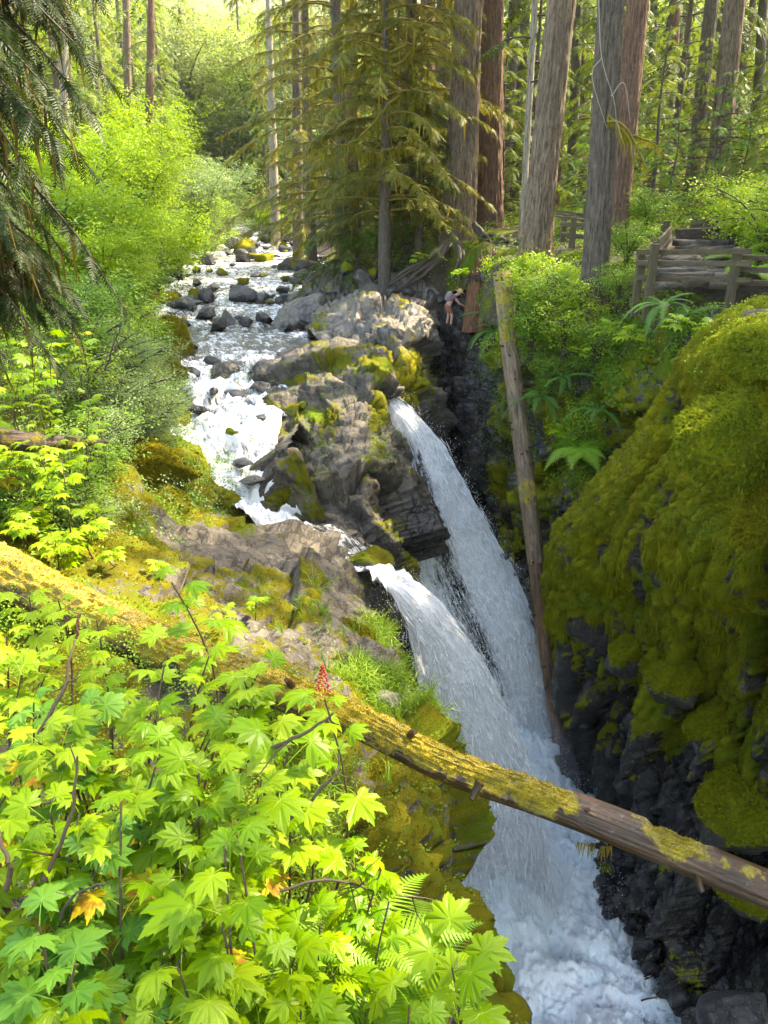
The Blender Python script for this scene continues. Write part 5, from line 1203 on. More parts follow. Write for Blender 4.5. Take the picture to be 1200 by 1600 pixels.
for i, (px, py, Y, n, L, m, lab) in enumerate(((365, 1585, 2.45, 8, .62, 'fern_dark', 'dark sword fern at the lower edge under the lime shrubs'), (640, 1440, 3.2, 9, .72, 'fern', 'light lacy fern above the shrub that leans over the pool'), (575, 1400, 3.1, 8, .62, 'fern', 'lacy fern among the shrubs left of the mossy ledge'), (690, 1455, 3.25, 7, .55, 'fern', 'lacy fern nearest the falling water'),
        (590, 1470, 2.9, 8, .6, 'fern', 'lacy fern in shade behind the leaning shrub'), (445, 1390, 2.8, 7, .5, 'fern', 'small fern at the rim of the dark hollow'), (775, 515, 26.4, 12, 1.4, 'fern_dark', 'sword fern beside the top of the upright log'), (762, 490, 27.5, 11, 1.2, 'fern_dark', 'sword fern under the rotten stump'), (800, 560, 25.0, 10, 1.2, 'fern_dark', 'sword fern on the crevice wall left of the upright log'),
        (845, 620, 20.6, 10, 1.3, 'fern_dark', 'dark fern hanging right of the upright log'), (905, 700, 18.9, 10, 1.2, 'fern', 'light fern low in the dark recess'), (880, 590, 20, 10, 1.2, 'fern_dark', 'dark fern in the middle of the recess'), (1035, 475, 17.0, 11, 1.1, 'fern_dark', 'sword fern arching in front of the railing'), (1075, 492, 16.2, 10, 1.0, 'fern_dark', 'sword fern below the middle of the railing'),
        (935, 640, 19, 10, 1.1, 'fern_dark', 'dark fern beside the pale dead twigs'), (790, 455, 27, 10, 1.2, 'fern_dark', 'sword fern right of the rotten stump'), (300, 1080, 6.6, 9, .5, 'fern', 'small fern tucked under the mossy log'), (600, 690, 22.2, 8, .5, 'fern', 'little fern growing on the side of the split boulder'), (1175, 420, 19, 10, 1.2, 'fern', 'bright fern behind the right end of the railing'), (1150, 400, 20.5, 10, 1.2, 'fern', 'bright fern behind the railing, left of the other bright one'))):
    p = pt(px, py, Y)
    if i in (0, 1, 2, 3, 4, 5, 16): p[2] = max(bank_z(p[0], p[1]) + .05, p[2] - .35)
    fern(p, n, L, m, lab, 1600 + i)

# undergrowth, grass, moss tufts: nobody could count these
def cover(name, P, N, n, w, mat, size, seed, tpl=SG, lift=.05, flat=.5):
    p, nn = scatter(P, N, n, w, seed); r = np.random.default_rng(seed)
    nn = nn * flat + np.array([0, 0, 1.0]) * (1 - flat) + r.normal(0, .3, nn.shape)
    vs, fs, ts, o = [], [], [], 0
    patch = np.clip(.5 + .5 * fbm(p * .7, 3, seed), 0, 1)
    for s in range(len(tpl)):
        m = (np.arange(n) % len(tpl)) == s; k = m.sum()
        v, f, t = stamp(tpl[s][0], tpl[s][1], frames(nn[m], r), p[m] + np.array([0, 0, 1]) * (lift * r.random(k) ** .7)[:, None], size * r.uniform(.55, 1.25, k), np.clip(.6 * patch[m] + .4 * r.random(k), 0, 1))
        vs.append(v); fs.append(f + o); ts.append(t); o += len(v)
    ob = link(name, mesh_of(name, np.concatenate(vs), np.concatenate(fs), M[mat], {'tint': np.concatenate(ts)}, False)); ob['kind'] = 'stuff'; return ob
def tuft(n, seed, L=1.0, lean=.5, w=.05):
    r = np.random.default_rng(seed); V, F = [], []
    for i in range(n):
        th = r.random() * 6.28; l = L * r.uniform(.5, 1.1); d = np.array([math.cos(th), math.sin(th), 0]); s = np.array([-d[1], d[0], 0]) * w; c = d * r.random() * .15; b = len(V); q = lean * r.uniform(.3, 1.3)
        V += [c + s, c - s, c + d * q * l * .35 + s * .8 + [0, 0, l * .6], c + d * q * l * .35 - s * .8 + [0, 0, l * .6], c + d * q * l * 1.0 + [0, 0, l * .72]]
        F += [(b, b + 1, b + 3), (b, b + 3, b + 2), (b + 2, b + 3, b + 4)]
    return np.array(V, float), np.array(F)
GT = [tuft(9, s, 1.0, .9, .022) for s in range(3)]; MT = [tuft(7, 10 + s, 1.0, .8, .14) for s in range(3)]
bx, by, bz = bankP[..., 0], bankP[..., 1], bankP[..., 2]
bkx, bky = proj(bankP)
wl = sm(-bx, 3.0, 4.4) * (.25 + .75 * sm(fbm(bankP * .8, 3, 201), -.1, .3))
cover('undergrowth', bankP, bankN, 9000, wl * sm(by, 5, 7), 'under', .17, 201, lift=.35)
cover('undergrowth', bankP, bankN, 5200, sm(-bx, 2.8, 4.4) * sm(by, 8, 10) * (1 - .8 * np.exp(-(((bkx - 230) / 60) ** 2 + ((bky - 740) / 60) ** 2))), 'shrub_grey', .15, 202, lift=.7)
wn_ = sm(-by, -7.5, -5.5) * (1 - sm(bx, -.9, .1)) * sm(bx, -6, -4.5)
cover('undergrowth', bankP, bankN, 8500, wn_, 'under', .085, 203, lift=.45)
cover('undergrowth', bankP, bankN, 3500, wn_, 'under_lit', .075, 204, lift=.55)
wc = np.exp(-((bx - .55) / .5) ** 2) * sm(-bz, 5.6, 6.6) * sm(bz, -10, -8) * sm(-by, -12, -10)
cover('ledge_plants', bankP, bankN, 900, wc, 'under', .10, 205, lift=.12)
cover('grass', bankP, bankN, 1100, np.exp(-((bx - .1) / .7) ** 2) * sm(by, 8.2, 9.2) * sm(-by, -12.5, -11) * sm(bankM, .35, .6) * sm(bz, -8.6, -7.6), 'grass', .26, 206, GT, .0)
cover('grass', bankP, bankN, 700, wn_ * sm(bx, -1.6, -.6), 'grass', .30, 207, GT, .02)
cover('moss_tufts', bankP, bankN, 26000, sm(bankM, .5, .68) * sm(by, 4, 6.5) * sm(-by, -17, -15), 'mosstuft', .032, 208, MT, .0, .8)
# forest floor on the right, brighter leaves painted for the sun beyond the railing, plain ones under the trees
fx, fy, fz = floorP[..., 0], floorP[..., 1], floorP[..., 2]; fpx, fpy = proj(floorP)
wv = sm(fpx, 560, 640) * sm(-fpx, -1330, -1250) * (fy > 13) * (1 - (fpx > 985) * (fy < 18.6)) * (1 - (np.abs(fx - 8.3 - .12 * (fy - 18)) < 1.1) * (fy < 25.5) * (fy > 17))
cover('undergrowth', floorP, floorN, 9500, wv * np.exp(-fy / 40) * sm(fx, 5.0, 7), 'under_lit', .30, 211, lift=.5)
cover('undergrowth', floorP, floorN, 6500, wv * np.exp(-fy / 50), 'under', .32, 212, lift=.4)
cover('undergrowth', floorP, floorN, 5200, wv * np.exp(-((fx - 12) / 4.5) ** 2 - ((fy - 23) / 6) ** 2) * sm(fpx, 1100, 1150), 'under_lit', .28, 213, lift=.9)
cover('undergrowth', leftP, leftN, 9500, sm(-leftP[..., 0] - .22 * leftP[..., 1], 2.2, 4.0) * np.exp(-leftP[..., 1] / 50), 'under', .30, 214, lift=.6)
cover('undergrowth', leftP, leftN, 3500, np.exp(-leftP[..., 1] / 60) * (leftP[..., 2] > -4.3), 'shrub_lime', .34, 215, lift=.8)
# hanging plants in the dark recess and crevice, leafy rim
rpx, rpy = proj(recP)
cover('hanging_plants', recP, recN, 6500, sm(-rpy, -830, -640) * (.2 + sm(-rpy, -640, -480)) * (.15 + sm(fbm(recP * .9, 3, 221), -.1, .35)), 'under', .26, 221, lift=.1, flat=.7)
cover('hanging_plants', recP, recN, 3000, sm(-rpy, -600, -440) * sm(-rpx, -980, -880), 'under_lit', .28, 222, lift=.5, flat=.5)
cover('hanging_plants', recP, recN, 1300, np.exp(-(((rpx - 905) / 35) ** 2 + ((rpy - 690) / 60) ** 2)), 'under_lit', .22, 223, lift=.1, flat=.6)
kpx, kpy = proj(backP)
cover('hanging_plants', backP, backN, 1500, sm(kpx, 735, 790) * sm(-kpy, -800, -620), 'under', .22, 224, lift=.05, flat=.7)
cpx, cpy = proj(cenP)
cover('ledge_plants', cenP, cenN, 900, np.exp(-(((cpx - 600) / 22) ** 2 + ((cpy - 690) / 45) ** 2)) + .5 * np.exp(-(((cpx - 500) / 35) ** 2 + ((cpy - 690) / 40) ** 2)) + .4 * np.exp(-(((cpx - 500) / 40) ** 2 + ((cpy - 600) / 25) ** 2)), 'under', .14, 225, lift=.05)
# moss coat of the right-hand cliff
qpx, qpy = proj(cliffP)
wm = sm(cliffM, .5, .7) * (cliffP[..., 2] > -13)
cover('moss_tufts', cliffP, cliffN, 42000, wm * (1 - sm(qpy, 800, 900)) * sm(qpy, 520, 560), 'mosstuft', .032, 231, MT, .0, .7)
cover('moss_tufts', cliffP, cliffN, 16000, wm * (1 - sm(qpy, 720, 860)) * sm(qpx, 1040, 1120), 'mosstuft_g', .05, 232, MT, .0, .6)
cover('moss_tufts', cliffP, cliffN, 34000, wm * sm(qpy, 800, 900), 'mosstuft_d', .036, 233, MT, .0, .9)
def fringe(name, P, N, n, w, mat, seed, ln, wd):
    p, nn = scatter(P, N, n, w, seed); r = np.random.default_rng(seed); a = r.random(n) * 6.28; L = ln * r.uniform(.35, 1.4, n)
    x = np.stack([np.cos(a), np.sin(a), 0 * a], -1); y = np.stack([-x[:, 1], x[:, 0], 0 * a], -1); z = np.stack([r.normal(0, .1, n), r.normal(0, .1, n), np.ones(n)], -1)
    Mx = np.stack([x * wd, y * wd, z], -1) * L[:, None, None]
    v, f, t = stamp(STRAND[0], STRAND[1], Mx, p + nn * .03, 1.0, r.random(n)); link(name, mesh_of(name, v, f, M[mat], {'tint': t}, False))['kind'] = 'stuff'
fringe('hanging_moss', cliffP, cliffN, 2600, wm * sm(qpy, 740, 820) * (1 - sm(qpy, 960, 1060)), 'mosstuft_d', 241, .24, .6)
fringe('hanging_moss', cliffP, cliffN, 3000, wm * (1 - sm(qpy, 780, 860)) * sm(qpx, 900, 960), 'mosstuft', 242, .14, .5)
cover('ledge_plants', cliffP, cliffN, 1500, wm * (1 - sm(qpy, 600, 760)) * sm(qpx, 1060, 1140), 'under_lit', .12, 234, lift=.08)

# ------------------------------------------------------------------ logs, stump, roots
def pxmoss(fn): return lambda P, h: fn(*proj(P), P)
lg = [pt(q[0], q[1] + 5 * math.sin(q[0] * .011), q[2]) for q in ((-260, 770, 8.2), (-120, 832, 7.5), (0, 888, 6.95), (100, 935, 6.65), (200, 982, 6.35), (330, 1042, 6.05), (460, 1090, 5.85), (560, 1126, 5.7), (700, 1190, 5.45), (850, 1248, 5.12), (1000, 1312, 4.8), (1200, 1388, 4.4), (1380, 1455, 4.05))]
d_ = lg[-1] - lg[-2]; lg += [lg[-1] + d_ * k for k in (1, 2, 3)]        # it goes on to the right-hand wall
o = thing('fallen_log', 'long mossy fallen log lying across the gorge in front of the pool', 'log', lg[6])
def logmoss(px, py, P):
    cx = np.interp(px, [proj(q)[0] for q in lg], [proj(q)[1] for q in lg]); up = sm(cx - py, -34, 14)
    t = .25 + .55 * up
    a = np.interp(px, [-300, 520, 640, 700, 760, 815, 850, 915, 1000, 1040, 1080, 1120, 1300], [.30, .26, .22, .10, .10, .22, .16, -.42, -.40, -.06, -.06, -.36, -.42])
    return t + a
me = trunk_mesh('trunk', [q - lg[6] for q in lg], [.27, .26, .25, .235, .22, .20, .18, .165, .158, .152, .148, .14, .135, .13, .125, .12], M['log'], 600, 90, .05, 0, 31, lambda P, h: logmoss(*proj(P + lg[6]), P))
co = np.zeros(len(me.vertices) * 3, np.float32); me.vertices.foreach_get('co', co); co = co.reshape(-1, 3)
nn = np.zeros(len(me.vertices) * 3, np.float32); me.vertex_normals.foreach_get('vector', nn); nn = nn.reshape(-1, 3)
mo = np.zeros(len(co), np.float32); me.attributes['moss'].data.foreach_get('value', mo)
k = sm(mo, .45, .65); co = co + nn * (k * (.018 + .035 * np.abs(fbm(co * 6.0, 3, 511)) + .012 * fbm(co * 22., 2, 512)))[:, None]
me.vertices.foreach_set('co', co.astype(np.float32).ravel()); me.update()
link('trunk', me, o)
r = np.random.default_rng(51); w_ = sm(mo, .5, .7); pick = r.choice(len(co), 44000, p=w_ / w_.sum())
p_ = co[pick] + r.normal(0, .008, (44000, 3)); v, f, t = [], [], []
oo = 0
for s_ in range(3):
    m = np.arange(44000) % 3 == s_
    a, b_, c_ = stamp(MT[s_][0], MT[s_][1], frames(nn[pick[m]] + np.array([0, 0, .3]), r), p_[m], .0125 * r.uniform(.5, 1.5, m.sum()), r.random(m.sum())); v.append(a); f.append(b_ + oo); t.append(c_); oo += len(a)
link('moss', mesh_of('moss', np.concatenate(v), np.concatenate(f), M['mosstuft_gold'], {'tint': np.concatenate(t)}, False), o)['kind'] = 'stuff'
for px, py, Y, dx, dz, ln_ in ((640, 1150, 5.55, .05, .14, .9), (745, 1232, 5.2, -.06, -.10, .8), (905, 1268, 4.95, .08, .12, .7), (1090, 1372, 4.5, .03, -.12, .8), (455, 1072, 5.8, -.03, .15, 1.0)):
    p = pt(px, py, Y) - lg[6]; mb = MB(); q = np.array([p - np.array([dx, -.04, dz]) * .5, p + np.array([dx, -.05, dz]) * .4 * ln_, p + np.array([dx * 1.3, -.10, dz]) * .8 * ln_]); mb.tube(q, [.045, .032, .022], 9)
    st_ = mb.mesh('branch_stub', M['log']); link('branch_stub', st_, o)
mb = MB(); p = pt(938, 1322, 4.93) - lg[6]
link('hanging_moss', drape('m', [np.array([p, p + [.1, 0, .0]]), np.array([p + [-.2, 0, .05], p + [-.05, 0, .02]])], r, M['drape'], 26, .14), o)

ul = [pt(*q) for q in ((783, 428, 22.6), (786, 450, 22.4), (798, 560, 21.6), (816, 700, 20.5), (834, 850, 19.3), (850, 985, 18.5), (867, 1110, 17.8), (879, 1208, 17.3))]
o = thing('upright_log', 'tall slender log leaning upright in the gorge beside the waterfalls', 'log', ul[-1])
j = 4.15
A = cr(np.array(ul), 200, 0); cut = 116
link('bark_section', trunk_mesh('bark_section', [q - ul[-1] for q in A[:cut + 5][::5]], [.25, .245, .235, .225], M['log_pale'], 200, 36, .05, 0, 61, lambda P, h: .22 + .3 * (h < 2) + .35 * np.exp(-((h - 6.2) / .5) ** 2)), o)
link('stripped_section', trunk_mesh('stripped_section', [q - ul[-1] for q in A[cut - 1:][::8]], [.218, .205, .19, .17], M['log_wet'], 160, 32, .045, 0, 63, lambda P, h: 0 * h), o)
r = np.random.default_rng(8); mb = MB()
for i in range(26):
    k = r.integers(10, 190); c = A[k] - ul[-1]; th = r.uniform(3.2, 6.2); d = np.array([math.cos(th), math.sin(th), .25]); mb = MB(); mb.tube(np.array([c + d * .15, c + d * (.30 + .1 * r.random())]), [.035, .018], 6); link('branch_stub', mb.mesh('branch_stub', M['twig']), o)
o = thing('rotting_log', 'brown rotting log among the shrubs on the left bank', 'log', pt(60, 690, 9.9))
b = pt(60, 690, 9.9); link('trunk', trunk_mesh('trunk', [pt(-60, 678, 9.6) - b, pt(60, 692, 9.9) - b, pt(168, 690, 10.6) - b], [.16, .14, .03], M['log'], 90, 24, .06, 0, 71, lambda P, h: .44 + 0 * h), o)

b = pt(756, 490, 30); tp = pt(747, 392, 30.2) - b
o = thing('broken_stump', 'tall reddish rotten broken stump below the thickest trunk', 'stump', b)
me = trunk_mesh('trunk', [(0, 0, -.6), tp * .5, tp], [.62, .46, .34], M['stump'], 110, 60, .12, .3, 81, lambda P, h: 0 * h - .3)
co = np.zeros(len(me.vertices) * 3, np.float32); me.vertices.foreach_get('co', co); co = co.reshape(-1, 3)
th = np.arctan2(co[:, 1], co[:, 0]); hh = tp[2]; cutz = hh * (.78 + .30 * vnoise(np.stack([np.cos(th) * 3, np.sin(th) * 3, 0 * th], -1), 7) - .22 * np.cos(th - 2.9))
co[:, 2] = np.where(co[:, 2] > cutz, cutz + .15 * vnoise(co * 9, 3), co[:, 2]); me.vertices.foreach_set('co', co.astype(np.float32).ravel()); me.update()
link('trunk', me, o)
r = np.random.default_rng(9)
for i in range(7):
    th = r.uniform(0, 6.28); a = np.array([math.cos(th) * .30, math.sin(th) * .30, hh * .62]); mb = MB(); mb.tube(np.array([a, a + [.02, 0, .5], a + [.0, 0, .6 + .5 * r.random()]]), [.09, .06, .01], 5); link('splinter', mb.mesh('splinter', M['stump']), o)
def rootset(o, b, specs, mat, seed, base_r=.09):
    r = np.random.default_rng(seed)
    for q in specs:
        P = cr(np.array([pt(*p) - b for p in q]), 16, 0) + np.cumsum(r.normal(0, .025, (16, 3)), axis=0)
        mb = MB(); mb.tube(P, np.linspace(base_r * r.uniform(.8, 1.3), base_r * .3, 16), 7); link('root', mb.mesh('root', M[mat]), o)
o, b, d, rad = bigroots[0]
sp = [[(745, 372, 34.2), (772, 366 + 4 * i, 33.4), (800, 372 + 7 * i, 32.6), (826 + 2 * i, 378 + 8 * i, 31.5)] for i in range(5)] + [[(742, 350, 34), (758, 368, 33.6), (770 + 6 * i, 384 + i * 4, 33)] for i in range(3)]
sp += [[(700, 378, 34), (690 - 5 * i, 405, 33.4), (668 - 10 * i, 430, 33), (640 - 8 * i, 448, 33.2)] for i in range(5)] + [[(716, 380, 33.8), (715 + 5 * i, 410, 33), (708 + 7 * i, 445, 32.2)] for i in range(4)]
rootset(o, b, sp, 'bark_dark', 5, .13)

# ------------------------------------------------------------------ stones
def stone_mesh(seed, moss, wet, sub=4, flat=.7, mat='stone', name='stone'):
    import bmesh
    bm = bmesh.new(); bmesh.ops.create_icosphere(bm, subdivisions=sub, radius=1.0)
    v = np.array([q.co[:] for q in bm.verts]); bm.verts.index_update(); f = np.array([[q.index for q in x.verts] for x in bm.faces]); bm.free()
    n = v.copy(); r = np.random.default_rng(seed)
    # a stone is a ball cut by random planes, so it gets flat faces and worn edges
    for i in range(15):
        d = r.normal(size=3); d /= np.linalg.norm(d); h = r.uniform(.45, .80); e = (v @ d) - h
        v = v - np.outer(np.where(e > 0, e * .985, 0), d)
    v = v * 1.18 + n * (.035 * fbm(v * 1.9 + seed, 4, seed) + .045 * rock_disp(v + seed, 1.7, 1.0, seed))[:, None]
    v = v * np.array([1, .85, flat])
    m = np.clip(sm(v[:, 2], -.35, .3) * moss + .15 * fbm(v * 2 + seed, 3, seed), 0, 1) if moss else np.zeros(len(v))
    if moss > 5: m = np.ones(len(v))
    w = np.clip(wet - 1.2 * m, 0, 1) * sm(-v[:, 2], -.4, .1) + .35 * wet
    return mesh_of(name, v, f, M[mat], {'moss': m, 'wet': np.clip(w, 0, 1)})
SM = {'dry': [stone_mesh(i, .12, .15) for i in range(5)], 'wet': [stone_mesh(20 + i, .0, .9) for i in range(5)], 'moss': [stone_mesh(40 + i, .95, .5) for i in range(5)], 'pale': [stone_mesh(60 + i, .25, 0, 4, .7, 'tanrock') for i in range(4)], 'far': [stone_mesh(80 + i, .3 * (i % 2), .6, 3) for i in range(6)]}
rs = np.random.default_rng(33)
kn = {'dry': 'dry grey', 'wet': 'dark wet', 'moss': 'moss-capped', 'pale': 'pale tan', 'far': 'grey-black'}
def stone(px, py, Y, wpx, kind, label, group=None, hz=1.0, z=None, cat='stone', ex=1.0):
    p = pt(px, py, Y)
    if z is not None: p = pz(px, py, z)
    dist = p[1] * cP - p[2] * sP; s = wpx / FPX * dist / 1.75
    me = SM[kind][int(rs.integers(0, len(SM[kind])))]
    o = link('boulder' if wpx > 40 else 'stone', me); o.location = tuple(p); o.rotation_euler = (rs.normal(0, .15), rs.normal(0, .15), rs.uniform(0, 6.28)); q = rs.uniform(.85, 1.15)
    o.scale = (s * ex * q, s / q, s * hz * rs.uniform(.85, 1.15))
    return tag(o, label, cat, group)
for a in ((478, 500, 33.5, 98, 'pale', 'big tan boulder with a moss cap beside the rapids', 1.0), (258, 470, 38.5, 48, 'moss', 'upright mossy boulder at the left edge of the rapids', 1.3), (212, 492, 34, 40, 'pale', 'pale pointed stone at the left edge of the rapids', 1.3), (238, 505, 34, 26, 'wet', 'flat dark stone under the pale pointed one', .7),
          (374, 466, 40, 46, 'wet', 'dark rounded boulder in midstream', 1.0), (381, 390, 66, 46, 'moss', 'mossy boulder in the upper stream, biggest there', 1.0), (412, 408, 60, 38, 'moss', 'second mossy boulder of the upper stream, right of the biggest', .9), (296, 548, 28.5, 34, 'wet', 'black wet stone at the left of the pool above the cascade', .9),
          (418, 582, 25.4, 62, 'wet', 'wet brown boulder splitting the upper cascade', 1.1), (346, 584, 25.6, 52, 'wet', 'black boulder under a veil of water in the cascade', 1.0), (300, 592, 25.2, 30, 'wet', 'narrow dark stone at the left of the cascade', 1.3), (375, 618, 23.6, 36, 'wet', 'flat black stone in the middle of the white rapids', .55), (392, 638, 22.8, 60, 'wet', 'low dark ledge of stone in the white rapids', .45),
          (283, 658, 21.5, 36, 'moss', 'dark boulder with mossy top at the left of the white rapids', 1.1), (372, 690, 20.2, 44, 'moss', 'dark mossy boulder at the foot of the split boulder', 1.3), (318, 775, 16.6, 56, 'moss', 'dark mossy boulder at the lip of the inner cascade', 1.0), (258, 505, 34.5, 26, 'moss', 'bright mossy stone near the left edge of the rapids', .8),
          
          (600, 1100, 9.0, 70, 'pale', 'bare grey stone on the mossy ledge above the fallen log', .9), (455, 1015, 9.9, 60, 'moss', 'flat mossy slab on the outcrop behind the log', .6), (345, 905, 11.6, 50, 'moss', 'small mossy block on the worn outcrop', .7),
          (1160, 1600, 8.6, 110, 'dry', 'brown rough boulder at the lower right corner', 1.0), (1015, 1130, 14.9, 60, 'wet', 'glossy wet block on the right wall level with the pool', 1.2), (960, 1180, 15.7, 50, 'wet', 'narrow glossy block on the right wall right of the upright log', 1.6),
          (910, 1130, 16.6, 44, 'wet', 'wet block right beside the upright log', 1.4), (1040, 1420, 12.6, 80, 'wet', 'smooth black rock shedding water below the right end of the log', 1.5), (1010, 1500, 12.3, 60, 'wet', 'smooth black rock at the edge of the foam', 1.6), (990, 1240, 14.6, 60, 'wet', 'glossy wet block just above the fallen log', 1.5)):
    stone(*a[:6], hz=a[6], cat='boulder')
# wet stones at the foot of the upright log, rubble below the thickest trunk
GF, GB = 'wet stones heaped at the foot of the upright log', 'loose blocks below the thickest trunk'
for i, (px, py) in enumerate(((820, 1195), (838, 1188), (852, 1178), (862, 1200), (843, 1208), (826, 1212), (858, 1165), (868, 1222), (842, 1226), (812, 960), (822, 925), (830, 975), (845, 925), (800, 905), (790, 870), (812, 890))):
    w_ = rs.uniform(16, 30)
    stone(px, py, 17.9 if i < 9 else 20.8, w_, 'wet', uniq(f'{"larger" if w_ > 23 else "smaller"} wet stone ' + ('heaped at the foot of the upright log' if i < 9 else 'beside the spray left of the upright log'), (', topmost', ', lowest', ', nearest the foam', ', flattest', ', sharpest', ', innermost', ', roundest')), GF, cat='stone')
for i, (px, py, w_, k) in enumerate(((662, 445, 24, 'pale'), (690, 443, 18, 'pale'), (676, 462, 26, 'dry'), (655, 470, 22, 'dry'), (671, 494, 32, 'moss'), (648, 492, 22, 'pale'), (690, 470, 20, 'dry'), (640, 455, 22, 'dry'), (628, 440, 24, 'dry'), (612, 455, 20, 'dry'), (690, 505, 22, 'dry'), (655, 515, 26, 'dry'), (598, 438, 20, 'pale'), (585, 428, 24, 'moss'), (560, 432, 22, 'pale'), (545, 420, 26, 'moss'))):
    stone(px, py, 33.5 + (0 if py > 450 else 1.5), w_, k, uniq(f'{kn[k]} block among the rubble ' + ('below the thickest trunk' if px > 640 else 'right of the big tan boulder'), (', upper one', ', lower one', ', squarest', ', half buried', ', smallest', ', leaning')), GB, cat='stone')
for i, (px, py, w_) in enumerate(((330, 565, 24), (440, 562, 24), (405, 605, 26), (335, 612, 18), (430, 612, 22), (412, 655, 22), (310, 640, 18), (378, 722, 24), (396, 750, 26))):
    Y = float(np.interp(py, [s_[3] for s_ in reversed(ST)], [s_[0] for s_ in reversed(ST)]))
    stone(px, py, Y, w_ * 1.15, 'wet', uniq(f'{"large" if w_ > 25 else "small"} wet black stone breaking the white water ' + ('of the upper cascade' if py < 600 else 'halfway down the cascade' if py < 670 else 'of the inner cascade'), (', left one', ', right one', ', lowest', ', highest', ', flattest')), 'black stones breaking the cascade', hz=.7, z=water_z(Y) + .10, ex=1.3)
# stones of the upper stream
GS = 'stones lying in the upper stream'
zy = lambda py: 'at the far bend of the stream' if py < 385 else 'in the upper stream' if py < 425 else 'in the middle rapids' if py < 470 else 'above the quiet pool'
n_ = 0
for it in range(1500):
    if n_ >= 185: break
    py = 362 + 150 * rs.random() ** 1.5; Y = float(np.interp(py, [s[3] for s in reversed(ST)], [s[0] for s in reversed(ST)]))
    l, rr_ = np.interp(py, [362, 400, 440, 500], [318, 262, 215, 205]), np.interp(py, [362, 400, 440, 500], [440, 525, 540, 520])
    f = rs.random(); e = abs(f - .5) * 2
    if rs.random() > .4 + .7 * e ** 1.2: continue
    px = l + f * (rr_ - l); w_ = rs.uniform(6, 20) * np.interp(py, [362, 500], [.8, 1.5]) * (1.0 if rs.random() < .8 else 1.5); kd = rs.choice(['wet', 'wet', 'far', 'moss', 'dry'], p=[.35, .15, .25, .17, .08])
    sz = 'small' if w_ < 11 else 'mid-sized' if w_ < 20 else 'large'
    lat = 'along the left edge' if f < .2 else 'left of midstream' if f < .42 else 'in midstream' if f < .58 else 'right of midstream' if f < .8 else 'along the right edge'
    w_ *= 1.08; z = water_z(Y) + w_ / FPX * Y * (.16 if .15 < f < .85 else .3); n_ += 1
    stone(px, py, Y, w_, kd, uniq(f'{sz} {kn[kd]} stone {lat} {zy(py)}', (', flattest', ', tallest', ', broadest', ', farther', ', nearer', ', palest')), GS, hz=rs.uniform(.7, 1.1), z=z, ex=rs.uniform(1, 1.5))
def moss_boulder(px, py, Y, w_, h, lab, seed, mats=('rock', 'mosstuft'), n=5200, bias=(0, 0, .3), tl=.05, moss=1.2):
    p = pt(px, py, Y); dist = p[1] * cP - p[2] * sP; s = w_ / FPX * dist / 1.9; o = thing('mossy_boulder', lab, 'boulder', p, rz=seed * 1.7)
    v0 = stone_mesh(seed, moss, .1, 5, h, mats[0], 'rock'); ho = link('rock', v0, o); ho.scale = (s, s, s)
    k = len(v0.vertices); co = np.zeros(k * 3, np.float32); v0.vertices.foreach_get('co', co); co = co.reshape(-1, 3) * s
    no = np.zeros(k * 3, np.float32); v0.vertex_normals.foreach_get('vector', no); no = no.reshape(-1, 3)
    mo = np.zeros(k, np.float32); v0.attributes['moss'].data.foreach_get('value', mo)
    q = sm(mo, .35, .6) * (.15 + np.clip(no[:, 2] + .5, 0, 1)) * (.35 + .65 * sm(fbm(co * 2.2, 3, seed), -.35, .1)); r = np.random.default_rng(seed); pk = r.choice(k, n, p=q / q.sum())
    a, b_, c_ = stamp(MT[0][0], MT[0][1], frames(no[pk] + np.array(bias) + r.normal(0, .2, (n, 3)), r), co[pk] + r.normal(0, .02, (n, 3)), tl * r.uniform(.5, 1.3, n), r.random(n))
    link('moss', mesh_of('moss', a, b_, M[mats[1]], {'tint': c_}, False), o)['kind'] = 'stuff'
for i, q in enumerate(((232, 742, 15.4, 150, .85, 'large golden mossy boulder left of the inner cascade'), (246, 548, 27.3, 105, .9, 'broad mossy boulder jutting into the stream from the left bank'), (252, 590, 24.6, 80, 1.0, 'mossy overhanging boulder below the broad mossy one'), (262, 800, 14.4, 90, .7, 'lower golden mossy boulder under the large one'),
        (165, 800, 12.8, 120, .75, 'golden mossy hump among the shrubs left of the outcrop'), (570, 1290, 6.7, 120, .8, 'mossy rock on the ledge under the fallen log'), (622, 1335, 6.75, 80, 1.1, 'dark mossy rock at the cliff edge under the fallen log'), (545, 1000, 10.9, 80, .8, 'mossy block on the outcrop shoulder near the nearer waterfall'), (585, 1222, 7.0, 80, .9, 'shaded mossy rock right below the fallen log'), (650, 1270, 7.1, 55, 1.3, 'narrow mossy rock hanging at the cliff edge below the log'))):
    moss_boulder(*q, seed=140 + i, n=4200, tl=.035 if q[2] < 12 else .055)
for i, q in enumerate(((1145, 1262, 11.2, 150, .95, 'great rounded mossy boulder at the foot of the mossy cliff'), (1108, 1140, 12.7, 80, 1.2, 'mossy block wedged in the cliff above the rounded boulder'), (1050, 1060, 13.5, 90, .9, 'mossy overhanging block on the right wall'), (985, 1020, 15.0, 80, .8, 'mossy ledge block high on the right wall'), (1165, 1400, 10.4, 90, .9, 'mossy block in the dark under the right end of the log'))):
    moss_boulder(*q, seed=160 + i, mats=('cliff', 'mosstuft_d'), n=4200, tl=.05, moss=.95)
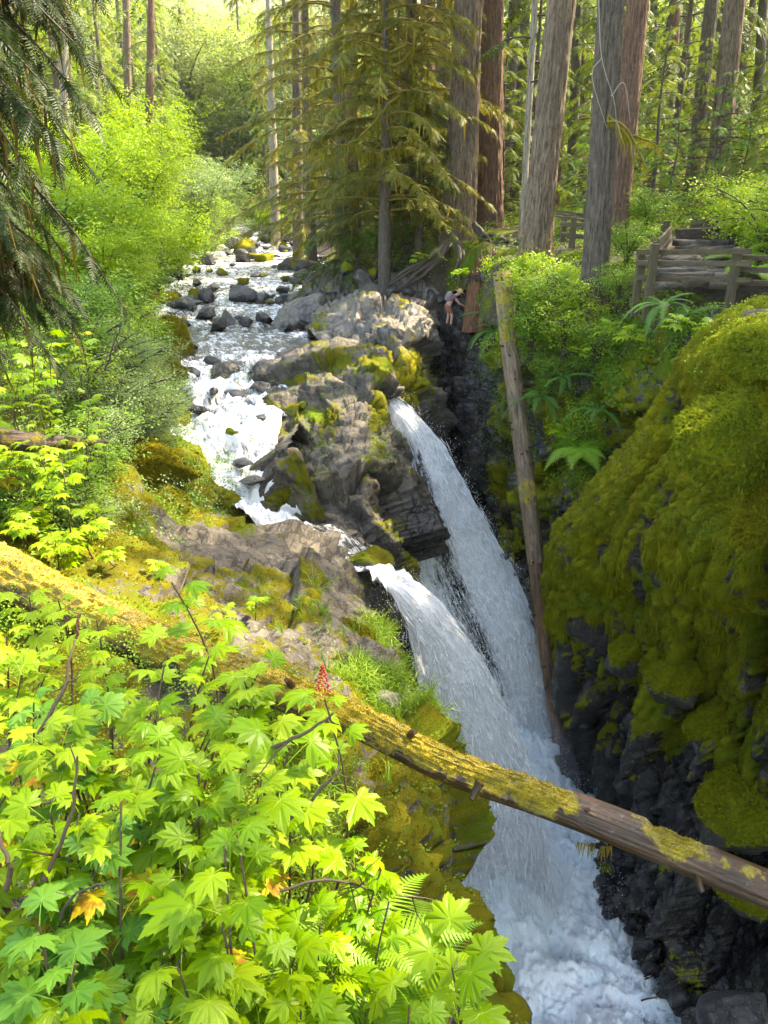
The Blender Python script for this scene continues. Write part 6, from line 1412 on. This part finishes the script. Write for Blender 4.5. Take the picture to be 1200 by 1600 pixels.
# humps of bright hanging moss on the cliff top
for i, (px, py, Y, w_, h, lab) in enumerate(((1190, 566, 9.1, 100, .7, 'moss-covered arching hump at the top of the cliff, right edge'), (1165, 672, 9.5, 150, 1.0, 'bright grassy moss hummock hanging from the cliff'), (1190, 800, 9.55, 100, 1.0, 'lower moss hummock under the bright grassy one'))):
    p = pt(px, py, Y); s = w_ / FPX * Y / 1.75; o = thing('moss_hummock', lab, 'moss mound', p)
    v0 = stone_mesh(130 + i, 6, 0, 4, h, 'cliff', 'hummock'); ho = link('hummock', v0, o); ho.scale = (s, s, s)
    co = np.zeros(len(v0.vertices) * 3, np.float32); v0.vertices.foreach_get('co', co); co = co.reshape(-1, 3) * s; u = co / np.linalg.norm(co, axis=1)[:, None]
    r = np.random.default_rng(i); pk = r.choice(len(co), 5200, p=(lambda q: q / q.sum())(np.clip(u[:, 2] + 1.1, .3, 2)))
    a, b_, c_ = stamp(MT[0][0] * np.array([.7, .7, 1.6]), MT[0][1], frames(u[pk] * .6 + np.array([-.35, -.35, -.25]) + r.normal(0, .15, (5200, 3)), r), co[pk] * 1.0 + r.normal(0, .02, (5200, 3)), .065 * r.uniform(.6, 1.3, 5200), r.random(5200))
    link('moss', mesh_of('moss', a, b_, M['mosstuft_g' if i < 2 else 'mosstuft'], {'tint': c_}, False), o)['kind'] = 'stuff'

# ------------------------------------------------------------------ railing, bench, path
def beam(name, a, b, w, h, parent, org, mat='wood', up=(0, 0, 1)):
    a, b = np.asarray(a, float), np.asarray(b, float); x = b - a; L = np.linalg.norm(x); x /= L
    y = np.cross(up, x); y /= np.linalg.norm(y) + 1e-9; z = np.cross(x, y)
    mb = MB(); mb.box((0, 0, 0), (L, w, h), None, .004)
    o = link(name, mb.mesh(name, M[mat], False), parent)
    Mt = np.eye(4); Mt[:3, 0], Mt[:3, 1], Mt[:3, 2], Mt[:3, 3] = x, y, z, (a + b) / 2 - org
    o.matrix_basis = Matrix(Mt); return o
def post(px, pt_, pb, Y, parent, org, w=.15, lean=0.0):
    t, b = pt(px + lean, pt_, Y), pt(px, pb, Y); b[0] = t[0] - lean * .01; b[1] = t[1]
    return beam('post', b - [0, 0, .3], t, w, w, parent, org, up=(0, 1, 0)), t
A_, B_, C_, D_ = (1003, 390, 474, 18.3), (1024, 381, 480, 17.8), (1154, 387, 474, 16.9), (1262, 394, 485, 16.2)
org = pt(1024, 480, 17.8)
o = thing('railing', 'weathered timber railing of the viewing platform above the mossy cliff', 'railing', org)
tops = [post(*q, o, org)[1] for q in (A_, B_, C_, D_)]
nb_ = np.array([.12, -.09, 0])
def rail(p, q, py0, py1, h=.13):
    a = pt(p[0], py0, p[3]); b = pt(q[0], py1, q[3]); e = (b - a) / np.linalg.norm(b - a)
    beam('rail', a - e * .12, b + e * .10, .055, h, o, org)
for dy0, dy1 in ((394, 393), (411, 412), (434, 438)): rail((1003, 0, 0, 18.12), (1166, 0, 0, 16.72), dy0, dy1, .105)
for dy0, dy1 in ((402, 406), (421, 425), (441, 446)): rail((1160, 0, 0, 17.08), (1275, 0, 0, 16.36), dy0, dy1, .10)
beam('rail', pt(1003, 432, 18.45), pt(1008, 402, 18.6), .05, .12, o, org, up=(0, 1, 0))
org = pt(1042, 372, 24); o = thing('side_railing', 'short railing climbing back along the path behind the front railing', 'railing', org)
post(1041, 345, 372, 24, o, org, .2); post(1026, 378, 410, 19.5, o, org, .14)
beam('rail', pt(1028, 384, 19.4), pt(1048, 362, 23.8), .06, .3, o, org); beam('rail', pt(1028, 398, 19.4), pt(1048, 372, 23.8), .06, .16, o, org)
org = pt(1100, 372, 25); o = thing('bench', 'wooden bench with a tilted plank back beside the path behind the railing', 'bench', org)
for z0, z1 in ((350, 341), (357, 349)): beam('back_plank', pt(1080, z0, 25.4), pt(1124, z1, 25.0), .05, .14, o, org, up=(0, .3, 1))
beam('post', pt(1121, 360, 24.9), pt(1131, 337, 25.1), .10, .20, o, org, up=(0, 1, 0)); beam('post', pt(1080, 366, 25.4), pt(1082, 350, 25.5), .09, .12, o, org, up=(0, 1, 0))
beam('seat_plank', pt(1058, 360, 24.2), pt(1111, 358, 24.2), .36, .07, o, org, 'twig')
for x0 in (1062, 1082, 1104): beam('leg', pt(x0, 378, 24.2), pt(x0, 361, 24.2), .12, .34, o, org, 'twig', up=(0, 1, 0))
for z0 in (365, 373): beam('front_board', pt(1062, z0, 24.02), pt(1106, z0 - 1, 24.02), .04, .13, o, org, 'twig')
org = pt(895, 365, 25); o = thing('plank_barrier', 'low barrier of stacked grey planks beside the pale leaning trunk', 'barrier', org)
post(882, 338, 362, 25.2, o, org, .14); post(897, 339, 372, 24.8, o, org, .16)
for z0, z1, y in ((334, 341, 25.6), (330, 336, 26.0), (338, 345, 25.3)): beam('plank', pt(868, z0, y), pt(922, z1, y), .22, .06, o, org)
for z0, z1 in ((350, 352), (366, 371)): beam('rail', pt(876, z0, 25), pt(922, z1, 24.6), .06, .13, o, org)
# path of pale stone steps behind the railing
org = pt(1080, 440, 19); o = thing('stone_steps', 'pale flagstone steps climbing behind the railing towards the bench', 'steps', org)
rg = np.random.default_rng(12)
for i in range(8):
    py = 440 - 8.6 * i; Y = 17.9 + .82 * i
    for j in range(3):
        px0 = 1028 + 5 * i + j * (40 - 2.6 * i) + rg.normal(0, 2); p = pt(px0 + 14, py + rg.normal(0, 1.2), Y) - org
        mb = MB(); mb.box((0, 0, 0), (rg.uniform(.5, .72), rg.uniform(.5, .75), .14), None, .02)
        q = link('step_stone', mb.mesh('step_stone', M['rock'], True), o); q.location = tuple(p + np.array([0, 0, -.03])); q.rotation_euler = (rg.normal(0, .05), rg.normal(0, .05), rg.normal(0, .25))

# ------------------------------------------------------------------ people
def skin_chain(name, verts, edges, rad, mat, parent, sub=2):
    me = bpy.data.meshes.new(name); me.from_pydata(verts, edges, []); o = link(name, me, parent)
    m = o.modifiers.new('skin', 'SKIN'); sl_ = me.skin_vertices[0].data
    for i, q in enumerate(rad): sl_[i].radius = (q, q) if not isinstance(q, tuple) else q
    sl_[0].use_root = True
    s = o.modifiers.new('sub', 'SUBSURF'); s.levels = sub; s.render_levels = sub
    me.materials.append(M[mat]); return o
for nme, c in (('shirt_plum', (.16, .08, .10)), ('pack_grey', (.20, .17, .18)), ('shorts_rust', (.26, .10, .06)), ('straw', (.50, .34, .13)), ('black_cloth', (.018, .018, .022)), ('boot', (.05, .035, .025)), ('hair', (.05, .03, .02)), ('pink', (.55, .28, .34)), ('shirt_white', (.62, .60, .58)), ('eye', (.02, .02, .02)), ('lips', (.42, .16, .13))):
    M[nme] = plain_mat(nme, c, .8, .15, 20)
def person(root, J, label, cloth):
    """J: joint positions relative to the feet; one skinned body"""
    o = thing('person', label, 'person', root); V, E, Rd, ix = [], [], [], {}
    def v(n, p, rr): ix[n] = len(V); V.append(tuple(p)); Rd.append(rr)
    for n, rr in (('pelvis', .135), ('waist', .125), ('chest', .15), ('neck', .055), ('head', .088), ('crown', .072)): v(n, J[n], rr)
    for a, b in (('pelvis', 'waist'), ('waist', 'chest'), ('chest', 'neck'), ('neck', 'head'), ('head', 'crown')): E.append((ix[a], ix[b]))
    for s in 'lr':
        for n, rr, prev in (('hip', .095, 'pelvis'), ('knee', .062, 'hip'), ('ankle', .042, 'knee'), ('toe', .035, 'ankle'), ('sho', .06, 'chest'), ('elb', .042, 'sho'), ('wri', .03, 'elb'), ('palm', .034, 'wri')):
            v(n + s, J[n + s], rr); E.append((ix[prev if prev in ('pelvis', 'chest') else prev + s], ix[n + s]))
    skin_chain('body', V, E, Rd, 'skin', o)
    for s in 'lr':
        p, w = np.array(J['palm' + s]), np.array(J['wri' + s]); d = (p - w) / np.linalg.norm(p - w); q = np.cross(d, [0, 0, 1.0]); q /= np.linalg.norm(q) + 1e-6; u = np.cross(q, d)
        mb = MB()
        for k, (off, L) in enumerate(((-.027, .065), (-.009, .078), (.009, .074), (.027, .058))):
            a = p + q * off; mb.tube(np.array([a, a + d * L * .5 - u * .004, a + d * L * .85 - u * .025]), [.011, .010, .007], 6)
        a = p - d * .03 - q * .03; mb.tube(np.array([a, a - q * .03 + d * .02, a - q * .035 + d * .05 - u * .015]), [.012, .011, .008], 6)
        link('fingers', mb.mesh('fingers', M['skin']), o)
    h, c = np.array(J['head']), np.array(J['crown']); f = np.array(J['face'], float); f /= np.linalg.norm(f); up = (c - h) / np.linalg.norm(c - h); sd = np.cross(f, up)
    mb = MB(); mb.tube(np.array([h + f * .075 + up * .015, h + f * .10 - up * .01, h + f * .112 - up * .03]), [.010, .014, .012], 6); link('nose', mb.mesh('nose', M['skin']), o)
    for k in (-1, 1):
        mb = MB(); a = h + f * .083 + up * .02 + sd * .032 * k; mb.tube(np.array([a - sd * .012, a + sd * .012]), [.007, .007], 6); link('eye', mb.mesh('eye', M['eye']), o)
        mb = MB(); a = h + sd * .088 * k; mb.tube(np.array([a - up * .03, a + up * .025]), [.014, .018], 6); link('ear', mb.mesh('ear', M['skin']), o)
    mb = MB(); a = h + f * .086 - up * .052; mb.tube(np.array([a - sd * .022, a + sd * .022]), [.006, .006], 6); link('mouth', mb.mesh('mouth', M['lips']), o)
    for nm_, chains, mt in cloth:
        V2, E2, R2 = [], [], []; id2 = {}
        for ch in chains:
            for k, (jn, rr) in enumerate(ch):
                p = np.array(J[jn[0]]) * (1 - jn[2]) + np.array(J[jn[1]]) * jn[2] if isinstance(jn, tuple) else np.array(J[jn]); key = str(jn)
                if key not in id2: id2[key] = len(V2); V2.append(tuple(p)); R2.append(rr)
                if k: E2.append((id2[str(ch[k - 1][0])], id2[key]))
        skin_chain(nm_, V2, E2, R2, mt, o)
    return o, h, c, f, up, sd
# hiker bending forward, seen from the side, facing right
root = pt(700, 511, 31.0)
J = dict(pelvis=(-.05, 0, .86), waist=(.03, 0, 1.00), chest=(.20, 0, 1.17), neck=(.31, 0, 1.25), head=(.40, 0, 1.27), crown=(.44, 0, 1.37), face=(.8, 0, -.55),
         hipl=(-.04, .09, .80), kneel=(.02, .12, .44), anklel=(-.06, .12, .07), toel=(.09, .12, .03), hipr=(-.04, -.09, .80), kneer=(.14, -.12, .46), ankler=(.09, -.12, .07), toer=(.24, -.12, .03),
         shol=(.22, .17, 1.15), elbl=(.40, .17, .96), wril=(.60, .10, .88), palml=(.68, .08, .86), shor=(.22, -.17, 1.15), elbr=(.38, -.18, .94), wrir=(.58, -.10, .84), palmr=(.66, -.08, .82))
o, h, c, f, up, sd = person(root, J, 'person in a straw hat and rust shorts bending forward on the rocks', [
    ('shirt', [[('pelvis', .15), ('waist', .14), ('chest', .168), (('chest', 'neck', .4), .11)], [('chest', .168), ('shol', .075), (('shol', 'elbl', .35), .062)], [('chest', .168), ('shor', .075), (('shor', 'elbr', .35), .062)]], 'shirt_plum'),
    ('shorts', [[(('pelvis', 'waist', .3), .15), ('pelvis', .158), ('hipl', .118), (('hipl', 'kneel', .8), .098)], [('pelvis', .158), ('hipr', .118), (('hipr', 'kneer', .8), .098)]], 'shorts_rust'),
    ('boot', [[(('anklel', 'kneel', .25), .058), ('anklel', .06), ('toel', .05)]], 'boot'), ('boot', [[(('ankler', 'kneer', .25), .058), ('ankler', .06), ('toer', .05)]], 'boot')])
mb = MB(); ct = h + up * .07
for k, (dz, rr) in enumerate(((0, .19), (.015, .185))): pass
mb.tube(np.array([ct + up * z for z in (-.005, .004, .014, .02, .09, .125, .135)]), [.17, .205, .20, .115, .105, .085, .03], 20); link('hat', mb.mesh('hat', M['straw']), o)
mb = MB(); mb.tube(np.array([np.array((-.10, 0, 1.02)), np.array((-.02, 0, 1.14)), np.array((.06, 0, 1.26)), np.array((.12, 0, 1.31))]), [.09, .15, .15, .08], 10); link('backpack', mb.mesh('backpack', M['pack_grey']), o)
# second hiker sitting on the roots, both hands raised to the face
root = pt(770, 437, 30.6)
J = dict(pelvis=(.02, .10, .30), waist=(.02, .08, .46), chest=(.01, .04, .70), neck=(0, .01, .86), head=(0, -.02, .96), crown=(0, .0, 1.07), face=(-.1, -1, -.05),
         hipl=(-.09, .06, .27), kneel=(-.17, -.34, .44), anklel=(-.16, -.40, .07), toel=(-.17, -.54, .03), hipr=(.12, .06, .27), kneer=(.20, -.32, .42), ankler=(.19, -.40, .06), toer=(.20, -.54, .03),
         shol=(-.17, .03, .76), elbl=(-.34, -.16, .70), wril=(-.14, -.24, .90), palml=(-.07, -.25, .93), shor=(.18, .03, .76), elbr=(.36, -.16, .71), wrir=(.15, -.24, .90), palmr=(.08, -.25, .93))
o, h, c, f, up, sd = person(root, J, 'person in black with a pink cap sitting by the stump, hands raised to the face', [
    ('shirt', [[('pelvis', .15), ('waist', .14), ('chest', .168), (('chest', 'neck', .4), .11)], [('chest', .168), ('shol', .075), (('shol', 'elbl', .4), .06)], [('chest', .168), ('shor', .075), (('shor', 'elbr', .4), .06)]], 'black_cloth'),
    ('shorts', [[(('pelvis', 'waist', .3), .15), ('pelvis', .158), ('hipl', .115), (('hipl', 'kneel', .85), .085)], [('pelvis', .158), ('hipr', .115), (('hipr', 'kneer', .85), .085)]], 'black_cloth'),
    ('boot', [[(('anklel', 'kneel', .2), .055), ('anklel', .06), ('toel', .05)]], 'shirt_white'), ('boot', [[(('ankler', 'kneer', .2), .055), ('ankler', .06), ('toer', .05)]], 'shirt_white')])
mb = MB(); mb.tube(np.array([h + up * z for z in (.03, .05, .10, .13, .14)]), [.102, .104, .09, .05, .02], 16); mb.tube(np.array([h + up * .05 + f * .06, h + up * .045 + f * .14, h + up * .035 + f * .18]), [.07, .06, .02], 10); link('cap', mb.mesh('cap', M['pink']), o)
rk = stone(771, 446, 30.9, 34, 'dry', 'dark ledge stone under the seated person', cat='stone')

# ------------------------------------------------------------------ loose twigs and dead branches
def twig(name, q, r0, label, mat='twig', kids=0, seed=0, cat='branch', jit=.006):
    r = np.random.default_rng(seed); b = pt(*q[0]); o = thing(name, label, cat, b)
    P = cr(np.array([pt(*p) - b for p in q]), 14, 0) + np.cumsum(r.normal(0, jit, (14, 3)), axis=0); mb = MB(); mb.tube(P, np.linspace(r0, r0 * .4, 14), 6); link('stick', mb.mesh('stick', M[mat]), o)
    for i in range(kids):
        k = r.integers(3, 12); d = r.normal(0, 1, 3); d[1] *= .4; L = np.linalg.norm(P[-1]) * r.uniform(.15, .35); d = d / np.linalg.norm(d) * L
        mb = MB(); mb.tube(np.array([P[k], P[k] + d * .5 + r.normal(0, .02, 3), P[k] + d]), [r0 * .5, r0 * .35, r0 * .2], 5); link('side_twig', mb.mesh('side_twig', M[mat]), o)
    return o
twig('drift_stick', [(1002, 1564, 11.3), (1030, 1558, 11.1), (1066, 1552, 10.9)], .022, 'thin red-brown stick poking over the foam at the lower right', 'log_wet', 1, 1, 'stick') if False else twig('drift_stick', [(1002, 1564, 11.0), (1030, 1559, 10.9), (1066, 1552, 10.8)], .020, 'thin red-brown stick poking over the foam at the lower right', 'stump', 1, 1, 'stick')
twig('dead_branch', [(1050, 590, 17), (1040, 625, 16.8), (1035, 650, 16.6), (1042, 680, 16.3)], .035, 'pale forked dead branch hanging left of the mossy cliff', 'twig_pale', 7, 2)
twig('dead_branch', [(1075, 560, 16.6), (1068, 590, 16.6), (1060, 600, 16.8), (1040, 615, 17)], .03, 'second pale dead branch above the forked one', 'twig_pale', 4, 3)
twig('dead_twig', [(388, 1190, 3.2), (430, 1165, 3.1), (470, 1140, 3.05), (515, 1105, 3.0)], .014, 'dark bare stem sloping up under the largest leaf', 'stem', 1, 4, 'twig')
twig('dead_twig', [(452, 1280, 3.0), (500, 1235, 3.0), (530, 1200, 3.05), (540, 1170, 3.1)], .010, 'dark bent bare stem beside the mossy ledge', 'stem', 2, 5, 'twig')
twig('dead_twig', [(68, 1375, 2.7), (95, 1300, 2.75), (112, 1240, 2.8), (118, 1195, 2.85)], .012, 'upright bare spiny stem under the yellow blotched leaves', 'stem', 1, 6, 'twig')
twig('dead_twig', [(10, 1390, 2.6), (20, 1340, 2.6), (8, 1280, 2.7)], .016, 'thick dark bare stem at the left edge', 'stem', 0, 7, 'twig')
twig('dead_twig', [(100, 1430, 2.5), (115, 1400, 2.5), (140, 1385, 2.5), (175, 1365, 2.5)], .008, 'thin forked twig among the bluish green leaves', 'twig', 4, 8, 'twig')
twig('dead_twig', [(230, 1570, 2.3), (290, 1490, 2.45), (330, 1440, 2.6), (370, 1390, 2.7)], .008, 'long thin twig slanting through the lower thicket', 'twig', 6, 9, 'twig')
twig('dead_twig', [(440, 1390, 2.8), (520, 1370, 2.9), (600, 1385, 3.1), (690, 1400, 3.2)], .008, 'arching bare twig above the ferns', 'twig', 5, 10, 'twig')
twig('dead_twig', [(60, 1150, 3.6), (95, 1090, 3.7), (112, 1040, 3.8), (120, 1000, 3.9)], .014, 'dark leaning stem in front of the mossy log', 'stem', 2, 11, 'twig')
twig('withered_stalk', [(118, 1000, 4.0), (122, 960, 4.0), (120, 985, 3.95)], .01, 'curled withered brown leaf stalk in front of the log', 'drape' if False else 'stump', 4, 12, 'stem')
twig('bare_sapling', [(163, 580, 13.5), (168, 540, 13.5), (176, 505, 13.5)], .02, 'leafless dark sapling on the left bank', 'twig', 6, 13, 'sapling', .02)
twig('drift_branch', [(385, 582, 26.0), (410, 568, 26.1), (440, 570, 26.0), (456, 580, 25.9)], .03, 'curved drift branch lying over the wet brown boulder', 'twig_pale', 2, 14, 'branch')

# ------------------------------------------------------------------ thin sunlit valley air
hb = bpy.data.materials.new('haze_air'); hb.use_nodes = True; ht = hb.node_tree; ht.nodes.clear()
ho = ht.nodes.new('ShaderNodeOutputMaterial'); hv = ht.nodes.new('ShaderNodeVolumePrincipled'); hv.inputs['Density'].default_value = .00016; hv.inputs['Color'].default_value = (.95, .97, .90, 1); hv.inputs['Anisotropy'].default_value = .3
ht.links.new(hv.outputs[0], ho.inputs['Volume'])
HX, HY0, HY1, HZ0, HZ1 = 640, -80, 920, -30, 240
V = [(x, y, z) for x in (-HX, HX) for y in (HY0, HY1) for z in (HZ0, HZ1)]
tag(link('haze', mesh_of('haze', V, np.array([(0, 1, 3, 2), (4, 6, 7, 5), (0, 4, 5, 1), (2, 3, 7, 6), (0, 2, 6, 4), (1, 5, 7, 3)]), hb, smooth=False)), kind='stuff')
S.cycles.volume_bounces = 0

# soft spray hanging over the plunge pool
mm_ = bpy.data.materials.new('mist_air'); mm_.use_nodes = True; mt_ = mm_.node_tree; mt_.nodes.clear()
mo_ = mt_.nodes.new('ShaderNodeOutputMaterial'); mv_ = mt_.nodes.new('ShaderNodeVolumePrincipled'); mv_.inputs['Density'].default_value = .10; mv_.inputs['Color'].default_value = (.98, .99, 1, 1)
mt_.links.new(mv_.outputs[0], mo_.inputs['Volume'])
import bmesh
for cx_, cy_, cz_, ra, rb, rc in ((2.6, 12.4, -14.6, 2.0, 1.7, 2.2), (4.1, 16.6, -14.6, 1.1, 1.6, 1.8)):
    bm = bmesh.new(); bmesh.ops.create_icosphere(bm, subdivisions=4, radius=1.0)
    for q in bm.verts:
        w_ = 1 + .18 * float(vnoise(np.array(q.co[:]) * 1.6 + cx_, 3)); q.co = Vector((cx_ + q.co.x * ra * w_, cy_ + q.co.y * rb * w_, cz_ + q.co.z * rc * w_))
    me = bpy.data.meshes.new('mist'); bm.to_mesh(me); bm.free(); me.materials.append(mm_); tag(link('mist', me), kind='stuff')
